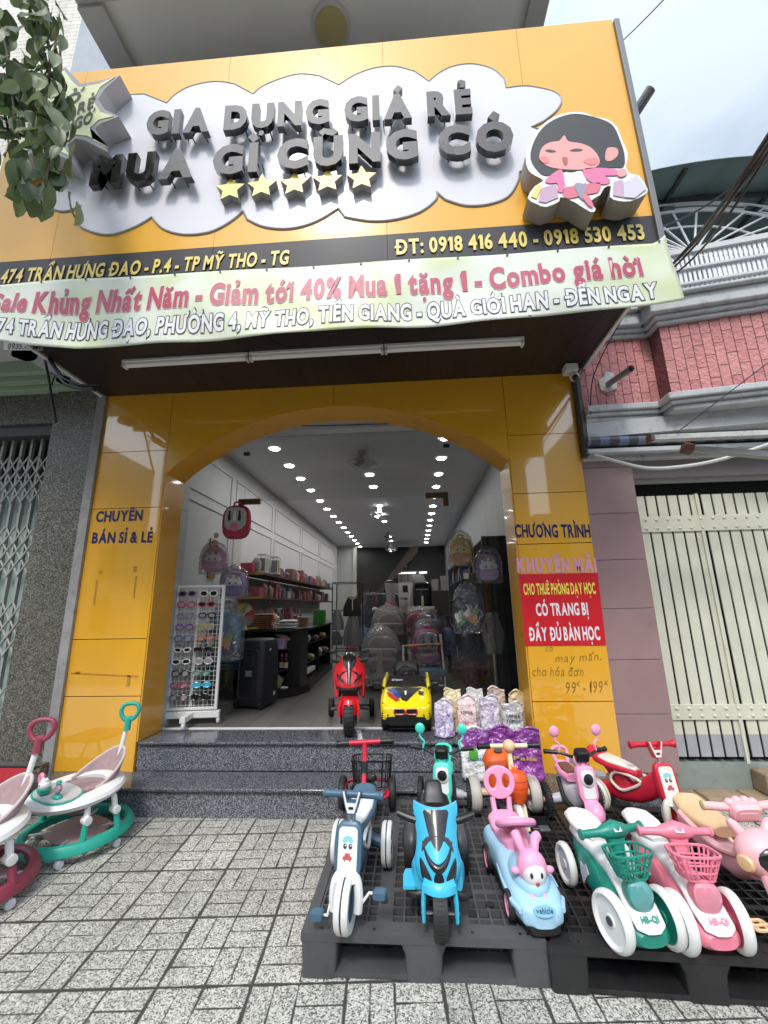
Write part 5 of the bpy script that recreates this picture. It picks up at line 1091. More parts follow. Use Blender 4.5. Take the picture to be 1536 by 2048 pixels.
# ================================================================ red tricycle with a wire basket
def basket_wires(b, c, w0, d0, w1, d1, h, nx, nz, r, p=.3):
    def ring(f): return [(c[0] + math.copysign(abs(cos(a))**p, cos(a))*(w1 + (w0 - w1)*f)/2, c[1] + math.copysign(abs(sin(a))**p, sin(a))*(d1 + (d0 - d1)*f)/2, c[2] + h*f) for a in [2*pi*i/nx for i in range(nx)]]
    for k in range(nz + 1): b.tube(ring(k/nz), r*(1.5 if k == nz else 1), 6, True)
    lo, hi = ring(0), ring(1)
    for p_, q in zip(lo, hi): b.tube([p_, q], r, 5)
    for i in range(1, nx//2): b.tube([lo[i], lo[-i]], r, 5)
def red_trike(loc, rz):
    t = thing('basket_tricycle', 'red metal tricycle with black wire basket by the granite step', 'tricycle', loc, rz)
    wheel(t, (0, -.26, .092), .092, .04, M_RUBBER, P_DGREY)
    for s in (-1, 1): wheel(t, (s*.165, .10, .097), .097, .045, M_RUBBER, P_DGREY, rr=.66)
    b = M(); b.tube([(0, -.20, .20), (0, -.10, .30), (0, -.06, .445)], .016, 10); build(b, 'stem', P_RED, t)
    b = M(); b.tube([(0, -.125, .25), (0, -.10, .31), (0, -.088, .345)], .021, 10); build(b, 'clamp', M_BLACK, t)
    handle_tube(t, [(-.185, -.06, .436), (-.09, -.06, .442), (0, -.06, .446), (.09, -.06, .45), (.185, -.06, .454)], .0155, P_RED, M_BLACK, .085, .0185)
    b = M(); b.tube([(-.05, -.26, .09), (-.05, -.22, .2), (.05, -.22, .2), (.05, -.26, .09)], .012, 8); build(b, 'fork', P_RED, t)
    b = M(); b.tube([(0, -.2, .2), (0, -.08, .15), (0, .1, .11)], .02, 8); b.tube(smooth_line([(-.14, .02, .13), (-.12, -.03, .12), (0, -.04, .12), (.12, -.03, .12), (.14, .02, .13), (.13, .2, .13), (-.13, .2, .13)], 4, True), .011, 8, True); b.tube([(-.16, .1, .097), (.16, .1, .097)], .012, 8); build(b, 'frame', P_RED, t)
    b = M(); b.loft([(-.01, -.09, .11, .055, .05, 90, .7), (-.01, -.09, .19, .075, .065, 90, .7), (-.01, -.09, .205, .082, .07, 90, .7), (-.01, -.09, .20, .070, .06, 90, .7), (-.01, -.09, .14, .052, .045, 90, .7)], 22); build(b, 'cup', M_BLACK, t)
    b = M(); basket_wires(b, (.03, .13, .135), .27, .14, .24, .11, .16, 26, 3, .0028); build(b, 'wire_basket', M_BLACK, t)
    b = M(); b.loft([(0, -.02, .2, .05, .02), (0, .03, .21, .07, .025), (0, .06, .21, .06, .02)]); build(b, 'seat', M_BLACK, t)
red_trike((-.325, 2.955, PZ_), 1)
# ================================================================ small scooters with round lamp
def mini_scooter(loc, rz, c, lab, grey=False, seat=None, steer=0):
    t = thing('toy_scooter', lab, 'toy scooter', loc, rz, 'small toy scooters with round lamp and ball mirrors')
    wheel(t, (0, -.165, .068), .068, .04, M_RUBBER, P_DGREY)
    for s in (-1, 1):
        w_ = wheel(t, (s*.158, .115, .090), .090, .034, M_RUBBER, P_DGREY, hub=c)
        b = M()
        for i in range(30): a = 2*pi*i/30; b.bx((0, .0905*cos(a), .0905*sin(a)), (.030, .006, .005), (math.degrees(a), 0, 0))
        build(b, 'tread_blocks', M_RUBBER, w_, sm=0)
    b = M(); b.tube([(-.142, .115, .09), (-.12, .115, .09), (-.118, .115, .09), (-.06, .11, .10), (.06, .11, .10), (.118, .115, .09), (.12, .115, .09), (.142, .115, .09)], [.017, .017, .026, .030, .030, .026, .017, .017], 12); build(b, 'rear_axle', P_GREY, t)
    b = M(); b.loft([(0, -.10, .20, .035, .06), (0, -.03, .14, .045, .06), (0, .06, .13, .055, .065), (0, .14, .16, .055, .07), (0, .19, .18, .03, .04)]); build(b, 'body', P_GREY, t)
    b = M(); b.tube(smooth_line([(-.052, .14, .20), (-.058, .03, .10), (0, -.05, .09), (.058, .03, .10), (.052, .14, .20)], 4), .016, 8); build(b, 'lower_trim', M_BLACK, t)
    b = M(); b.loft([(0, .03, .232, .05, .02), (0, .08, .235, .064, .026), (0, .16, .25, .062, .026), (0, .20, .265, .04, .018)]); st_ = build(b, 'seat', c, t)
    b = M(); b.loft([(0, .05, .258, .034, .006), (0, .10, .262, .046, .008), (0, .165, .275, .036, .007)]); build(b, 'seat_pad', seat or M_BLACK, st_)
    b = M(); b.tube(smooth_line([(-.035, .17, .27), (-.05, .20, .33), (-.03, .21, .355), (.03, .21, .355), (.05, .20, .33), (.035, .17, .27)], 4), .011, 8); build(b, 'seat_handle', c, t)
    # head
    b = M(); b.at((0, -.115, .258), (-8, 0, 0)); b.loft([(0, -.026, 0, .044, .080, 0, .45), (0, -.018, 0, .056, .092, 0, .45), (0, .012, 0, .056, .092, 0, .45), (0, .024, 0, .046, .08, 0, .45)], 28); hd = build(b, 'front_plate', c, t)
    b = M(); b.at((0, -.115, .258), (-8, 0, 0)); b.prism(rrect(.074, .142, .014), -.0285, -.0255); b.lathe([(.040, -.026), (.040, -.034), (.030, -.040), (.029, -.034)], (0, 0, .026), 'Y', 26); build(b, 'plate_panel', P_WHITE, hd, bevel=.001)
    b = M(); b.at((0, -.115, .258), (-8, 0, 0)); b.lathe([(.029, -.036), (.024, -.043), (.012, -.047), (.001, -.048)], (0, 0, .026), 'Y', 24, caps=False); build(b, 'lamp', P_SMOKE, hd)
    b = M(); b.shield([(.108, .058, -.232), (.13, .058, -.236), (.16, .050, -.225), (.182, .038, -.195), (.188, .025, -.16)], .008, .05); build(b, 'front_fender', c, t)
    b = M(); b.tube(smooth_line([(-.022, -.09, .345), (-.040, -.085, .37), (-.030, -.08, .395), (.030, -.08, .395), (.040, -.085, .37), (.022, -.09, .345)], 4), .008, 8); b.tube([(0, -.1, .33), (0, -.085, .4)], .014, 8); build(b, 'neck', c, t)
    b = M(); b.tube(smooth_line([(-.197, -.02, .408), (-.13, -.045, .408), (-.085, -.07, .402), (-.05, -.075, .39), (.05, -.075, .39), (.085, -.07, .402), (.13, -.045, .408), (.197, -.02, .408)], 4), .0085, 10); hb = build(b, 'handlebar', M_BLACK, t)
    for s in (-1, 1):
        b = M(); b.tube([(s*.20, -.019, .408), (s*.196, -.02, .408), (s*.186, -.024, .408), (s*.125, -.047, .408)], [.008, .0155, .0125, .0125], 10); build(b, 'grip', M_BLACK, hb)
        b = M(); b.tube(smooth_line([(s*.115, -.052, .395), (s*.115, -.056, .425), (s*.110, -.054, .45), (s*.135, -.05, .475), (s*.134, -.05, .50)], 5), .0065, 8); mr = build(b, 'mirror_stalk', c, t)
        b = M(); b.ell((s*.134, -.05, .525), .031, .014, .033, 18, 10); build(b, 'mirror', c, mr)
    b = M(); b.at((0, -.098, .402), (20, 0, 0)); b.loft([(0, -.026, 0, .030, .026, 0, .4), (0, -.018, 0, .040, .034, 0, .4), (0, .02, 0, .040, .036, 0, .4), (0, .03, 0, .032, .028, 0, .4)], 24); build(b, 'display', M_BLACK, hb)
    return t
mini_scooter((.172, 2.945, PZ_), -6, P_TURQ, 'turquoise toy scooter with black lamp and two turquoise ball mirrors', seat=P_TURQ)
mini_scooter((.985, 2.90, PZ_), 7, P_PINK, 'pink toy scooter with brown seat pad and two pink ball mirrors', seat=plastic('brown_plastic', '#6B463A'))
# ================================================================ tricycle with a carrot at the front
def carrot_trike(loc, rz):
    t = thing('carrot_tricycle', 'orange tricycle with cream frame, wooden ball and a carrot at the front', 'tricycle', loc, rz)
    G_ = plastic('bone_rubber', (.52, .50, .45), r=.6)
    wheel(t, (0, -.26, .09), .09, .042, P_WHITE, P_CREAM)
    for s in (-1, 1): wheel(t, (s*.188, .08, .102), .102, .066, G_, plastic('dusty_pink_rim', '#C997A4'), rr=.6)
    b = M(); b.tube([(-.16, .08, .115), (.16, .08, .115)], .022, 10); b.tube([(0, .08, .12), (0, -.1, .18), (0, -.16, .24)], .02, 8); build(b, 'frame', P_CREAM, t)
    for s in (-1, 1): b = M(); b.tube([(s*.045, -.26, .05), (s*.042, -.22, .15), (s*.02, -.18, .21)], [.014, .015, .016], 8, sq=1.3); build(b, 'fork_leg', P_CREAM, t)
    b = M(); b.tube([(0, -.2, .22), (0, -.14, .46)], [.017, .014], 10); build(b, 'stem', P_CREAM, t)
    b = M(); b.loft([(-.03, .03, .13, .065, .060, 90, .6), (-.035, .03, .25, .082, .075, 90, .6), (-.035, .03, .30, .085, .078, 90, .6)], 24); build(b, 'storage_box', P_ORANGE, t)
    b = M(); b.loft([(-.035, .035, .301, .092, .085, 90, .6), (-.035, .035, .318, .090, .083, 90, .6), (-.035, .05, .345, .075, .07, 84, .6), (-.035, .07, .375, .05, .05, 80, .6), (-.035, .075, .38, .03, .03, 80, .6)], 24); lid = build(b, 'seat_lid', P_ORANGE, t)
    b = M(); b.at((-.035, .02, .372), (-30, 0, 0)); b.prism(circ(.026, 20, 0, 0, .55), -.03, 0); build(b, 'badge', M_BLACK, lid)
    b = M(); cp = [(.012, .33), (.052, .322), (.066, .30), (.069, .28), (.0665, .275), (.068, .268), (.067, .245), (.0640, .24), (.064, .232), (.058, .21), (.0555, .205), (.054, .198), (.042, .172), (.02, .155), (.004, .15)]
    b.lathe([(r, z - .25) for r, z in cp], (0, 0, 0), 'Z', 24); b.v = [Euler((radians(-8), 0, 0)).to_matrix() @ v + Vector((.01, -.215, .262)) for v in b.v]; ca = build(b, 'carrot', plastic('carrot_orange', '#E0561C', r=.5), t, sm=25)
    b = M()
    for s in (-1, 0, 1): b.tube([(.01, -.21, .335), (.01 + s*.02, -.2, .365)], [.008, .002], 6)
    build(b, 'carrot_top', P_ORANGE, ca)
    handle_tube(t, [(-.188, -.14, .448), (-.08, -.14, .45), (.08, -.14, .45), (.188, -.14, .452)], .0135, P_CREAM, M_BLACK, .075, .0162)
    b = M(); b.ell((0, -.15, .452), .037, .037, .037); build(b, 'wooden_ball', plastic('pale_wood', '#E3BE98', r=.55), t)
    for s, z in ((-1, .12), (1, .06)):
        b = M(); b.bx((s*.135, -.26, z), (.062, .05, .018)); p = build(b, 'pedal', P_DGREY, t, bevel=.006); b = M(); b.tube([(s*.14, -.26, z), (s*.075, -.26, z), (s*.055, -.26, .09), (0, -.26, .09)], .0055, 6); build(b, 'crank', M_STEEL, p)
carrot_trike((.565, 2.955, PZ_), 2)
# ================================================================ four wheeled basket tricycles
def basket_rider(loc, rz, c, lens, lab, steer, paint):
    t = thing('basket_tricycle', lab, 'tricycle', loc, rz, 'white shelled tricycles with front basket')
    for s in (-1, 1):
        wheel(t, (s*.106, -.175, .096), .096, .042, P_WHITE, P_WHITE if s < 0 else c, toe=steer + s*-4, rr=.80, hub=P_DGREY if s < 0 else None)
        wheel(t, (s*.100, .205, .086), .086, .036, P_WHITE, P_WHITE, rr=.74)
    b = M(); b.loft([(0, -.255, .075, .05, .022), (0, -.235, .075, .076, .034), (0, -.19, .085, .084, .05), (0, -.12, .10, .075, .065), (0, -.03, .115, .075, .085), (0, .08, .13, .072, .095), (0, .18, .14, .06, .085), (0, .24, .15, .04, .05)], 24); build(b, 'body', c, t)
    b = M(); b.loft([(0, -.262, .108, .032, .008, -20), (0, -.245, .118, .058, .020, -20), (0, -.20, .142, .066, .022, -30), (0, -.13, .176, .055, .026, -20), (0, -.05, .20, .047, .034), (0, .06, .212, .052, .032), (0, .14, .222, .064, .034, 15), (0, .24, .222, .05, .04, 30), (0, .275, .20, .03, .03)], 24); build(b, 'shell', P_WHITE, t)
    b = M(); b.loft([(0, .06, .250, .03, .012, 12), (0, .11, .258, .062, .018, 12), (0, .18, .268, .074, .020, 8), (0, .25, .275, .066, .018, 4), (0, .285, .276, .03, .010)], 22); build(b, 'seat', P_WHITE, t)
    for s in (-1, 1):
        b = M(); b.ell((s*.066, .05, .135), .014, .105, .066, 20, 10); sp_ = build(b, 'side_panel', c, t)
        b = M(); b.prism([(.0, .03), (.02, .012), (.045, .018), (.05, -.03), (.03, -.06), (.0, -.02), (-.02, .0)], -.002, .002); b.v = [Vector((s*(.0812 + v.y), .05 + v.x, .135 + v.z)) for v in b.v]; build(b, 'printed_bear', P_GREY, sp_, sm=0)
    b = M(); b.tube([(0, -.140, .170), (0, -.165, .180), (0, -.208, .190), (0, -.2125, .1911)], [.036, .047, .052, .047], 26); lp = build(b, 'lamp_housing', c, t)
    b = M(); b.tube([(0, -.2127, .1911), (0, -.2195, .1927), (0, -.2235, .1936)], [.0465, .034, .004], 26); build(b, 'lamp', lens, lp)
    # steering
    b = M(); b.at((0, -.06, 0), (0, 0, steer)); b.loft([(0, -.03, .20, .036, .03, 90), (0, -.02, .25, .028, .024, 90), (0, -.01, .30, .034, .028, 90), (0, -.005, .325, .045, .03, 90)]); build(b, 'stem', c, t)
    b = M(); b.at((0, -.065, .335), (0, 0, steer)); b.tube([(-.152, .012, .004), (-.149, .012, .004), (-.142, .011, .004), (-.138, .011, .004), (-.07, .004, .006), (-.045, 0, .008), (0, -.004, .016), (.045, 0, .008), (.07, .004, .006), (.138, .011, .004), (.142, .011, .004), (.149, .012, .004), (.152, .012, .004)], [.012, .02, .02, .0145, .0155, .026, .034, .026, .0155, .0145, .02, .02, .012], 14); build(b, 'handlebar', c, t)
    b = M(); b.at((0, -.065, .335), (0, 0, steer)); b.bx((.0, -.030, .028), (.034, .022, .002), (45, 0, 0)); build(b, 'sticker', P_WHITE, t, sm=0)
    b = M(); b.at((0, -.165, .232), (-6, 0, steer)); basket_wires(b, (0, 0, 0), .175, .125, .105, .075, .085, 18, 3, .0036, .55); build(b, 'basket', c, t)
    b = M(); letters(b, 'HB-QI', (-.034, 0, 0), (.034, 0, 0), .017, 0, .05)
    E_ = Matrix.Translation((0, -.252, .131)) @ Euler((radians(-38), 0, 0)).to_matrix().to_4x4(); b.v = [E_ @ v + Vector((0, .9*v.x*v.x*0 + .0, .0)) for v in b.v]; b.keep = True; build(b, 'nose_lettering', paint, t, sm=0)
    return t
basket_rider((.825, 2.14, PZ_), 7, P_TEAL, P_TEALG, 'teal and white toddler tricycle with teal front basket and lamp', 8, P_TEAL)
basket_rider((1.088, 2.14, PZ_), 3, P_ROSE, P_ROSEG, 'rose pink and white toddler tricycle with pink front basket and lamp', -3, P_ROSE)
# ================================================================ large pink ride-on at the right edge
def pink_rider(loc, rz):
    t = thing('ride_on_bike', 'pale pink ride-on bike with beige seat, beige grips and big dark oval screen', 'ride-on bike', loc, rz)
    wheel(t, (0, -.24, .095), .095, .055, P_BLUSH, P_BEIGE, rr=.6); 
    for s in (-1, 1): wheel(t, (s*.13, .30, .095), .095, .05, P_BEIGE, P_BLUSH)
    b = M(); b.ell((0, -.14, .285), .118, .085, .105, 26, 14); hd = build(b, 'head', P_BLUSH, t)
    b = M(); b.ell((0, -.185, .288), .084, .048, .068, 26, 14); build(b, 'oval_screen', P_SMOKE, hd)
    for s in (-1, 1):
        b = M(); b.lathe([(.001, -.012), (.028, -.01), (.036, 0), (.030, .012), (.001, .014)], (0, 0, 0), 'X', 20); b.v = [Euler((0, 0, radians(s*-25))).to_matrix() @ v + Vector((s*.112, -.17, .262)) for v in b.v]; build(b, 'indicator', P_BEIGE, hd)
        b = M(); b.tube([(s*.062, -.10, .36), (s*.085, -.09, .395), (s*.095, -.085, .41)], [.024, .022, .012], 10); build(b, 'ear', P_BLUSH, hd)
    b = M(); b.at((0, -.075, .435), (28, 0, 0)); b.loft([(0, -.02, 0, .06, .040, 0, .5), (0, 0, 0, .072, .05, 0, .5), (0, .024, 0, .06, .042, 0, .5)], 24); cn = build(b, 'console', P_BLUSH, t)
    b = M()
    for x in (-.055, -.02, .02, .055): b.ell((x, -.06, .485 - abs(x)*.25), .022, .02, .022)
    build(b, 'console_crest', P_BLUSH, cn)
    b = M(); b.at((0, -.075, .435), (28, 0, 0)); b.prism(rrect(.085, .045, .01, 4, 0, -.004), -.0245, -.019); build(b, 'console_panel', P_BLUSH, cn, bevel=.002)
    handle_tube(t, [(-.178, -.045, .455), (-.09, -.055, .452), (.09, -.055, .452), (.178, -.045, .455)], .020, P_BLUSH, plastic('khaki_grip', '#CDB98A'), .080, .0175)
    b = M(); b.loft([(0, -.10, .22, .07, .07), (0, 0, .16, .062, .07), (0, .12, .15, .06, .06), (0, .25, .18, .07, .07), (0, .36, .20, .06, .05)]); build(b, 'frame', P_BLUSH, t)
    b = M(); b.tube(smooth_line([(-.05, -.08, .24), (-.065, .05, .21), (-.08, .15, .225), (-.09, .28, .27)], 4), .02, 10); b.tube(smooth_line([(.05, -.08, .24), (.065, .05, .21), (.08, .15, .225), (.09, .28, .27)], 4), .02, 10); build(b, 'side_rails', P_BLUSH, t)
    b = M(); b.loft([(0, .08, .265, .05, .026), (0, .16, .27, .085, .034), (0, .27, .278, .095, .036), (0, .35, .30, .08, .04), (0, .38, .31, .04, .02)], 22); build(b, 'seat', P_BEIGE, t)
    for s in (-1, 1):
        b = M(); b.loft([(s*.055, -.26, .075, .020, .03, 90, .6), (s*.056, -.25, .14, .022, .036, 90, .6), (s*.05, -.22, .20, .024, .04, 90, .6), (s*.03, -.19, .225, .03, .04, 90, .6)]); build(b, 'fork_leg', P_BLUSH, t)
        b = M(); z = .075 if s < 0 else .12; pts = rrect(.066, .058, .012, 4); b.tube([(s*.17 + x, -.26 + q, z) for x, q in pts], .007, 6, True)
        for x in (-.018, .018): b.tube([(s*.17 + x, -.286, z), (s*.17 + x, -.234, z)], .006, 6)
        b.tube([(s*.17 - .03, -.26, z), (s*.17 + .03, -.26, z)], .006, 6); p = build(b, 'pedal', P_BEIGE, t)
        b = M(); b.tube([(s*.135, -.26, z), (s*.09, -.26, z), (s*.075, -.25, .1), (s*.04, -.245, .1)], .008, 6); build(b, 'crank', P_BLUSH, p)
    return t
pr_ = pink_rider((1.455, 2.25, PZ_), 3); pr_.scale = (.94, .94, .86)
# ================================================================ baby walkers
def walker(loc, rz, c, lab, toys, handle_dir=1):
    t = thing('baby_walker', lab, 'baby walker', loc, rz, 'baby walkers with push handle')
    FAB = mat('mauve_fabric', (.36, .25, .25), r=.9, var=.14, vs=30, bump=.25, bs=220)
    def ringpts(a, b_, z, n=36): return [(a*cos(2*pi*i/n), b_*sin(2*pi*i/n), z) for i in range(n)]
    b = M(); o = ringpts(.315, .315, .075); R_ = []
    for i in range(40):
        a = 2*pi*i/40; R_.append([((.315 + dx)*cos(a), (.315 + dx)*sin(a), .085 + dz) for dx, dz in ((-.026, .020), (-.014, .030), (.012, .026), (.030, .002), (.034, -.024), (.020, -.032), (-.020, -.030), (-.03, -.01))])
    b.rings(R_, False, True); build(b, 'base_ring', c, t)
    b = M(); b.loft([(0, -.17, .082, .10, .004, 0, .6), (0, -.10, .080, .20, .004, 0, .6), (0, .08, .080, .22, .004, 0, .6), (0, .17, .082, .12, .004, 0, .6)], 24); build(b, 'foot_mat', FAB, t)
    b = M()
    for a in (50, 130, 230, 310): b.tube([(.18*cos(radians(a)), .14*sin(radians(a)), .08), (.305*cos(radians(a)), .305*sin(radians(a)), .085)], .008, 6)
    build(b, 'mat_straps', P_GREY, t)
    for k, a in enumerate((20, 80, 140, 200, 260, 320)):
        x, y = .32*cos(radians(a)), .32*sin(radians(a)); b = M(); b.tube([(x, y, .06), (x, y, .028)], .011, 8); cs = build(b, 'caster', P_WHITE, t)
        b = M()
        for q in (-.011, .011): b.lathe([(.001, q - .007), (.02, q - .007), (.024, q - .003), (.024, q + .003), (.02, q + .007), (.001, q + .007)], (x + .01, y, .0245), 'X', 16)
        build(b, 'caster_wheel', P_GREY, cs)
    for s in (-1, 1):       # legs with white knuckles
        for y0 in (-.10, .12):
            b = M(); b.tube([(s*.295, y0, .10), (s*.275, y0*.85, .215)], [.017, .015], 8, sq=1.3); lg = build(b, 'leg', c, t)
            b = M(); b.tube([(s*.272, y0*.82, .20), (s*.262, y0*.78, .262), (s*.25, y0*.75, .30)], [.019, .019, .017], 10); b.lathe([(.001, -.034), (.024, -.032), (.026, -.02), (.026, .02), (.024, .032), (.001, .034)], (s*.270, y0*.82, .215), 'X', 18); build(b, 'knuckle', P_WHITE, lg)
    b = M(); R_ = []
    for i in range(40):
        a = 2*pi*i/40; cx, sx = cos(a), sin(a); R_.append([((.235 + dx)*cx*1.10, (.235 + dx)*sx - .03, .335 + dz + .02*sx) for dx, dz in ((-.075, .012), (-.05, .022), (.0, .022), (.04, .010), (.052, -.010), (.035, -.035), (-.02, -.042), (-.07, -.02))])
    b.rings(R_, False, True); tr = build(b, 'tray', P_WHITE, t)
    for nm, k, dz, m_ in (('tray_trim', 1., .0, c), ('tray_top', .93, .005, mat('pale_grey_tray', (.50, .51, .52), r=.35))):
        b = M(); o = [(.232*k*math.copysign(abs(cos(a))**.75, cos(a)), -.150 + .125*k*sin(a)*(1 if sin(a) < 0 else .8)) for a in [2*pi*i/40 for i in range(40)]]
        zt = lambda y: .347 + .02*(y + .03)/.245 + .012
        b.add([(x, y, zt(y) + dz) for x, y in o] + [(x, y, zt(y) - .03) for x, y in o], [tuple(range(40)), tuple(range(40, 80))[::-1]] + [(q, (q + 1) % 40, 40 + (q + 1) % 40, 40 + q) for q in range(40)]); build(b, nm, m_, tr, sm=30)
    # seat pad: back shell and bowl
    b = M(); rows = []
    for k in range(9):
        f = k/8; row = []
        for q in range(-110, 111, 10):
            top = .356 + .165*max(0, cos(radians(q*.82)))**1.5; z = .27 + (top - .27)*f; r_ = .120 + .040*f**.7
            row.append((r_*1.15*sin(radians(q)), .055 + r_*cos(radians(q)) + .035*f*f*max(0, cos(radians(q))), z))
        rows.append(row)
    b.sheet(rows); o = build(b, 'seat_back', FAB, t); sd_ = o.modifiers.new('thick', 'SOLIDIFY'); sd_.thickness = .022; sd_.offset = 0; ss_ = o.modifiers.new('smooth', 'SUBSURF'); ss_.levels = 1; ss_.render_levels = 1
    b = M(); b.tube(smooth_line([tuple(p) for p in rows[-1]], 2), .009, 8); build(b, 'seat_piping', mat('piping_pale', (.55, .46, .46), r=.8), o)
    b = M(); b.loft([(0, .04, .345, .15, .13, 90, .9), (0, .03, .26, .145, .12, 90, .9), (0, 0, .20, .10, .09, 90, .9), (0, 0, .185, .04, .04, 90, .9)], 22, caps=True); build(b, 'seat_sling', FAB, t)
    # push handle
    b = M(); b.tube([(0, .20, .30), (0, .245, .52), (0, .27, .665)], [.017, .016, .016], 10); build(b, 'handle_post', P_WHITE, t)
    b = M(); b.tube([(0, .262, .625), (0, .272, .68), (0, .276, .70)], [.024, .023, .026], 12); b.tube(smooth_line([(-.028, .276, .70), (-.062, .283, .745), (-.058, .29, .785), (-.028, .295, .806), (.028, .295, .806), (.058, .29, .785), (.062, .283, .745), (.028, .276, .70)], 4, True), .0155, 10, True); b.loft([(0, .274, .685, .026, .016, 90), (0, .276, .705, .034, .016, 90), (0, .279, .722, .02, .012, 90)]); pivot(build(b, 'push_handle', c, t), (0, .276), 42)
    if toys:
        b = M(); b.tube([(-.15, -.20, .350), (-.155, -.20, .405)], .007, 8); rt = build(b, 'pink_rattle', P_PINK, tr); b = M(); b.lathe([(.001, -.012), (.028, -.012), (.036, 0), (.028, .012), (.001, .012)], (-.157, -.20, .42), 'Y', 18); build(b, 'rattle_head', P_ROSE, rt)
        b = M(); b.ell((-.05, -.22, .405), .046, .035, .032); b.ell((-.08, -.22, .43), .014, .012, .014); b.ell((-.03, -.22, .435), .014, .012, .014); tb = build(b, 'toy_bear', P_WHITE, tr); b = M(); b.loft([(-.05, -.22, .358, .042, .03, 90), (-.05, -.22, .385, .055, .038, 90)]); build(b, 'bear_boat', c, tb); b = M(); b.ell((-.062, -.254, .41), .004, .003, .005); b.ell((-.042, -.254, .41), .004, .003, .005); build(b, 'bear_eyes', M_BLACK, tb)
        b = M(); b.loft([(.10, -.20, .356, .045, .025, 90), (.10, -.20, .368, .035, .02, 90)]); rb2 = build(b, 'toy_lantern', c, tr); b = M(); b.ell((.10, -.20, .402), .027, .022, .030); build(b, 'lantern_body', mat('lantern_mix', (.45, .30, .40), r=.3, var=.9, vs=45), rb2); b = M(); b.lathe([(.001, .446), (.014, .446), (.02, .432), (.001, .43)], (.10, -.20, 0), 'Z', 12); build(b, 'lantern_cap', c, rb2)
    return t
wk = walker((-2.215, 2.93, 0), -27, plastic('walker_green', '#25A08C'), 'green and white baby walker with toy tray, seen whole beside the step', True); wk.scale = (.92, .92, .97)
walker((-2.40, 2.36, 0), -24, plastic('walker_maroon', '#8E3B4D'), 'maroon and white baby walker cut off by the left edge of the photo', False)
rc_ = thing('folding_stool', 'low red mesh folding stool with black frame behind the maroon walker', 'seat', (-3.02, 3.02, 0))
b = M(); b.loft([(0, -.2, .31, .17, .012, 0, .4), (0, 0, .30, .18, .014, 0, .4), (0, .2, .32, .17, .012, 0, .4)]); build(b, 'seat_mesh', mat('red_mesh', (.45, .02, .03), r=.8, var=.3, vs=60), rc_)
b = M(); b.tube([(-.18, -.21, .31), (.18, -.21, .31), (.19, .21, .33), (-.19, .21, .33)], .013, 8, True)
for s in (-1, 1): b.tube([(s*.17, -.19, .31), (s*.18, -.02, .01)], .012, 8); b.tube([(s*.17, .19, .32), (s*.18, .10, .01)], .012, 8)
build(b, 'seat_frame', M_BLACK, rc_)

# ================================================================ ceiling downlights and fans
M_LED = mat('lit_diffuser', (1, .98, .95), emit=64)
FLZ = .412
def downlight(x, y, lab, grp):
    t = thing('downlight', lab, 'ceiling light', (x, y, 3.598), 0, grp)
    b = M(); b.lathe([(.075, .0), (.075, -.006), (.060, -.012), (.058, -.004)], (0, 0, 0), 'Z', 24, caps=False); build(b, 'trim_ring', M_WMETAL, t)
    b = M(); b.lathe([(.058, -.005), (.03, -.007), (.001, -.007)], (0, 0, 0), 'Z', 20, caps=False); build(b, 'diffuser', M_LED, t)
    return t
dl = None
for lab, x0, x1, ys in (('left', -1.80, -1.765, [5.19, 5.89, 6.55, 7.26] + [8.05 + .735*i for i in range(10)]), ('middle', -.62, -.59, [6.47, 7.18, 8.63, 9.48, 10.3, 12.7, 13.5]), ('right', .52, .61, [5.08 + .75*i for i in range(13)])):
    for y in ys:
        x = x0 + (x1 - x0)*(y - 5)/9.7; l_ = 'round lit downlight in the %s row on the shop ceiling' % lab; g_ = 'downlights in the %s ceiling row' % lab
        if dl is None: dl = downlight(x, y, l_, g_)
        else: dup(dl, (x, y, 3.598), None, l_, g_)
def wall_fan(loc, rz, lab):
    t = thing('ceiling_fan', lab, 'fan', loc, rz, 'caged fans hung from the shop ceiling')
    b = M(); b.tube([(0, 0, 0), (0, 0, -.10)], .05, 12); b.tube([(0, .0, -.09), (0, -.03, -.17)], [.045, .06], 12); build(b, 'motor', mat('fan_grey', (.40, .40, .40), r=.4), t)
    T_ = Matrix.Translation((0, -.06, -.20)) @ Euler((radians(38), 0, 0)).to_matrix().to_4x4()
    b = M(); b.T = T_
    for k in range(4): b.torus((0, 0, -.028*sin(pi*k/4)), .06 + .045*k, .004, 'Z', 26, 5)
    b.torus((0, 0, 0), .215, .008, 'Z', 30, 6); b.torus((0, 0, .05), .2, .004, 'Z', 30, 5)
    for i in range(28): a = 2*pi*i/28; b.tube([(.05*cos(a), .05*sin(a), -.03), (.14*cos(a), .14*sin(a), -.028), (.215*cos(a), .215*sin(a), 0), (.1*cos(a), .1*sin(a), .06)], .0022, 4)
    build(b, 'cage', M_STEEL, t)
    b = M(); b.T = T_
    for k in range(3): b.at(); b.T = T_ @ Matrix.Rotation(2*pi*k/3, 4, 'Z'); b.loft([(.03, 0, 0, .02, .004, 0), (.03, .01, 0, .02, .004)]) if 0 else b.add([(.02, -.02, .02), (.18, -.07, .03), (.19, .04, .01), (.02, .03, .015)], [(0, 1, 2, 3)])
    build(b, 'blades', mat('fan_blade', (.25, .28, .30), r=.3), t)
    return t
f0 = wall_fan((-.63, 5.42, 3.598), 12, 'caged grey fan on the ceiling just behind the pane over the doorway')
for y, l_ in ((8.75, 'caged fan on the shop ceiling, second from the doorway'), (12.0, 'caged fan on the shop ceiling, third from the doorway'), (14.0, 'caged fan on the shop ceiling nearest the dark staircase')): dup(f0, (-.62, y, 3.598), f0.rotation_euler, l_)
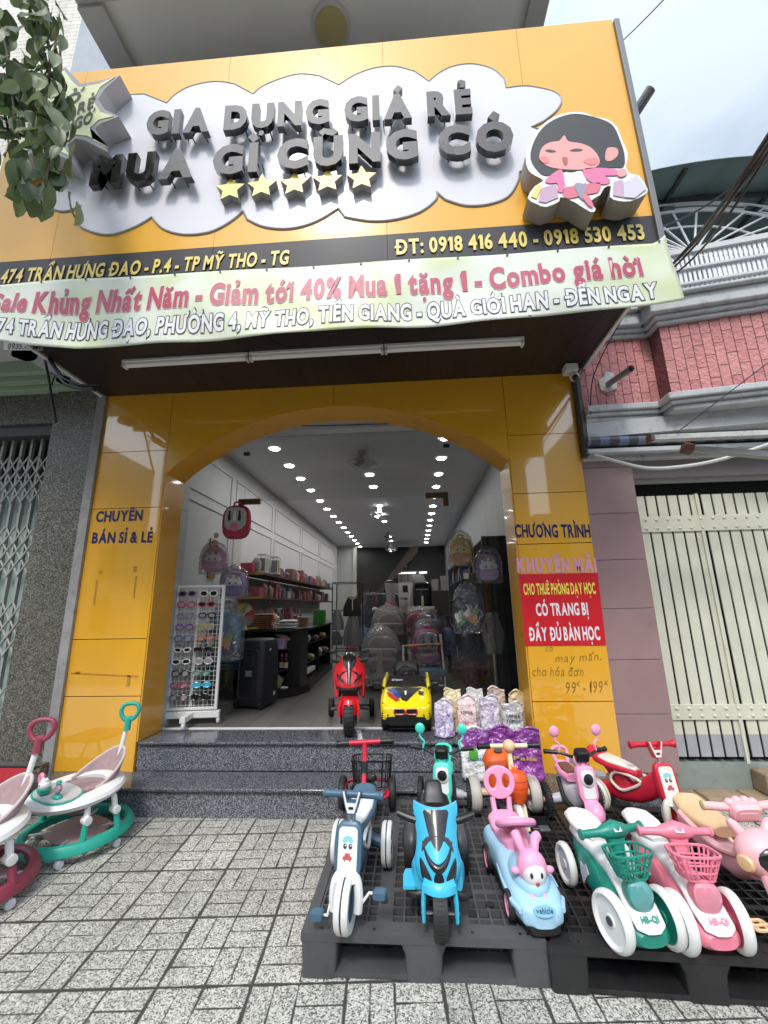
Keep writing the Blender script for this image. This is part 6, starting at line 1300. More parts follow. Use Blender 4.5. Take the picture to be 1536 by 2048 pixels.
b = M(); b.tube(smooth_line([(-1.7, 4.4, 3.575), (-1.1, 4.4, 3.54), (-.6, 4.45, 3.55), (.2, 4.5, 3.56), (.9, 4.6, 3.59)], 6), .006, 5); tag(build(b, 'ceiling_cable', M_BLACK), 'thin dark cable sagging across the shop ceiling near the arch', 'cable')
# ================================================================ backpacks in clear bags
FILM = wrap_film('clear_film', 14, .5, .04); FILM2 = wrap_film('clear_film_fine', 26, .9, .12)
def bag_film(par, w, h, d, z0, top, m=None):
    """clear bag round something: closed to a knot above"""
    b = M(); R_ = []; rr = random.Random(int(w*1e4) + int(h*999))
    for k in range(13):
        f = k/12; z = z0 + (top - z0)*f; s = 1 if f < .45 else max(.07, math.sqrt(max(0, 1 - ((f - .45)/.55)**2.2))); n = 22; ring = []
        for j in range(n):
            a = 2*pi*j/n; q = 1 + .07*(rr.random() - .5); u = math.copysign(abs(cos(a))**.6, cos(a)); v = math.copysign(abs(sin(a))**.6, sin(a)); ring.append((w/2*s*u*q, d/2*(s*.8 + .2)*v*q, z + .01*(rr.random() - .5)))
        R_.append(ring)
    b.rings(R_); o = build(b, 'clear_bag', m or FILM, par, sm=60); return o
def backpack(loc, rz, w, h, d, main, pocket, lab, grp, face=None, film=True, trim=None, scale=1):
    t = thing('backpack', lab, 'backpack', loc, rz, grp)
    b = M(); b.loft([(0, -d*.5, h*.48, w*.36, h*.40, 0, .7), (0, -d*.42, h*.48, w*.46, h*.47, 0, .7), (0, 0, h*.5, w*.5, h*.5, 0, .65), (0, d*.42, h*.5, w*.47, h*.48, 0, .65), (0, d*.5, h*.5, w*.4, h*.42, 0, .65)], 28); build(b, 'body', main, t)
    b = M(); b.loft([(0, -d*.80, h*.24, w*.30, h*.15, 0, .6), (0, -d*.72, h*.24, w*.37, h*.19, 0, .6), (0, -d*.40, h*.25, w*.40, h*.21, 0, .6)], 24); pk = build(b, 'pocket', pocket, t)
    b = M(); b.tube([(w*.37*cos(a), -d*.45, h*.5 + h*.40*sin(a)) for a in [pi*i/14 for i in range(15)]], .006, 6); build(b, 'zip', trim or pocket, t)
    b = M(); b.tube(smooth_line([(-w*.12, 0, h*.98), (-w*.10, 0, h*1.08), (w*.10, 0, h*1.08), (w*.12, 0, h*.98)], 4), .010, 8); build(b, 'carry_loop', trim or main, t)
    if face: face(t, w, h, d)
    if film: bag_film(t, w*1.14, h*1.2, d*2.0, -h*.05, h*1.27)
    return t
def dot(par, name, x, z, y, rx, rz_, m): b = M(); b.ell((x, y, z), rx, .006, rz_, 14, 8); build(b, name, m, par)
F_INK = mat('print_ink', (.03, .025, .025), r=.5); F_CREAM = mat('print_cream', (.72, .66, .52), r=.6); F_ORG = mat('print_orange', (.60, .22, .05), r=.6); F_WH = mat('print_white', (.74, .72, .72), r=.6); F_PK = mat('print_pink', (.66, .22, .34), r=.6)
def cat_face(t, w, h, d):
    b = M(); b.ell((0, -d*.5, h*.52), w*.36, d*.16, h*.2); build(b, 'printed_head', F_WH, t)
    for s in (-1, 1): dot(t, 'printed_eye', s*w*.12, h*.52, -d*.67, w*.035, w*.045, F_INK); b = M(); b.tube([(s*w*.22, -d*.4, h*.68), (s*w*.28, -d*.42, h*.80)], [.022, .004], 8); build(b, 'ear', F_WH, t)
    for k, c in enumerate((F_PK, F_CREAM, F_ORG)): b = M(); b.bx((w*(k-1)*.13, -d*.46, h*.78), (w*.10, .02, h*.12), (0, 10*(1-k), 0)); build(b, 'printed_band', c, t)
def chick_face(t, w, h, d):
    b = M(); b.ell((0, -d*.5, h*.48), w*.40, d*.2, h*.22); build(b, 'printed_head', mat('print_yellow', (.74, .62, .16), r=.6), t)
    for s in (-1, 1): dot(t, 'printed_eye', s*w*.14, h*.52, -d*.69, w*.04, w*.045, F_INK)
    b = M(); b.ell((0, -d*.74, h*.45), w*.08, .02, h*.035); build(b, 'beak', F_ORG, t)
def patches(t, w, h, d):
    rr = random.Random(5)
    for k in range(14):
        c = rr.choice(((.50, .04, .04), (.05, .16, .40), (.70, .66, .6), (.10, .30, .10), (.60, .30, .08), (.04, .05, .08)))
        x, z = (rr.random() - .5)*w*.7, h*(.15 + .6*rr.random()); b = M(); o = [(x + .05*(.5 + rr.random())*cos(a)*.8, z + .05*(.5 + rr.random())*sin(a)) for a in [2*pi*i/7 for i in range(7)]]; b.prism(o, -d*.86 - .0007*k, -d*.40); build(b, 'coloured_patch', mat('patch%d' % k, c, r=.5), t, sm=0)
def window_face(t, w, h, d):
    b = M(); b.loft([(0, -d*.86, h*.56, w*.34, h*.33, 0, .6), (0, -d*.46, h*.56, w*.38, h*.36, 0, .6)], 24); build(b, 'clear_front', mat('milky_panel', (.46, .50, .47), r=.15, coat=.8), t)
    for x in (-.09, .0, .09): b = M(); b.loft([(x*.6, -d*.90, h*.60, .016, h*.11, 0, .8), (x*.6, -d*.80, h*.60, .016, h*.11)]); b.ell((x*.6, -d*.88, h*.75), .013, .008, .016); build(b, 'printed_figure', F_INK if x else F_WH, t)
    b = M(); b.at((0, -d*.88, h*.31)); b.prism(circ(w*.15, 20), -.004, .03); build(b, 'printed_badge', F_PK, t, sm=0)
def soft(n, c): return mat(n, c, r=.75, var=.12, vs=20, bump=.15, bs=150)
B_RED = soft('fabric_red', (.45, .05, .10)); B_PK = soft('fabric_pink', (.62, .32, .42)); B_LI = soft('fabric_lilac', (.46, .30, .56)); B_PU = soft('fabric_purple', (.16, .10, .28)); B_YE = soft('fabric_yellow', (.70, .50, .10)); B_OR = soft('fabric_orange', (.55, .22, .06)); B_NV = soft('fabric_navy', (.02, .025, .05)); B_TB = soft('fabric_teal_blue', (.05, .22, .30)); B_MAG = soft('fabric_magenta', (.55, .05, .22))
HB = 'backpacks hung on the glass front'
backpack((-1.892, 4.33, 2.200), 6, 0.310, 0.385, .10, B_RED, B_RED, 'red backpack with milky front panel hung high on the left glass', HB, window_face, film=False)
backpack((-2.117, 4.33, 1.845), 4, 0.257, 0.268, .09, B_PK, B_PK, 'pink cat faced backpack in clear bag hung on the left glass', HB, cat_face)
backpack((-1.877, 4.33, 1.583), 8, 0.257, 0.268, .09, B_LI, B_PU, 'lilac and purple backpack in clear bag hung on the left glass above the rack', HB, cat_face)
backpack((-1.933, 4.33, 0.975), 5, 0.321, 0.449, .11, B_TB, B_NV, 'teal backpack in clear bag hung low behind the sunglasses rack', HB, patches)
backpack((0.542, 4.33, 1.861), -6, 0.235, 0.289, .09, B_YE, B_OR, 'yellow chick faced backpack in clear bag hung on the right glass', HB, chick_face)
backpack((0.815, 4.33, 1.681), -6, 0.246, 0.289, .10, B_PU, B_LI, 'purple backpack in clear bag hung at the right jamb', HB, cat_face)
backpack((0.587, 4.33, 1.199), -8, 0.289, 0.385, .11, B_NV, B_NV, 'navy backpack with bright coloured patches in clear bag hung on the right glass', HB, patches)
for x, z, l_ in ((-2.14, 2.26, 'small bee shaped hook on the left glass above the pink backpack'), (.59, 1.75, 'small cream price card on the right glass above the navy backpack')):
    b = M(); b.prism(rrect(.05, .06, .01, 3, x, z), 4.38, 4.393); tag(build(b, 'price_card', F_CREAM), l_, 'card')
# ================================================================ sunglasses rack
rk = thing('sunglasses_rack', 'white wire grid display rack on casters holding sunglasses', 'display rack', (-2.09, 4.05, FLZ), 8)
RW, RZ0, RZ1 = .44, .125, 1.285
b = M()
for x in (-RW/2, RW/2): b.bx((x, 0, (RZ0 + RZ1)/2), (.028, .028, RZ1 - RZ0))
for z in (RZ0 + .014, RZ1 - .014): b.bx((0, 0, z), (RW - .030, .026, .026))
b.bx((-.02, .012, (RZ0 + RZ1)/2), (.03, .012, RZ1 - RZ0 - .06)); build(b, 'frame', M_WMETAL, rk, bevel=.004)
b = M()
for i in range(1, 11): b.bx((-RW/2 + RW*i/11, 0, (RZ0 + RZ1)/2), (.0042, .0042, RZ1 - RZ0 - .05))
for i in range(1, 27): b.bx((0, -.0045, RZ0 + (RZ1 - RZ0)*i/27), (RW - .03, .0042, .0042))
build(b, 'wire_grid', M_WMETAL, rk, sm=0)
b = M(); b.bx((0, 0, .088), (.52, .05, .06)); b.bx((0, -.0, .086), (.05, .42, .05)); build(b, 'base', M_WMETAL, rk, bevel=.004)
for x, y in ((-.24, -.0), (.24, 0), (0, -.20), (0, .20)):
    b = M(); b.tube([(x, y, .06), (x, y, .035)], .012, 8); b.lathe([(.001, -.012), (.026, -.012), (.030, -.006), (.030, .006), (.026, .012), (.001, .012)], (x + .012, y, .030), 'X', 16); build(b, 'caster', P_GREY, rk)
b = M(); b.loft([(.02, .03, .16, .10, .06), (.06, .05, .15, .08, .05), (.1, .06, .14, .04, .03)]); build(b, 'bag_scrap', FILM2, rk)
def sunglasses(loc, rz, fr, ln, lab, shape=0, s=1.):
    t = thing('sunglasses', lab, 'sunglasses', loc, rz, 'sunglasses hung on the white rack'); t.scale = (s, s, s)
    b = M(); hw = (.034, .034, .032)[shape]; hh = (.020, .024, .017)[shape]
    for sx in (-1, 1): b.tube([(sx*.040 + hw*.88*math.copysign(abs(cos(a))**.8, cos(a)), 0, hh*math.copysign(abs(sin(a))**.8, sin(a)) + (sx*cos(a) > .5)*.004*(shape == 2)) for a in [2*pi*i/20 for i in range(20)]], .0055, 6, True)
    b.tube([(-.012, -.002, .004), (0, -.004, .007), (.012, -.002, .004)], .0045, 6); build(b, 'frame', fr, t)
    b = M()
    for sx in (-1, 1): b.tube([(sx*.074, .002, .006), (sx*.076, .05, .004), (sx*.074, .085, -.012)], .004, 5)
    build(b, 'temple', fr, t)
    for sx in (-1, 1): b = M(); b.ell((sx*.040, .001, 0), hw*.86, .003, hh*.95, 18, 8); build(b, 'lens', ln, t)
G = lambda n, c, r=.2: plastic('specs_' + n, c, r=r, var=0, bump=0)
LB = mat('lens_dark', (.012, .012, .014), r=.1); LC = mat('lens_blue', (.05, .45, .65), r=.15); LP = mat('lens_clear', (.35, .33, .36), r=.1)
SG_ = [(0, 0, G('violet', (.22, .12, .34)), LB, 'violet'), (1, 0, G('white', (.75, .75, .72)), LB, 'angular white'), (0, 1, G('red', (.50, .04, .08)), LP, 'pale red'), (1, 1, G('dark_red', (.36, .02, .08)), LB, 'dark red'), (0, 2, G('lavender', (.26, .24, .42)), LP, 'lavender'), (1, 2, G('black', (.015, .015, .017)), LP, 'grey rimmed'),
  (0, 3, G('purple', (.24, .05, .34)), LP, 'deep purple'), (1, 3, G('yellow', (.55, .48, .12)), LP, 'yellow'), (0, 4, G('blue', (.10, .14, .36)), LP, 'blue rimmed'), (1, 4, G('orange', (.70, .16, .04)), LP, 'orange red'), (0, 5, G('white', 0), LB, 'upper white oval'), (1, 5, G('black', 0), LB, 'small black'), (0, 6, G('white', 0), LB, 'lower white cat-eye'), (1, 6, G('clear', (.55, .55, .55)), LP, 'clear rimmed'),
  (0, 7, G('black', 0), LP, 'black with grey lenses'), (0, 8, G('red', 0), LP, 'bright red lower'), (1, 8, G('cyan', (.06, .48, .65)), LC, 'cyan mirrored'), (0, 9, G('brown', (.10, .06, .05)), LP, 'brown rimmed'), (1, 9, G('black', 0), LB, 'round black lower'), (1, 7, G('green', (.05, .25, .16)), LP, 'green rimmed')]
for cxi, row, fr, ln, nm in SG_:
    lx = -.115 + .20*cxi + .008*sin(row*3.1 + cxi); lz = RZ1 - .085 - row*.106; rz = 8 + 6*sin(row*2.3 + cxi*1.7)
    c8, s8 = cos(radians(8)), sin(radians(8)); sunglasses((-2.09 + lx*c8 + .045*s8, 4.05 + lx*s8 - .045*c8, FLZ + lz), rz, fr, ln, '%s sunglasses on the %s side of the white rack' % (nm, 'right' if cxi else 'left'), (row + cxi) % 3, 1.12)
# ================================================================ portable loudspeaker
sp_ = thing('loudspeaker', 'tall black portable loudspeaker with trolley wheels standing on the shop floor', 'loudspeaker', (-1.73, 4.78, FLZ), -14)
b = M(); b.loft([(0, 0, .03, .165, .17, 90, .35), (0, 0, .06, .175, .18, 90, .35), (0, .0, .40, .172, .178, 90, .35), (0, .0, .64, .165, .165, 90, .35), (0, 0, .70, .15, .15, 90, .4), (0, 0, .715, .12, .12, 90, .4)], 32); build(b, 'cabinet', mat('speaker_black', (.016, .016, .019), r=.5, bump=.1, bs=200), sp_)
b = M(); o = rrect(.24, .50, .05); b.tube([(x, -.181, .36 + z) for x, z in o], .007, 6, True); o = rrect(.09, .14, .015); b.tube([(x, -.181, .50 + z) for x, z in o], .004, 6, True); build(b, 'raised_rim', mat('speaker_rim', (.035, .035, .04), r=.4), sp_)
b = M(); b.at((0, 0, 0)); b.prism(rrect(.10, .13, .04, 5, 0, .26), -.1835, -.17); build(b, 'port', mat('dark_inside', 0), sp_, sm=0)
b = M()
for k in range(5): b.bx((.004*(k % 2), -.183, .385 - .012*k), (.09 - .012*(k % 3), .002, .004))
build(b, 'printed_lines', F_WH, sp_, sm=0)
for s in (-1, 1): b = M(); b.lathe([(.001, -.02), (.04, -.02), (.045, 0), (.04, .02), (.001, .02)], (s*.15, -.15, .045), 'X', 18); build(b, 'trolley_wheel', M_BLACK, sp_)
b = M()
for x, z in ((.17, .6), (.17, .12), (.17, .14)): b.bx((.176, -.05 if z > .3 else .06, z), (.004, .03, .014), (35, 0, 0))
build(b, 'corner_labels', F_WH, sp_, sm=0)
# ================================================================ black counter with goods
ct = thing('shop_counter', 'curved black shop counter with open shelves full of goods', 'counter', (-1.7, 5.8, FLZ))
M_CB = mat('black_laminate', (.012, .012, .013), r=.4, var=.2)
b = M()
foot = [(-2.5, 5.12), (-1.62, 5.12), (-1.42, 5.28), (-1.33, 5.55), (-1.37, 6.1), (-1.42, 7.6), (-1.9, 7.6), (-1.9, 5.72), (-2.5, 5.72)]
def slab_xy(b, o, z0, z1, k=1.):
    n = len(o); s = sum(o[i][0]*o[(i+1)%n][1] - o[(i+1)%n][0]*o[i][1] for i in range(n)); o = o if s > 0 else o[::-1]
    b.add([(x, y, z0) for x, y in o] + [(x, y, z1) for x, y in o], [tuple(range(n))[::-1], tuple(range(n, 2*n))] + [(i, (i+1) % n, n + (i+1) % n, n + i) for i in range(n)])
slab_xy(b, foot, FLZ, FLZ + .10); slab_xy(b, foot, 1.175, 1.20)
build(b, 'plinth_and_top', M_CB, ct, sm=0, world=True)
b = M()
for z in (.70, .95): slab_xy(b, [(-2.5, 5.2), (-1.66, 5.2), (-1.5, 5.32), (-1.5, 5.66), (-2.5, 5.66)], z, z + .018); slab_xy(b, [(-1.88, 5.72), (-1.46, 5.72), (-1.46, 7.55), (-1.88, 7.55)], z, z + .018)
build(b, 'shelf', M_CB, ct, sm=0, world=True)
b = M(); b.box(-2.5, -1.5, 5.67, 5.70, .5, 1.175); b.box(-1.90, -1.885, 5.72, 7.6, .5, 1.175)
for x in (-2.49, -2.02): b.box(x - .012, x + .012, 5.2, 5.66, .5, 1.175)
b.box(-1.57, -1.39, 5.30, 5.66, .5, 1.175); b.box(-1.88, -1.45, 6.6, 6.62, .5, 1.175); b.box(-1.88, -1.44, 7.56, 7.6, .5, 1.175); build(b, 'upright', M_CB, ct, sm=0, world=True)
b = M(); b.box(-1.44, -1.42, 7.5, 7.52, FLZ, 1.25); build(b, 'white_edge', M_WMETAL, ct, sm=0, world=True)
def goods(name, lab, cat, mb, m, grp=None): return tag(build(mb, name, m, sm=40), lab, cat, grp)
def packet(c, w, d, h, rz=0, p=.5): b = M(); b.at(c, (0, 0, rz)); b.loft([(0, -d/2, h/2, w*.46, h*.12, 0, p), (0, -d*.40, h/2, w*.5, h*.36, 0, p), (0, 0, h/2, w*.48, h*.5, 0, p), (0, d*.40, h/2, w*.5, h*.36, 0, p), (0, d/2, h/2, w*.46, h*.12, 0, p)], 16); return b
rr = random.Random(3)
C_BR = mat('kraft_packet', (.50, .26, .13), r=.35, var=.3, vs=30); C_WH = mat('white_packet', (.72, .72, .72), r=.35, var=.08, vs=20); C_BL = mat('blue_packet', (.05, .22, .48), r=.3, var=.5, vs=18)
for i in range(8): goods('snack_packet', 'brown snack packet in the tall stack on the black counter', 'packet', packet((-1.88 + .02*rr.random(), 5.32, 1.20 + i*.024), .28, .2, .026, 10*(rr.random() - .5)), C_BR, 'brown packets stacked on the counter')
for i in range(3): goods('white_packet', 'white packet in the short stack beside the brown packets', 'packet', packet((-1.575 + .01*i, 5.30, 1.20 + i*.038), .22, .16, .04, 6*(i - 1)), C_WH, 'white packets stacked on the counter')
for i in range(4): goods('blue_packet', 'blue packet heaped behind the prize wheel on the counter', 'packet', packet((-2.05 + .05*i, 5.42 - .03*i, 1.20 + .03*i), .2, .16, .04, 40*(i - 1)), C_BL, 'blue packets heaped on the counter')
goods('yellow_packet', 'small yellow packet lying at the counter edge', 'packet', packet((-1.98, 5.22, 1.20), .14, .1, .03, 20), mat('yellow_packet', (.55, .42, .05), r=.4))
for i in range(3): goods('blue_packet', 'blue and white packet on the top counter shelf behind the loudspeaker', 'packet', packet((-2.24 + .0*i, 5.35, .968 + i*.045), .34, .22, .045, 3*i), mat('blue_white_packet', (.16, .38, .56), r=.35, var=.6, vs=14), 'packets on the top counter shelf')
for i in range(4): goods('blue_packet', 'cyan packet on the middle counter shelf behind the loudspeaker', 'packet', packet((-2.24, 5.34, .718 + i*.04), .30, .22, .04, -3*i), mat('cyan_packet', (.04, .30, .46), r=.35, var=.4, vs=14), 'packets on the middle counter shelf')
pw = thing('prize_wheel', 'colourful striped prize wheel on a white stand at the end of the counter', 'prize wheel', (-2.12, 5.22, 1.20), -8)
for k in range(12):
    c = ((.62, .10, .08), (.72, .66, .50), (.35, .45, .12), (.65, .45, .10), (.25, .45, .40), (.70, .30, .25))[k % 6]; b = M()
    b.prism([(0, .175)] + [(.15*cos(2*pi*(k + q/4)/12), .175 + .15*sin(2*pi*(k + q/4)/12)) for q in range(5)], -.012, .0); build(b, 'wheel_segment', mat('wedge%d' % (k % 6), c, r=.4), pw, sm=0)
b = M(); b.lathe([(.001, -.03), (.022, -.028), (.024, -.0122)], (0, 0, .175), 'Y', 18); build(b, 'hub', M_WMETAL, pw); b = M(); b.torus((0, -.006, .175), .152, .008, 'Y', 30, 6); build(b, 'rim', B_RED, pw); b = M(); b.prism([(-.06, 0), (.09, 0), (.06, .05), (-.04, .05)], -.06, -.02); b.box(-.02, .02, .002, .02, 0, .175); build(b, 'stand', M_WMETAL, pw, sm=0)
b = M(); b.at((-1.70, 5.30, .968)); b.loft([(0, 0, 0, .13, .09, 90, .4), (0, 0, .12, .14, .10, 90, .4), (0, 0, .125, .12, .08, 90, .4)]); goods('storage_box', 'lilac box with a gift ribbon on the upper counter shelf', 'box', b, mat('lilac_box', (.42, .28, .50), r=.4))
b = M(); b.at((-1.62, 5.32, 1.10), (0, 20, 10)); b.ell((0, 0, 0), .12, .06, .035); goods('bamboo_fan', 'round beige fan lying on top of the lilac box', 'hand fan', b, mat('bamboo', (.52, .36, .24), r=.6, var=.2))
b = M(); b.at((-1.80, 5.215, .968)); b.loft([(0, 0, 0, .07, .05, 90, .5), (0, 0, .05, .09, .06, 90, .5), (0, -.01, .08, .10, .05, 90, .5)]); goods('snack_bowl', 'small orange snack tub in front of the lilac box', 'tub', b, mat('orange_tub', (.62, .36, .12), r=.4, var=.6, vs=40))
BT = mat('amber_bottle', (.06, .010, .012), r=.15); BLb = mat('cream_label', (.68, .60, .42), r=.5); CAPM = mat('pink_cap', (.55, .10, .16), r=.4)
bt0 = None
for i in range(7):
    x, y = -1.93 + .062*i, 5.25 + .03*(i % 2)
    if bt0 is None:
        bt0 = thing('bottle', 'dark red bottle with cream label on the middle counter shelf', 'bottle', (x, y, .718), 0, 'bottles on the counter shelf')
        b = M(); b.lathe([(.001, 0), (.026, 0), (.027, .10), (.022, .13), (.010, .145), (.010, .165), (.001, .165)], (0, 0, 0), 'Z', 16); build(b, 'body', BT, bt0)
        b = M(); b.lathe([(.0275, .025), (.0278, .09)], (0, 0, 0), 'Z', 16, caps=False); build(b, 'paper_label', BLb, bt0)
        b = M(); b.lathe([(.013, .155), (.013, .19), (.001, .192)], (0, 0, 0), 'Z', 12); build(b, 'cap', CAPM, bt0)
    else: dup(bt0, (x, y, .718), (0, 0, i*1.3))
bk = thing('basket', 'pale yellow basket of goods on the lowest counter shelf', 'basket', (-1.72, 5.28, .515))
b = M(); b.loft([(0, 0, 0, .10, .06, 90, .4), (0, 0, .10, .13, .085, 90, .4), (0, 0, .102, .12, .078, 90, .4), (0, 0, .03, .095, .055, 90, .4)]); build(b, 'tub', mat('straw_yellow', (.58, .50, .20), r=.6, var=.15, vs=40), bk); b = M(); b.ell((.01, 0, .1), .10, .06, .05); build(b, 'contents', mat('pale_goods', (.40, .46, .44), r=.5, var=.5, vs=30), bk)
goods('green_bag', 'crumpled pale green bag beside the yellow basket on the lowest shelf', 'bag', packet((-1.90, 5.26, .513), .12, .12, .16), mat('mint_bag', (.36, .50, .46), r=.4, var=.5, vs=22))
b = M(); b.at((-1.55, 5.18, .512)); b.ell((0, 0, .015), .05, .03, .018); goods('white_packet', 'small white packet lying on the counter plinth', 'packet', b, C_WH)
tub = thing('tub', 'brown and white lidded tub on the counter near the green box', 'tub', (-1.52, 5.9, 1.2)); b = M(); b.lathe([(.001, 0), (.06, 0), (.075, .12), (.001, .12)], (0, 0, 0), 'Z', 20); build(b, 'cup', C_BR, tub); b = M(); b.lathe([(.078, .12), (.078, .14), (.001, .142)], (0, 0, 0), 'Z', 20); build(b, 'lid', C_WH, tub)
b = M(); b.box(-1.50, -1.32, 6.4, 6.5, 1.2, 1.42); tag(build(b, 'green_box', mat('green_carton', (.06, .30, .05), r=.5, var=.5, vs=20), bevel=.004), 'bright green carton standing on the far end of the counter', 'carton')
for i in range(6):
    y = 5.9 + .26*i; goods('tissue_packet', 'pale packet on the counter side shelves facing the aisle', 'packet', packet((-1.52, y, (.968, .718)[i % 2]), .12, .2, .10 if i % 3 else .15, 90), mat('pale_mix%d' % (i % 3), ((.60, .60, .56), (.34, .40, .12), (.30, .16, .20))[i % 3], r=.4, var=.6, vs=26), 'packets on the counter side shelves')
b = M(); b.at((-1.52, 6.1, .56)); b.box(-.07, .07, -.3, .3, .0, .06); tag(build(b, 'white_tray', C_WH, bevel=.006), 'long white box low on the counter side shelf', 'box')
# ================================================================ wall shelves on the left wall
for z, l_ in ((1.60, 'lower brown wall shelf with yellow front edge behind the counter'), (1.95, 'upper brown wall shelf with yellow front edge behind the counter')):
    ws = thing('wall_shelf', l_, 'shelf', (-2.4, 8.2, z)); b = M(); b.box(-2.53, -2.16, 6.0, 11.6, z, z + .03); build(b, 'board', mat('brown_board', (.09, .045, .03), r=.5, var=.3), ws, sm=0, world=True); b = M(); b.box(-2.53, -2.16, 5.985, 5.999, z, z + .032); build(b, 'edge_strip', mat('ochre_edge', (.50, .32, .06), r=.5), ws, sm=0, world=True)
for k in range(46):
    z = (1.632, 1.982)[k % 2]; y = 6.08 + (k//2)*.24; c = rr.choice(((.30, .29, .30), (.10, .10, .14), (.22, .10, .08), (.40, .38, .34), (.12, .15, .25), (.34, .08, .10), (.16, .12, .10)))
    h = .12 + .16*rr.random() if z > 1.8 else .12 + .12*rr.random(); w = .10 + .10*rr.random()
    b = packet((-2.28, y, z), w, h, .12, 0) if 0 else M()
    if k % 3: b.at((-2.27 - .05*rr.random(), y, z), (0, 0, 90 + 30*(rr.random() - .5))); b.loft([(0, 0, 0, w*.5, .06, 90, .5), (0, 0, h*.7, w*.55, .07, 90, .6), (0, 0, h, w*.2, .03, 90, .8)])
    else: b.at((-2.29, y, z), (0, 0, 12*(rr.random() - .5))); b.box(-.06, .08, -w/2, w/2, 0, h)
    goods('shelf_parcel', 'packaged household item on the %s brown wall shelf' % ('upper' if z > 1.8 else 'lower'), 'packaged goods', b, mat('parcel%d' % k, c, r=.4, var=.5, vs=18), 'goods on the %s wall shelf' % ('upper' if z > 1.8 else 'lower'))
for i, x in enumerate((-2.3, -2.22)):
    lt = thing('lantern', 'white framed lantern on the upper wall shelf, %s of two' % ('left' if i == 0 else 'right'), 'lantern', (x + .03, 6.25 + i*.35, 2.0)); b = M()
    for sx in (-1, 1):
        for sy in (-1, 1): b.box(sx*.06 - .006, sx*.06 + .006, sy*.06 - .006, sy*.06 + .006, .02, .27)
    b.box(-.07, .07, -.07, .07, 0, .02); b.box(-.07, .07, -.07, .07, .27, .285); build(b, 'frame', M_WMETAL, lt, sm=0); b = M(); b.box(-.05, .05, -.05, .05, .021, .22); build(b, 'panes', mat('lantern_glass', (.25, .26, .27), r=.1), lt, sm=0)
for i in range(3): b = M(); b.box(-2.48, -2.30, 5.9 + i*.14, 6.02 + i*.14, 1.98, 2.12); tag(build(b, 'gift_box', mat('red_white_box', (.42, .06, .10), r=.4, var=.5, vs=30), bevel=.003), 'red and white gift box at the near end of the upper wall shelf', 'box', 'red gift boxes on the wall shelf')
b = M(); b.box(-2.545, -2.53, 5.05, 5.24, 1.85, 2.35); tag(build(b, 'gold_banner', mat('gold_print', (.40, .22, .03), r=.4, var=.7, vs=30), sm=0), 'narrow gold printed hanging on the left wall above the prize wheel', 'wall hanging')
b = M(); b.at((-2.40, 5.3, 1.62)); b.loft([(0, 0, 0, .07, .05, 90, .7), (0, 0, .22, .08, .055, 90, .7), (0, 0, .34, .05, .04, 90, .7)]); tag(build(b, 'hanging_pouch', mat('beige_pouch', (.46, .40, .33), r=.6)), 'beige pouch hanging beside the gold wall hanging', 'pouch')
# ================================================================ middle of the shop
cr = thing('clothes_rack', 'black wire rack hung with dark clothes in plastic beside the counter', 'rack', (-1.25, 8.6, FLZ))
b = M(); 
for x in (-1.58, -1.02):
    for y in (8.4, 8.9): b.tube([(x, y, FLZ), (x, y, 1.95)], .012, 6)
for z in (.62, .85, 1.4, 1.95): b.tube([(-1.58, 8.4, z), (-1.02, 8.4, z), (-1.02, 8.9, z), (-1.58, 8.9, z)], .01, 6, True)
build(b, 'rack_frame', M_BLACK, cr, world=True)
def garment(x, y, z0, z1, w, m, name, lab): 
    b = M(); R_ = []
    for k in range(8):
        f = k/7; z = z1 + (z0 - z1)*f; R_.append([(x + (w/2)*(.45 + .55*min(1, f*1.8))*math.copysign(abs(cos(a))**.7, cos(a))*(1 + .06*sin(5*a)), y + .05*(.6 + .4*f)*sin(a)*(1 + .3*sin(7*a)), z) for a in [2*pi*i/28 for i in range(28)]])
    b.rings(R_); return tag(build(b, name, m, sm=50), lab, 'garment')
SIL = mat('silver_film', (.30, .30, .32), r=.18, metal=.6, bump=1, bs=26); BLKC = mat('black_cloth', (.010, .010, .012), r=.85, bump=.3)
garment(-1.17, 8.32, 1.28, 1.66, .34, BLKC, 'black_blouse', 'black blouse hanging on the wire rack above the silver skirt'); garment(-1.16, 8.30, .72, 1.28, .34, SIL, 'silver_skirt', 'long silver grey pleated skirt hanging below the black blouse')
garment(-1.47, 8.32, 1.02, 1.40, .26, SIL, 'wrapped_shirt', 'shirt in crinkled clear film at the left end of the wire rack'); garment(-1.48, 8.30, .74, 1.0, .24, mat('dark_print_cloth', (.10, .10, .11), r=.7, var=.9, vs=30), 'printed_cloth', 'dark printed cloth below the wrapped shirt on the rack')
rq = thing('racket', 'pale yellow badminton racket hanging in front of the wire rack', 'racket', (-1.10, 7.9, 1.45), 0)
b = M(); b.torus((0, 0, .27), .085, .007, 'Y', 28, 6, sy=1.35); b.tube([(0, 0, .155), (0, 0, -.05)], .008, 8); build(b, 'hoop', mat('racket_yellow', (.55, .55, .32), r=.4), rq); b = M()
for i in range(-5, 6): b.bx((i*.014, 0, .27), (.0015, .0015, .2*math.sqrt(1 - (i/6.2)**2))); b.bx((0, .001, .27 + i*.019), (.15*math.sqrt(1 - (i/6.2)**2), .0015, .0015))
build(b, 'strings', F_WH, rq, sm=0)
for i in range(9): garment(-.95 + .09*i - (i % 2)*.02, 9.6 + .25*(i % 3), 1.0 + .1*(i % 2), 1.72, .20, mat('dim_cloth%d' % (i % 4), ((.05, .05, .06), (.10, .045, .05), (.12, .12, .13), (.03, .03, .035))[i % 4], r=.7, var=.6, vs=14, bump=.6, bs=20), 'hung_garment', 'dim garment on the hanging rail behind the wire rack')['group'] = 'garments on the hanging rail'
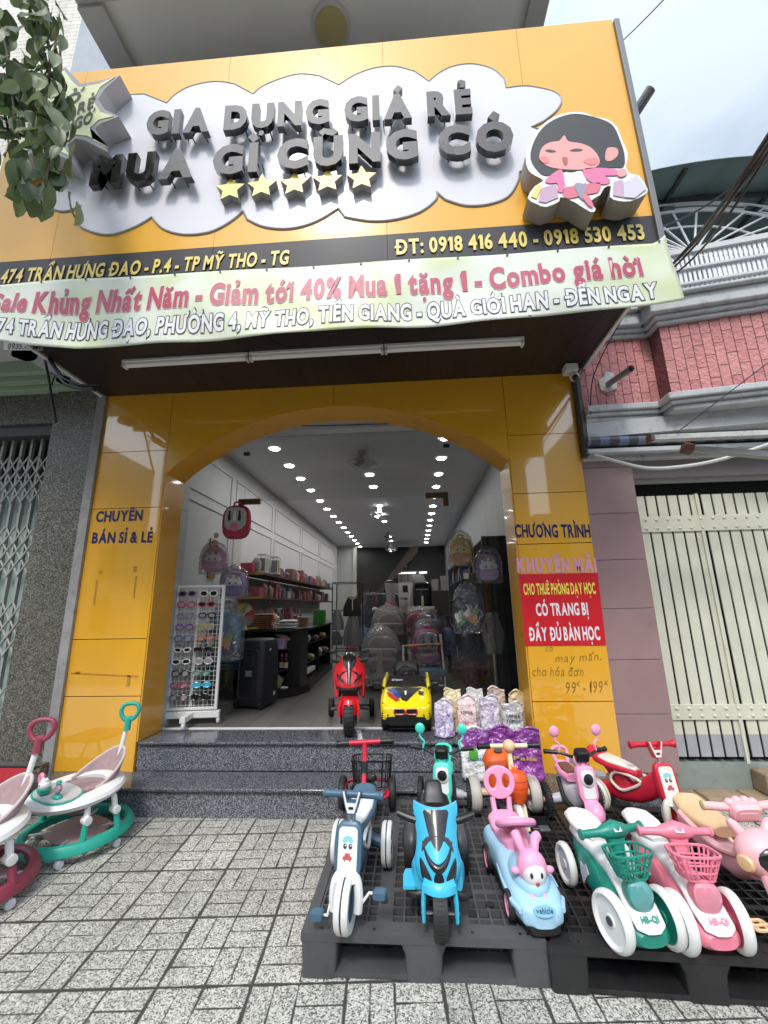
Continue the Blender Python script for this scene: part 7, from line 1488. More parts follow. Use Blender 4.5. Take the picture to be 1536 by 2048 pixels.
b = M(); b.tube([(-1.05, 9.85, 1.75), (-.1, 9.85, 1.75)], .012, 6); b.tube([(-1.05, 9.85, FLZ), (-1.05, 9.85, 1.75)], .012, 6); b.tube([(-.1, 9.85, FLZ), (-.1, 9.85, 1.75)], .012, 6); tag(build(b, 'hanging_rail', M_STEEL), 'steel hanging rail behind the black wire rack', 'rail')
tb = thing('display_table', 'pale shelving unit with yellow edged top carrying kitchen appliances', 'table', (-.03, 7.2, FLZ))
b = M(); b.box(-.49, .43, 7.0, 7.6, 1.352, 1.385); build(b, 'top', M_WHITE, tb, sm=0, world=True); b = M(); b.box(-.49, .43, 6.985, 6.999, 1.350, 1.387); build(b, 'edge_strip', mat('ochre_edge', 0), tb, sm=0, world=True)
b = M()
for x in (-.47, .39):
    for y in (7.02, 7.56): b.box(x, x + .03, y, y + .03, FLZ, 1.35)
for z in (.7, 1.02): b.box(-.47, .42, 7.05, 7.58, z, z + .02)
build(b, 'shelf_frame', M_WMETAL, tb, sm=0, world=True)
bl = thing('blender', 'jug blender with dark red base at the left end of the yellow edged table', 'blender', (-.34, 7.12, 1.386)); b = M(); b.loft([(0, 0, 0, .12, .10, 90, .5), (0, 0, .06, .12, .10, 90, .5), (0, 0, .13, .10, .085, 90, .5), (0, 0, .15, .08, .07, 90, .5)]); build(b, 'base', mat('dark_red_base', (.22, .02, .03), r=.3), bl); b = M(); b.lathe([(.07, .152), (.075, .2), (.095, .46), (.09, .46), (.07, .2)], (0, 0, 0), 'Z', 20); build(b, 'jug', mat('clear_jug', (.40, .42, .42), r=.1, coat=1), bl); b = M(); b.lathe([(.095, .461), (.09, .49), (.04, .51), (.001, .515)], (0, 0, 0), 'Z', 20); build(b, 'lid', M_BLACK, bl); b = M(); b.bx((0, -.105, .06), (.17, .01, .07)); build(b, 'panel', M_BLACK, bl, bevel=.003)
bx_ = thing('appliance_box', 'white printed appliance box standing behind the blender jug', 'box', (-.08, 7.28, 1.386)); b = M(); b.box(-.12, .12, -.08, .08, 0, .62); build(b, 'carton', C_WH, bx_, bevel=.003); b = M(); b.box(-.12, .12, -.0815, -.0805, .47, .61); build(b, 'striped_panel', planks('striped_print', (.02, .02, .02), (.6, .6, .6), .03), bx_, sm=0); b = M(); b.box(-.05, .04, -.0815, -.0805, .30, .42); build(b, 'printed_picture', F_INK, bx_, sm=0)
jr = thing('glass_jar', 'clear lidded jar between the blender and the black fryer', 'jar', (-.11, 7.06, 1.386)); b = M(); b.lathe([(.001, 0), (.055, 0), (.06, .01), (.06, .17), (.05, .19)], (0, 0, 0), 'Z', 18); build(b, 'body', mat('clear_jug', 0), jr); b = M(); b.lathe([(.062, .185), (.062, .21), (.001, .212)], (0, 0, 0), 'Z', 18); build(b, 'lid', M_STEEL, jr)
af = thing('air_fryer', 'black box shaped fryer with a cream handle on a white base', 'fryer', (.20, 7.14, 1.386)); b = M(); b.loft([(0, 0, .06, .16, .14, 90, .3), (0, 0, .36, .16, .14, 90, .3), (0, 0, .44, .14, .12, 90, .35), (0, 0, .46, .10, .09, 90, .4)], 28); build(b, 'cabinet', mat('gloss_black', (.008, .008, .009), r=.12, coat=.8), af); b = M(); b.bx((0, -.148, .14), (.035, .04, .17)); build(b, 'handle', P_CREAM, af, bevel=.01); b = M(); b.box(-.19, .19, -.16, .15, 0, .058); build(b, 'base', M_WHITE, af, bevel=.008); b = M(); b.box(-.10, .10, -.143, -.139, .33, .345); build(b, 'chrome_strip', M_STEEL, af, sm=0)
ck = thing('rice_cooker', 'grey plastic wrapped appliance behind the black fryer', 'appliance', (.14, 7.45, 1.386)); b = M(); b.loft([(0, 0, 0, .14, .12, 90, .6), (0, 0, .5, .15, .13, 90, .6), (0, 0, .62, .10, .09, 90, .7)]); build(b, 'body', mat('grey_wrap', (.36, .37, .36), r=.25, bump=.6, bs=30), ck); b = M(); b.lathe([(.04, .62), (.03, .66), (.001, .665)], (0, 0, 0), 'Z', 12); build(b, 'knob', M_BLACK, ck)
rr2 = random.Random(9)
for i in range(9): b = M(); b.at((-.62 + .05*rr2.random()*4, 7.0 + .1*rr2.random(), 1.0 + .05*i), (0, 0, 360*rr2.random())); b.ell((0, 0, 0), .07, .05, .05, 10, 6); goods('toy_packet', 'small colourful packet heaped left of the yellow edged table', 'packet', b, mat('bright%d' % (i % 5), ((.30, .45, .06), (.06, .25, .45), (.45, .05, .05), (.5, .5, .5), (.4, .35, .3))[i % 5], r=.35, var=.5, vs=20), 'packets heaped beside the table')
def wrapped_stroller(loc, s, lab):
    t = thing('wrapped_stroller', lab, 'stroller', loc, 0, 'baby seats wrapped in clear plastic'); t.scale = (s, s, s)
    b = M(); b.loft([(0, .1, .30, .18, .05, 0, .6), (0, 0, .30, .22, .07, 0, .6), (0, -.15, .29, .2, .05, 0, .6)]); build(b, 'seat', mat('dusty_brown', (.40, .24, .21), r=.7), t)
    b = M(); b.loft([(0, .12, .45, .17, .16, -10, .7), (0, .16, .46, .19, .18, -10, .7), (0, .2, .47, .16, .15, -10, .7)]); build(b, 'backrest', mat('dusty_brown', 0), t)
    b = M(); b.loft([(0, -.21, .46, .20, .022, 0, .5), (0, -.17, .465, .23, .03, 0, .5), (0, -.08, .465, .22, .025, 0, .5)]); build(b, 'tray', mat('pale_cream', (.80, .74, .68), r=.4), t)
    b = M(); b.bx((0, -.2, .32), (.075, .04, .28)); build(b, 'front_bar', P_CREAM, t, bevel=.012)
    b = M(); b.bx((0, -.22, .16), (.34, .09, .05)); b.tube([(-.19, -.18, .13), (-.2, .15, .13), (.2, .15, .13), (.19, -.18, .13)], .02, 8, True); build(b, 'footrest', P_CREAM, t, bevel=.012)
    for sx in (-1, 1): b = M(); b.lathe([(.001, -.02), (.045, -.02), (.05, 0), (.045, .02), (.001, .02)], (sx*.19, -.15, .055), 'X', 16); build(b, 'wheel', P_GREY, t)
    bag_film(t, .54, .7, .56, .05, .78, FILM2)
wrapped_stroller((-.42, 5.75, .43), 1.0, 'cream baby seat wrapped in crinkled clear plastic on the shop floor'); wrapped_stroller((-.34, 6.45, .72), 1.0, 'brown baby seat wrapped in clear plastic behind the cream one')
b = M(); b.box(-.62, -.06, 6.1, 6.8, FLZ, .74); tag(build(b, 'carton', mat('dim_carton', (.12, .085, .06), r=.8), bevel=.005), 'dim brown carton under the rear wrapped baby seat', 'carton')
kc = thing('push_cart', 'white tubular cart behind the yellow toy car carrying a pink backpack', 'cart', (.15, 5.6, FLZ))
b = M(); b.tube(smooth_line([(-.10, 5.35, .97), (-.11, 5.35, .94), (-.11, 5.35, .66), (-.08, 5.35, .62), (.40, 5.35, .62)], 3), .014, 8); b.tube([(.36, 5.35, 1.1), (.40, 5.4, FLZ)], .014, 8); b.tube([(-.02, 5.4, .62), (-.02, 5.4, FLZ)], .012, 8); b.tube([(-.02, 5.4, .5), (.40, 5.4, .5)], .01, 6); b.tube([(.36, 5.9, 1.1), (.40, 5.9, FLZ)], .014, 8); build(b, 'tube_frame', M_WMETAL, kc, world=True)
b = M(); b.tube([(-.10, 5.33, .965), (.06, 5.33, .975), (.36, 5.33, .985)], .018, 8); build(b, 'handle_bar', mat('striped_handle', (.55, .18, .10), r=.4, var=.9, vs=14), kc, world=True); b = M(); b.loft([(.19, 5.30, .66, .22, .03), (.19, 5.5, .67, .24, .035), (.19, 5.75, .67, .22, .03)]); build(b, 'cushion', mat('blue_grey_pad', (.14, .20, .26), r=.5), kc, world=True)
backpack((0.200, 5.62, 0.720), 0, 0.380, 0.440, .16, B_MAG, B_PK, 'magenta and pink school backpack wrapped in clear plastic on the white cart', 'school backpacks on the cart', window_face)
backpack((0.240, 5.95, 0.840), 0, 0.400, 0.440, .15, soft('fabric_steel_blue', (.18, .24, .34)), B_NV, 'steel blue school backpack in clear plastic behind the magenta one', 'school backpacks on the cart', None); backpack((0.120, 6.25, 1.000), 0, 0.380, 0.360, .15, B_RED, B_RED, 'dark red school backpack just below the yellow edged table', 'school backpacks on the cart', None)
# right side of the shop: dark shelving with goods, brown curtain
rs_ = thing('dark_shelving', 'tall dark shelving along the right wall of the shop', 'shelving', (1.1, 7, FLZ)); b = M()
for y in (5.2, 6.4, 7.6, 8.8, 10.0): b.box(.92, 1.28, y, y + .03, FLZ, 2.3)
for z in (.5, .85, 1.2, 1.55, 1.9, 2.25): b.box(.92, 1.28, 5.2, 10.03, z, z + .02)
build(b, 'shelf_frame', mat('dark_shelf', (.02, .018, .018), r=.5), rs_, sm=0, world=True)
for k in range(60):
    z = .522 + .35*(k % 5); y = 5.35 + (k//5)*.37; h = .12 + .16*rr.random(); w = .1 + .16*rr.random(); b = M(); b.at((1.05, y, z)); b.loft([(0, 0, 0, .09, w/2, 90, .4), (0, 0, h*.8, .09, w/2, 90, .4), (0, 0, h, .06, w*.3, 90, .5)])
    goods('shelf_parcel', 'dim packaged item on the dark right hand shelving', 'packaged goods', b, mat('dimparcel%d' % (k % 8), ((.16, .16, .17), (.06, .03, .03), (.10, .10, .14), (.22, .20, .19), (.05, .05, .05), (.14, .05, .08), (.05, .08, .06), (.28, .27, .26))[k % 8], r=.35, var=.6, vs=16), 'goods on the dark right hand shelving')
cu = M(); rows = [[(.62 + .26*i/16 + .012*sin(z*3), 4.55 + .03*sin(i*1.7) + .01*sin(i*3 + z), z) for i in range(17)] for z in (.95, 1.2, 1.5, 1.8)]; cu.T = Matrix.Translation((.06, .18, 0)); cu.sheet(rows); o = build(cu, 'brown_curtain', mat('brown_cloth', (.07, .045, .03), r=.8, var=.3, vs=5), sm=60); tag(o, 'brown cloth hanging behind the right glass below the purple backpack', 'cloth'); sd_ = o.modifiers.new('thick', 'SOLIDIFY'); sd_.thickness = .01
sk = thing('silver_sack', 'crinkled black and silver bag leaning at the right jamb', 'bag', (.86, 4.60, .95)); b = M(); b.loft([(0, 0, 0, .08, .06, 90, .7), (0, 0, .2, .12, .08, 90, .7), (0, 0, .42, .06, .05, 90, .7)]); build(b, 'sack', SIL, sk); b = M(); b.tube([(0, 0, -.54), (0, 0, 0)], .02, 8); build(b, 'post', M_STEEL, sk)
dd = thing('back_shelving', 'dim shelf unit with white boxes in front of the back wall', 'shelving', (0, 13, FLZ)); b = M(); b.box(-.5, 1.2, 12.8, 13.2, FLZ, 1.9); build(b, 'unit', mat('dark_shelf', 0), dd, sm=0, world=True)
for i in range(6): x = -.45 + i*.28; b = M(); b.box(x, x + .2, 12.85, 13.05, 1.901, 2.15 + .2*((i*7) % 3)/2); tag(build(b, 'carton', mat('grey_carton', (.24, .24, .23), r=.7, var=.3), bevel=.004), 'grey white carton on top of the dim back shelf unit', 'carton', 'cartons on the back shelf unit')
for i in range(14): b = M(); x = -1.3 + .06*i; b.at((x + .03*rr.random(), 10.9 + .6*rr.random(), FLZ)); b.loft([(0, 0, 0, .14, .12, 90, .5), (0, 0, .5 + .3*rr.random(), .15, .13, 90, .5), (0, 0, 1.0 + .5*rr.random(), .08, .08, 90, .7)]); goods('stacked_bag', 'dim bagged stock piled at the back of the aisle', 'bag', b, mat('dimparcel%d' % (i % 8), 0), 'bagged stock at the back of the aisle')

# more stock crowding the middle and the back of the shop
rr4 = random.Random(77); STOCK = [((.34, .33, .32), .4), ((.10, .10, .11), .5), ((.30, .10, .12), .4), ((.12, .16, .28), .4), ((.44, .42, .36), .35), ((.06, .06, .06), .5), ((.22, .12, .08), .6), ((.20, .26, .20), .4)]
SM = [mat('stock%d' % i, c, r=r, var=.7, vs=22, bump=.3, bs=40) for i, (c, r) in enumerate(STOCK)]
def stock(x, y, z, w, h, i, place):
    b = M(); b.at((x, y, z), (0, 0, 40*(rr4.random() - .5)))
    if i % 3 == 0: b.box(-w/2, w/2, -w*.35, w*.35, 0, h)
    elif i % 3 == 1: b.loft([(0, 0, 0, w*.5, w*.36, 90, .5), (0, 0, h*.75, w*.52, w*.38, 90, .6), (0, 0, h, w*.2, w*.14, 90, .8)], 16)
    else: b.lathe([(.001, 0), (w*.4, 0), (w*.42, h*.7), (w*.2, h*.86), (w*.2, h), (.001, h)], (0, 0, 0), 'Z', 16)
    goods('stock_item', 'assorted packed item %s' % place, 'packaged goods', b, SM[i % len(SM)], 'assorted stock ' + place)
for i in range(26): stock(-.46 + .86*rr4.random(), 7.12 + .4*rr4.random(), (.722, 1.042)[i % 2], .12 + .10*rr4.random(), .12 + .14*rr4.random(), i, 'on the shelves under the yellow edged table')
for i in range(34): stock(-1.5 + 1.3*rr4.random(), 10.4 + 2.2*rr4.random(), FLZ + .9*rr4.random()*(i % 2), .25 + .2*rr4.random(), .4 + .5*rr4.random(), i, 'piled at the dim back of the shop')
for i in range(22): stock(.52 + .34*rr4.random(), 5.6 + 4*rr4.random(), FLZ + .5*(i % 2)*rr4.random(), .2 + .12*rr4.random(), .25 + .35*rr4.random(), i, 'on the floor before the dark shelving')
for i in range(20): stock(-2.1 + .1*rr4.random(), 5.9 + 1.6*rr4.random(), 1.2, .14, .12 + .16*rr4.random(), i, 'on the counter top below the wall shelves')
for i in range(12): stock(-.1 + .5*rr4.random(), 12.6 + .2*rr4.random(), 1.4 + .5*rr4.random(), .2, .3, i, 'in front of the dim back shelf unit')

# ================================================================ red ride-on motorcycle in the doorway
def red_motorcycle(loc, rz):
    t = thing('toy_motorcycle', 'red and black electric toy sports motorcycle standing in the shop doorway', 'toy motorcycle', loc, rz)
    wheel(t, (0, -.24, .135), .135, .085, M_RUBBER, P_DGREY, rr=.55, flat=.85)
    b = M()
    for i in range(26):
        a = 2*pi*i/26
        for s in (-1, 1): b.bx((s*.022, -.24 + .1345*cos(a), .135 + .1345*sin(a)), (.034, .006, .008), (math.degrees(a), 0, s*18))
    build(b, 'tread_blocks', M_RUBBER, t, sm=0)
    wheel(t, (0, .42, .13), .13, .085, M_RUBBER, P_DGREY, rr=.55)
    for s in (-1, 1): wheel(t, (s*.20, .40, .085), .085, .05, M_RUBBER, P_DGREY)
    for s in (-1, 1):
        b = M(); b.tube([(s*.072, -.25, .11), (s*.070, -.225, .24)], .014, 10); b.tube([(s*.072, -.252, .09), (s*.072, -.245, .15)], .02, 10); build(b, 'fork_leg', M_STEEL, t)
    b = M(); b.shield([(.17, .072, -.335), (.24, .078, -.325), (.285, .072, -.29), (.30, .06, -.22), (.29, .05, -.15)], .012, .07); build(b, 'front_fender', P_BRED, t)
    for s in (-1, 1): b = M(); b.loft([(s*.078, -.275, .15, .012, .035, 90, .6), (s*.080, -.265, .22, .014, .045, 90, .6), (s*.07, -.24, .28, .016, .05, 90, .6)]); build(b, 'fork_guard', P_BRED, t)
    lev = [(.345, .085, -.235), (.365, .115, -.262), (.40, .130, -.258), (.44, .142, -.235), (.50, .140, -.20), (.56, .118, -.165), (.60, .085, -.14)]
    b = M(); b.shield(lev, .02, .10, 14); fa = build(b, 'fairing', P_BRED, t)
    b = M(); b.shield([(.345, .10, -.262), (.358, .115, -.275), (.372, .112, -.272)], .02, .09); build(b, 'air_intake', M_BLACK, fa)
    b = M(); b.shield([(.395, .020, -.268), (.45, .024, -.238), (.50, .030, -.208), (.56, .055, -.172), (.605, .060, -.145), (.63, .045, -.115), (.64, .025, -.09)], .012, .02); build(b, 'windscreen', P_SMOKE, fa)
    for s in (-1, 1):
        b = M(); b.prism([(s*.042, .408), (s*.105, .445), (s*.112, .475), (s*.088, .46), (s*.05, .432)], -.285, -.2); v0 = b.v; b.v = [Vector((v.x, v.y + .12*(v.x/.13)**2*.75 + (v.z - .40)*.45, v.z)) for v in v0]; build(b, 'headlight', P_SMOKE, fa, sm=0)
        b = M(); b.tube([(s*.075, -.12, .60), (s*.125, -.13, .635)], .006, 6); b.ell((s*.15, -.13, .655), .034, .010, .018); build(b, 'mirror', M_BLACK, fa)
    b = M(); b.loft([(0, -.20, .40, .09, .10), (0, -.08, .42, .11, .12), (0, .06, .40, .10, .10), (0, .2, .36, .085, .07), (0, .42, .37, .07, .06)]); build(b, 'body', M_BLACK, t)
    for s in (-1, 1): b = M(); b.loft([(s*.11, -.16, .38, .02, .10), (s*.12, -.02, .36, .022, .12), (s*.10, .12, .30, .02, .07)]); build(b, 'side_fairing', P_BRED, t)
    b = M(); b.loft([(0, -.06, .52, .07, .045), (0, .04, .53, .085, .05), (0, .12, .49, .07, .04)]); build(b, 'tank', P_BRED, t)
    b = M(); b.loft([(0, .1, .46, .07, .03), (0, .25, .46, .085, .03), (0, .4, .50, .06, .03), (0, .48, .53, .03, .015)]); build(b, 'seat', M_BLACK, t)
    for s in (-1, 1): b = M(); b.tube([(s*.06, -.10, .56), (s*.16, -.06, .57)], .016, 10); build(b, 'grip', M_BLACK, t)
    for s in (-1, 1): b = M(); b.tube([(s*.08, .0, .16), (s*.17, .0, .15)], .016, 8); build(b, 'footrest', M_BLACK, t)
    b = M(); b.tube([(-.18, .40, .085), (.18, .40, .085)], .022, 10); b.loft([(0, -.1, .25, .07, .08), (0, .1, .2, .07, .07), (0, .35, .2, .06, .06)]); build(b, 'chassis', M_BLACK, t)
rm_ = red_motorcycle((-.575, 3.965, .412), 6)
# ================================================================ yellow ride-on car
def yellow_car(loc, rz):
    t = thing('toy_car', 'yellow ride-on toy car with black bonnet stripe and double grille in the doorway', 'toy car', loc, rz)
    for s in (-1, 1):
        wheel(t, (s*.185, -.14, .082), .082, .06, M_RUBBER, P_DGREY); wheel(t, (s*.185, .36, .082), .082, .06, M_RUBBER, P_DGREY)
    b = M(); b.loft([(0, -.285, .145, .12, .050, 0, .45), (0, -.272, .147, .18, .062, 0, .45), (0, -.24, .158, .212, .078, 0, .45), (0, -.15, .178, .228, .108, 0, .45), (0, -.02, .20, .228, .132, 0, .45), (0, .2, .19, .222, .10, 0, .45), (0, .42, .20, .225, .125, 0, .45), (0, .50, .20, .19, .09, 0, .45)], 40); bd = build(b, 'body', P_YEL, t)
    TOPS = [(-.285, .195), (-.272, .209), (-.24, .236), (-.15, .286), (-.02, .332), (.1, .332)]
    def top(y):
        for (a, za), (c, zc) in zip(TOPS, TOPS[1:]):
            if y <= c: return za + (zc - za)*(y - a)/(c - a)
        return .33
    b = M(); b.loft([(0, -.295, .10, .15, .035, 0, .4), (0, -.26, .095, .20, .035, 0, .4), (0, .45, .095, .21, .035, 0, .4)]); build(b, 'bumper', M_BLACK, t)
    b = M(); b.shield([(.105, .115, -.298), (.125, .130, -.302), (.150, .120, -.300)], .02, .03); build(b, 'lower_grille', M_BLACK, bd)
    for s in (-1, 1):
        b = M(); b.tube([(s*.052 + x, -.291 + .16*(s*.052 + x)**2, .172 + z) for x, z in rrect(.092, .042, .018, 4)], .006, 6, True); build(b, 'grille_rim', mat('grille_red', (.52, .04, .03), r=.3), bd)
        b = M(); b.prism(rrect(.086, .036, .015, 4, s*.052, .172), -.288, -.25); build(b, 'grille', M_BLACK, bd, sm=0)
        b = M(); b.prism([(s*.12, .195), (s*.165, .212), (s*.205, .236), (s*.205, .210), (s*.175, .180), (s*.13, .175)], -.29, -.2); b.v = [Vector((v.x, v.y + 1.1*(abs(v.x) - .1)**2*5.2 + .006, v.z)) for v in b.v]; build(b, 'headlight', mat('lamp_glass', (.30, .30, .26), r=.08, coat=1, var=.8, vs=60), bd, sm=0)
        b = M(); b.prism([(s*.145, .150), (s*.205, .158), (s*.205, .105), (s*.175, .095), (s*.150, .115)], -.285, -.22); b.v = [Vector((v.x, v.y + (abs(v.x) - .12)**2*4.4, v.z)) for v in b.v]; sc_ = build(b, 'side_scoop', M_BLACK, bd, sm=0)
        b = M()
        for k in range(3): b.bx((s*.178, -.272, .112 + .015*k), (.038, .008, .008), (0, s*-8, s*18))
        build(b, 'scoop_slats', P_YEL, sc_, sm=0)
        b = M(); b.loft([(s*.262, -.06, .335, .035, .024, 0, .5), (s*.258, -.03, .335, .036, .026, 0, .5)]); b.tube([(s*.2, -.03, .31), (s*.24, -.04, .33)], .01, 6); build(b, 'mirror', M_BLACK, bd)
        b = M(); b.loft([(s*.205, -.02, .30, .018, .03), (s*.200, .06, .345, .020, .03), (s*.205, .2, .34, .02, .03), (s*.20, .38, .36, .02, .03)]); build(b, 'door_sill', P_YEL, bd)
    b = M(); b.shield([(.315, .190, -.055), (.345, .182, -.03), (.385, .165, .01), (.405, .155, .03)], .012, .03, 12); build(b, 'windscreen', mat('black_windscreen', (.018, .018, .02), r=.3), bd)
    # bonnet markings (laid on the bonnet)
    def bonnet(name, o, m, k):
        P3 = [(o[i][0] + (o[(i+1) % len(o)][0] - o[i][0])*q/6, o[i][1] + (o[(i+1) % len(o)][1] - o[i][1])*q/6) for i in range(len(o)) for q in range(6)]
        cxx = sum(p[0] for p in P3)/len(P3); cyy = sum(p[1] for p in P3)/len(P3); R_ = []
        for q in (1, .7, .4, .05): R_.append([(cxx + (x - cxx)*q, cyy + (y - cyy)*q, top(cyy + (y - cyy)*q) + .0015*k + .002 - .9*max(0, abs(cxx + (x - cxx)*q) - .12)**2) for x, y in P3])
        b = M(); b.rings(R_, False); b.add(R_[-1], [tuple(range(len(P3)))]); o_ = build(b, name, m, bd, sm=0); sd2 = o_.modifiers.new('thick', 'SOLIDIFY'); sd2.thickness = .004; sd2.offset = 0
    bonnet('black_stripe', [(-.12, -.06), (.14, -.06), (.07, -.16), (.01, -.235), (-.03, -.22), (-.07, -.15)], M_BLACK, 1)
    bonnet('blue_stripe', [(-.17, -.08), (-.11, -.07), (-.035, -.19), (-.07, -.205)], mat('stripe_blue', (.02, .07, .30), r=.3), 2); bonnet('red_stripe', [(-.175, -.11), (-.13, -.15), (-.05, -.22), (-.08, -.24), (-.15, -.18)], mat('stripe_red', (.50, .04, .04), r=.3), 3)
    bonnet('white_mark', [(-.012, -.12), (.010, -.12), (.006, -.17), (-.008, -.17)], F_WH, 4); bonnet('black_badge', [(.115, -.12), (.16, -.13), (.155, -.17), (.112, -.16)], M_BLACK, 4)
    b = M(); letters(b, '23 Sport', (-.12, 0, 0), (-.02, 0, 0), .018, 0, .03); E_ = Matrix.Translation((-.01, -.022, .375)) @ Euler((radians(-40), 0, 0)).to_matrix().to_4x4(); b.v = [E_ @ v for v in b.v]; b.keep = True; build(b, 'screen_lettering', F_WH, bd, sm=0)
    b = M(); b.at((0, .12, .42), (50, 0, 0)); b.torus((0, 0, 0), .075, .012, 'Z', 26, 8); b.bx((0, 0, 0), (.14, .02, .012)); b.bx((0, -.035, 0), (.02, .07, .012)); b.ell((0, 0, 0), .03, .03, .014); build(b, 'steering_wheel', M_BLACK, t); b = M(); b.tube([(0, .08, .39), (0, -.02, .34)], .018, 8); b.loft([(0, -.01, .33, .12, .03), (0, .05, .35, .13, .025)]); build(b, 'dashboard', M_BLACK, t)
    b = M(); b.loft([(0, .26, .34, .13, .09, 0, .5), (0, .31, .39, .125, .12, 0, .5), (0, .36, .38, .10, .09, 0, .5)]); build(b, 'seat', M_BLACK, t)
    return t
yc_ = yellow_car((-.067, 4.04, .412), -1)
# ================================================================ stand-up refill pouches
def pouch(loc, w, h, d, m, lab, words, rz=0, lean=6, film=True, band=None, ink=None):
    rz = rz or 22*(((loc[0]*37.7) % 1) - .5); t = thing('refill_pouch', lab, 'pouch', loc, rz, 'detergent refill pouches beside the yellow pillar'); rr_ = random.Random(int(loc[0]*1e4)); R_ = []
    for k in range(10):
        f = k/9; z = h*f; dd_ = d*(1 - f)**.8 + .006; ww = w*(1.04 - .08*sin(pi*min(1, f*1.1)) - .14*f**3); y = z*math.tan(radians(lean)) + .02*sin(3.5*f + loc[0]*9)*f; ring = []
        for j in range(24):
            a = 2*pi*j/24; u = math.copysign(abs(cos(a))**.8, cos(a)); v = math.copysign(abs(sin(a))**.9, sin(a)); q = 1 + .45*(rr_.random() - .5)*(0 < k < 9)
            ring.append((ww/2*u, y + dd_/2*v*q, z + .006*(rr_.random() - .5)*(0 < k < 9) + f**4*(.014*sin(u*3 + loc[0]*31) - .018*u*u)))
        R_.append(ring)
    b = M(); b.rings(R_); bd_ = build(b, 'film', m, t, sm=50); ss_ = bd_.modifiers.new('smooth', 'SUBSURF'); ss_.levels = 1; ss_.render_levels = 1
    b = M(); b.at((0, h*.99*math.tan(radians(lean)) + .02*sin(3.5 + loc[0]*9), h*.99)); b.sheet([[(w*.45*u, 0, dz + .014*sin(u*3 + loc[0]*31) - .018*u*u) for u in [q/8 - 1 for q in range(17)]] for dz in (-.012, .012)]); sl2 = build(b, 'top_seal', m, t); sq2 = sl2.modifiers.new('thick', 'SOLIDIFY'); sq2.thickness = .004; sq2.offset = 0
    if words:
        f = .58 if h < .31 else .42; z = h*f
        for i, wd in enumerate(words):
            zz = z - i*h*.14; yy = zz*math.tan(radians(lean)) - (d*(1 - zz/h)**.8 + .006)/2*1.06 - .006
            flat_text('lettering', wd, (-w*.30, yy, zz), (w*.30, yy, zz), h*.075, ink or F_INK, t, bold=.03, world=False)
    return t
def floral(name, base, spot, bright, s=26):
    m = D.materials.new(name); m.use_nodes = True; tt = m.node_tree; bb = tt.nodes['Principled BSDF']; l = tt.links.new
    tcn = N(tt, 'ShaderNodeTexCoord'); v = N(tt, 'ShaderNodeTexVoronoi', feature='SMOOTH_F1'); v.inputs['Scale'].default_value = s; n = N(tt, 'ShaderNodeTexNoise'); n.inputs['Scale'].default_value = s*.35; n.inputs['Detail'].default_value = 5
    mv = N(tt, 'ShaderNodeMix', data_type='RGBA'); mv.inputs['Factor'].default_value = .26; l(tcn.outputs['Object'], mv.inputs['A']); l(tcn.outputs['Object'], n.inputs['Vector']); l(n.outputs['Color'], mv.inputs['B']); l(mv.outputs['Result'], v.inputs['Vector'])
    r_ = N(tt, 'ShaderNodeValToRGB'); e = r_.color_ramp.elements; e[0].position = .16; e[0].color = (*spot, 1); e[1].position = .58; e[1].color = (*base, 1); q = e.new(.33); q.color = (*bright, 1); l(v.outputs['Distance'], r_.inputs['Fac'])
    se = N(tt, 'ShaderNodeSeparateXYZ'); l(tcn.outputs['Object'], se.inputs[0]); mr = N(tt, 'ShaderNodeMapRange'); mr.inputs['From Min'].default_value = .0; mr.inputs['From Max'].default_value = .30; mr.inputs['To Min'].default_value = 1.; mr.inputs['To Max'].default_value = .35; l(se.outputs[2], mr.inputs['Value'])
    mm = N(tt, 'ShaderNodeMix', data_type='RGBA'); mm.inputs['A'].default_value = (*base, 1); l(mr.outputs[0], mm.inputs['Factor']); l(r_.outputs['Color'], mm.inputs['B']); l(mm.outputs['Result'], bb.inputs['Base Color'])
    bb.inputs['Roughness'].default_value = .16; bb.inputs['Coat Weight'].default_value = .5; nb = N(tt, 'ShaderNodeTexNoise'); nb.inputs['Scale'].default_value = 14; nb.inputs['Detail'].default_value = 3; l(tcn.outputs['Object'], nb.inputs['Vector']); bp = N(tt, 'ShaderNodeBump'); bp.inputs['Strength'].default_value = 1.; bp.inputs['Distance'].default_value = .05; l(nb.outputs['Fac'], bp.inputs['Height']); l(bp.outputs[0], bb.inputs['Normal'])
    MATS[name] = m; return m
PL = floral('pouch_violet', (.66, .62, .70), (.16, .08, .34), (.42, .32, .60)); PP = floral('pouch_pink', (.72, .62, .62), (.60, .16, .22), (.70, .36, .36)); PK_ = floral('pouch_black', (.60, .58, .62), (.05, .04, .07), (.36, .22, .46), 20); PG_ = floral('pouch_grey', (.55, .56, .57), (.20, .26, .30), (.45, .50, .52))
PPU = floral('pouch_purple', (.17, .03, .22), (.62, .40, .62), (.36, .07, .36), 13); PPW = floral('pouch_white', (.70, .70, .70), (.30, .45, .24), (.60, .60, .58), 30); PYL = floral('pouch_yellow', (.66, .58, .36), (.40, .10, .10), (.66, .50, .20)); PBG = floral('pouch_peach', (.66, .52, .46), (.20, .34, .26), (.60, .44, .34))
Y1 = 3.66
pouch((.240, Y1, .411), .165, .275, .075, PL, 'violet and white pouch nearest the yellow toy car', ('GIA',))
pouch((.428, Y1 + .01, .411), .165, .30, .075, PP, 'pink and white pouch, second from the yellow toy car', ('TOPGIA',))
pouch((.612, Y1 + .01, .411), .170, .30, .075, PK_, 'black and violet rose pouch, third from the yellow toy car', None)
pouch((.800, Y1 + .02, .411), .185, .255, .08, PG_, 'grey white pouch with green leaves nearest the yellow pillar', ('TOPGIA', 'TOPGIA'))
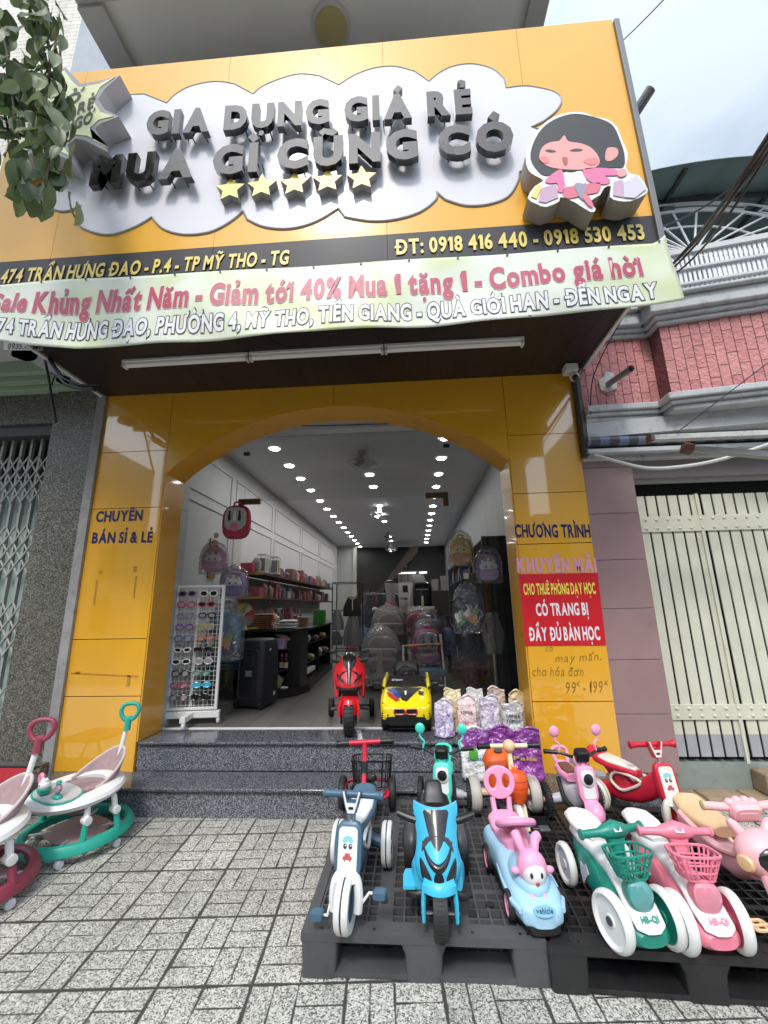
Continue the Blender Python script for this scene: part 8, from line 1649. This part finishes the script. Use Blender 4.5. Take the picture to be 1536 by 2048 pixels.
for x, z, m, l_ in ((.33, .34, PYL, 'yellow topped pouch in the back row behind the violet pouch'), (.53, .34, PPW, 'white pouch in the back row behind the pink pouch'), (.70, .35, PBG, 'peach and green pouch in the back row behind the black pouch'), (.87, .32, PYL, 'beige pouch in the back row touching the yellow pillar')):
    pouch((x, Y1 + .13, .411), .16, z, .06, m, l_, None, lean=3)
pouch((.445, 3.40, .197), .225, .335, .11, PPW, 'large white pouch with purple top and blue lettering on the lower step', ('Dounster',), lean=8, ink=mat('blue_print', (.03, .12, .30), r=.5))
b = M(); b.at((.445, 3.40, .197)); R_ = []
for f in (.66, .8, .9, .985): z = .335*f; dd_ = .11*(1 - f)**.8 + .012; R_.append([(.218/2*(1 - .10*sin(pi*min(1, f*1.1)))*1.04*math.copysign(abs(cos(a))**.8, cos(a)), z*math.tan(radians(8)) + dd_*.56*sin(a)*1.1, z) for a in [2*pi*i/24 for i in range(24)]])
b.rings(R_); pt = [o for o in COL.objects if o.get('label', '').startswith('large white pouch')][0]
build(b, 'purple_top', PPU, pt, world=True)
b = M(); b.at((.445, 3.40, .197)); b.ell((-.02, -.030, .185), .034, .006, .044); build(b, 'printed_leaf', mat('leaf_print', (.10, .40, .06), r=.4), pt, world=True)
pouch((.64, 3.42, .197), .20, .345, .10, PPU, 'purple bubble printed pouch standing behind the carrot tricycle', None, lean=6)
pouch((.80, 3.40, .197), .27, .345, .11, PPU, 'large purple rose pouch with gold lettering on the lower step', ('Palis',), lean=7, ink=mat('gold_print2', (.55, .38, .10), r=.4))
# rubble beside the pillar
for i, (x, y, s, m, l_) in enumerate(((1.14, 3.42, .10, M_CEM, 'flat broken tile piece lying on the step by the pillar'), (1.32, 3.47, .09, M_CEM, 'grey stone lump on the step below the yellow pillar'), (1.24, 3.36, .07, mat('brick_red', (.22, .07, .05), r=.8), 'reddish brick shard on the step edge'))):
    b = M(); b.at((x, y, .20), (8*i, 10, 30*i)); b.loft([(0, -s*.6, .02, s*.5, .012, 0, .6), (0, 0, .025, s, .022, 0, .5), (.01, s*.5, .02, s*.7, .015, 0, .6)], 12); tag(build(b, 'rubble_piece', m, sm=30), l_, 'rubble')
b = M(); b.at((1.22, 3.50, .26), (70, 0, 10)); b.lathe([(.001, -.012), (.075, -.012), (.085, 0), (.075, .012), (.001, .012)], (0, 0, 0), 'Z', 24); tag(build(b, 'grey_lid', mat('old_lid', (.16, .15, .13), r=.7, dirt=.4, var=.2)), 'round grey lid leaning against the yellow pillar behind the pink scooter', 'lid')
# ================================================================ fittings of the right house
op = thing('strip_lamp', 'old dirty white strip lamp hung below the pink brick balcony', 'lamp', (2.3, 2.9, 2.6)); b = M(); b.box(1.77, 3.2, 2.87, 2.93, 2.585, 2.625); build(b, 'casing', mat('dirty_white', (.50, .50, .48), r=.6, var=.2, vs=14, dirt=.8), op, sm=0, world=True, bevel=.004); b = M(); b.box(1.762, 1.79, 2.865, 2.935, 2.58, 2.63); build(b, 'end_cap', mat('rusty_cap', (.14, .10, .08), r=.8), op, world=True, bevel=.003); b = M(); b.tube([(1.95, 2.9, 2.63), (2.9, 2.9, 3.3)], .004, 5); build(b, 'hanger_wire', M_BLACK, op, world=True)
ar = thing('awning_arm', 'grey folding awning arm on a rusty bracket under the strip lamp', 'awning arm', (2.2, 3.0, 2.5)); b = M(); b.bx((2.56, 3.0, 2.49), (.95, .05, .05), (0, 8, 0)); build(b, 'arm', M_GATE, ar, world=True, bevel=.006); b = M(); b.bx((2.09, 3.0, 2.555), (.07, .07, .07), (0, 20, 0)); build(b, 'bracket', mat('rusty', (.16, .08, .05), r=.9, var=.4), ar, world=True, bevel=.01)
aw = thing('rolled_awning', 'rolled blue and white striped awning above the cream gate', 'awning', (2.4, 3.45, 2.8)); b = M(); b.tube([(1.58, 3.46, 2.82), (4.2, 3.46, 2.82)], .045, 14); m_ = planks('awning_stripes', (.20, .22, .27), (.07, .11, .19), .16, gap=.5); build(b, 'roll', m_, aw, world=True); b = M(); b.box(1.575, 4.2, 3.44, 3.5, 2.71, 2.75); build(b, 'front_bar', M_CORN, aw, world=True, bevel=.005)
b = M(); b.tube(smooth_line([(1.58, 3.35, 2.66), (1.75, 3.3, 2.57), (1.95, 3.28, 2.505), (2.2, 3.26, 2.50), (2.5, 3.22, 2.54), (3.0, 3.15, 2.68)], 5), .014, 8); tag(build(b, 'white_cable', mat('white_cable', (.55, .55, .54), r=.5)), 'thick white cable sagging across the top of the cream gate', 'cable')
pp = thing('pipe_stub', 'grey pipe stub sticking out of a patched hole in the pink brick', 'pipe', (1.83, 3.44, 3.37)); b = M(); b.tube([(1.83, 3.46, 3.36), (1.86, 3.12, 3.31)], .027, 14, caps=False); b.tube([(1.86, 3.12, 3.31), (1.83, 3.46, 3.36)], .022, 14, caps=False); build(b, 'pipe', mat('grey_pvc', (.20, .20, .20), r=.5), pp, world=True); b = M(); b.prism([(1.76, 3.30), (1.80, 3.28), (1.90, 3.31), (1.91, 3.40), (1.88, 3.47), (1.82, 3.48), (1.80, 3.43), (1.75, 3.40)], 3.436, 3.452); build(b, 'mortar_patch', mat('white_mortar', (.60, .56, .55), r=.9, var=.3, vs=30, bump=.6), pp, sm=0, world=True)
for l_, pts, r_ in (('thin black wire from the security camera up to the banner corner', [(1.56, 3.4, 3.46), (1.64, 3.2, 3.6), (1.70, 2.6, 3.75)], .005), ('thin black wire dropping from the canopy corner beside the pink brick', [(1.72, 2.5, 3.6), (1.74, 3.0, 3.62), (1.68, 3.38, 3.4), (1.62, 3.4, 3.05)], .005)):
    b = M(); b.tube(smooth_line(pts, 5), r_, 5); tag(build(b, 'wire', M_BLACK), l_, 'wire')
# overhead lines
def line(lab, p, q, r_, sag=.15): 
    p, q = Vector(p), Vector(q); b = M(); b.tube([tuple(p.lerp(q, i/16) - Vector((0, 0, sag*4*(i/16)*(1 - i/16)))) for i in range(17)], r_, 6); tag(build(b, 'overhead_cable', M_BLACK), lab, 'cable', 'overhead cables at the right')
line('thickest black overhead cable rising from the sign corner to the upper right', (1.931,2.600,3.788), (1.375,1.200,3.128), .010, .04)
line('black overhead cable just above the thickest one', (1.904,2.600,3.735), (1.424,1.250,3.160), .007, .05); line('black overhead cable just below the thickest one', (1.958,2.600,3.808), (1.472,1.300,3.189), .006, .03)
line('thin overhead wire below the bundle crossing the green roof', (2.000,2.700,4.244), (1.678,1.500,3.367), .006, .05); line('thin grey wire crossing the sky above the sign corner', (2.332,3.200,7.080), (2.226,2.400,6.187), .006, .01)
line('thin black wire under the bundle ending at the banner corner', (1.886,2.600,3.686), (1.475,1.300,3.204), .006, .09)
# left: dark cables and a grey number plate under the banner
wb = thing('cable_bundle', 'tangled black cables hanging from under the banner down to the granite pier', 'cables', (-3.2, 3.0, 3.4)); b = M()
for pts in ([(-3.120,3.000,3.634),(-3.035,3.000,3.410),(-2.968,3.000,3.124),(-2.912,3.000,3.030)], [*(-3.055,2.900,3.577), *[]] and [], ):
    pass
for pts, r_ in (([(-3.040,2.900,3.596),(-2.952,2.900,3.346),(-2.893,2.900,3.160),(-2.824,2.900,2.956)], .010), ([(-3.022,2.900,3.595),(-2.919,2.900,3.460),(-2.858,2.900,3.363),(-2.757,2.900,3.279),(-2.534,2.900,3.231)], .016), ([(-3.000,2.900,3.574),(-2.875,2.900,3.411),(-2.821,2.900,3.352),(-2.671,2.900,3.284),(-2.496,2.900,3.265)], .012), ([(-2.955,2.900,3.416),(-2.896,2.900,3.380),(-2.847,2.900,3.349)], .008), ([(-2.917,2.900,3.298),(-2.911,2.900,3.366),(-2.873,2.900,3.397)], .006)): b.tube(smooth_line(pts, 5), r_, 6)
build(b, 'cables', M_BLACK, wb, world=True); b = M(); b.loft([(p[0], p[1], p[2], .045, .03) for p in [(-2.848,2.900,3.354),(-2.804,2.900,3.328)]]); build(b, 'junction', M_BLACK, wb, world=True)
npn = thing('number_plate', 'grey plate with the number 0935.118.3 half hidden under the banner at left', 'plate', (-3.084,2.750,3.580)); b = M(); q = c2([(-3.271,2.750,3.675),(-2.912,2.750,3.578),(-2.902,2.750,3.522),(-3.236,2.750,3.543)]); b.prism(q, 2.75, 2.757); build(b, 'plate', mat('grey_plate', (.40, .40, .40), r=.5), npn, sm=0, world=True); q = [(-3.209,2.748,3.549),(-2.907,2.748,3.535)]; flat_text('digits', '0935.118.37', q[0], q[1], .05, F_INK, npn, bold=.03)
b = M(); b.loft([(p[0], p[1], p[2], .07, .05) for p in [(-3.271,2.900,3.629),(-3.163,2.900,3.584)]]); tag(build(b, 'black_box', M_BLACK), 'small black cable box hanging below the grey number plate', 'box')
# ================================================================ overhanging branch at the upper left
tr_ = thing('street_tree', 'leafy street tree branch with large oval leaves hanging in at the upper left', 'tree', (-3.3, .9, 0))
b = M(); b.tube(smooth_line([(-3.3, .9, -.1), (-3.28, .9, 1.5), (-3.35, .95, 3.2), (-3.3, 1.0, 5.0), (-3.1, 1.2, 6.3), (-2.7, 1.45, 6.6), (-2.35, 1.6, 6.2)], 4), [.11]*8 + [.09]*6 + [.06]*6 + [.035]*5, 10); build(b, 'trunk', mat('bark', (.10, .08, .06), r=.9, var=.4, bump=.8, bs=30), tr_, world=True)
rl_ = random.Random(21); b = M(); tw = [smooth_line([(-2.373,1.680,5.589),(-2.238,1.680,5.190),(-2.092,1.680,4.774),(-2.052,1.680,4.401),(-1.966,1.680,4.048),(-1.932,1.680,3.654)], 5), smooth_line([(-2.530,1.600,5.250),(-2.295,1.600,4.739),(-2.205,1.600,4.445),(-2.121,1.600,4.169)], 5), smooth_line([(-2.455,1.750,4.774),(-2.307,1.750,4.524),(-2.226,1.750,4.618),(-2.173,1.750,4.781)], 5), smooth_line([(-2.719,1.750,5.214),(-2.506,1.750,4.695),(-2.353,1.750,4.347),(-2.345,1.750,4.227)], 5)]
for q in tw: b.tube(q, [.012 - .008*i/len(q) for i in range(len(q))], 6)
build(b, 'twigs', mat('twig', (.07, .06, .04), r=.8), tr_, world=True)
def leaf_mat():
    m = D.materials.new('leaf_green'); m.use_nodes = True; t = m.node_tree; t.nodes.clear(); l = t.links.new
    g = N(t, 'ShaderNodeNewGeometry'); r_ = N(t, 'ShaderNodeValToRGB'); e = r_.color_ramp.elements; e[0].color = (.06, .10, .04, 1); e[1].color = (.26, .31, .15, 1); q = e.new(.6); q.color = (.13, .18, .08, 1); l(g.outputs['Random Per Island'], r_.inputs['Fac'])
    p = N(t, 'ShaderNodeBsdfPrincipled'); p.inputs['Roughness'].default_value = .45; l(r_.outputs['Color'], p.inputs['Base Color']); tr = N(t, 'ShaderNodeBsdfTranslucent'); l(r_.outputs['Color'], tr.inputs[0])
    mx_ = N(t, 'ShaderNodeMixShader'); mx_.inputs[0].default_value = .35; o = N(t, 'ShaderNodeOutputMaterial'); l(p.outputs[0], mx_.inputs[1]); l(tr.outputs[0], mx_.inputs[2]); l(mx_.outputs[0], o.inputs[0]); MATS['leaf_green'] = m; return m
b = M()
def leaf(p, ln, wd, rot):
    T_ = Matrix.Translation(p) @ Euler(rot).to_matrix().to_4x4(); rows = []
    for k in range(8):
        f = k/7; hw = wd/2*max(.04, sin(pi*f**.85))**.8; bend = -.35*ln*f*f; row = []
        for j in range(-2, 3): row.append(tuple(T_ @ Vector((hw*j/2, ln*f, bend + .10*wd*abs(j)/2 + .012*wd*(k % 2)*abs(j)))))
        rows.append(row)
    b.sheet(rows)
for q, n in ((tw[0], 165), (tw[1], 46), (tw[2], 36), (tw[3], 36)):
    for i in range(n):
        p = Vector(q[int(rl_.random()*(len(q) - 1))]) + Vector((rl_.gauss(0, .05), rl_.gauss(0, .06), rl_.gauss(0, .05))); leaf(p, .09 + .08*rl_.random(), .055 + .05*rl_.random(), (radians(-75 + 55*(rl_.random() - .3)), radians(50*(rl_.random() - .5)), 2*pi*rl_.random()))
for x, y in ((75, 392), (60, 395), (45, 310), (80, 330), (100, 385)):
    p = (-1.991,1.680,3.694); leaf(Vector(p) + Vector(((x - 70)*.004, 0, -(y - 390)*.004)), .13, .09, (radians(-60), 0, radians(90 + 40*(rl_.random() - .5))))
lo = build(b, 'leaves', leaf_mat(), tr_, sm=60, world=True)
# crown above the frame: keeps the left end of the sign in leaf shade
b = M(); rl_ = random.Random(4)
for i in range(210): p = Vector((-3.3 + rl_.gauss(0, .33), .85 + rl_.gauss(0, .36), 6.55 + rl_.gauss(0, .42))); leaf(p, .2 + .08*rl_.random(), .12, (radians(-60 + 60*(rl_.random() - .5)), radians(60*(rl_.random() - .5)), 2*pi*rl_.random()))
build(b, 'crown', MATS['leaf_green'], tr_, sm=60, world=True)
# ================================================================ across the street (seen only as reflections)
for i, (x0, x1, h, c) in enumerate(((-30, -19.5, 12, (.30, .29, .26)), (-19.3, -15.2, 6, (.50, .46, .40)), (-15, -.2, 12.4, (.26, .25, .22)), (0, 6.9, 13, (.24, .25, .26)), (7.1, 9.9, 6.4, (.45, .42, .36)), (10.1, 22, 12, (.30, .28, .26)))):
    t = thing('opposite_house', 'plastered house %s across the street behind the camera' % ('farthest to the left', 'low and left', 'wide and left of centre', 'tall and just right of centre', 'low and to the right', 'farthest to the right')[i], 'house', ((x0 + x1)/2, -16, 0), 0); b = M(); b.box(x0, x1, -22, -16, -.1, h); build(b, 'wall', mat('opp_wall%d' % i, c, r=.9, var=.1, vs=1), t, sm=0, world=True); b = M(); n = int((x1 - x0)/2.2)
    for k in range(n):
        for fl in range(int(h/3)): x = x0 + (x1 - x0)*(k + .25)/n; b.box(x, x + 1.0, -15.99, -15.9, .4 + 3*fl, 2.3 + 3*fl)
    build(b, 'windows', mat('opp_window', (.03, .04, .05), r=.1), t, sm=0, world=True)

bpy.context.view_layer.update()
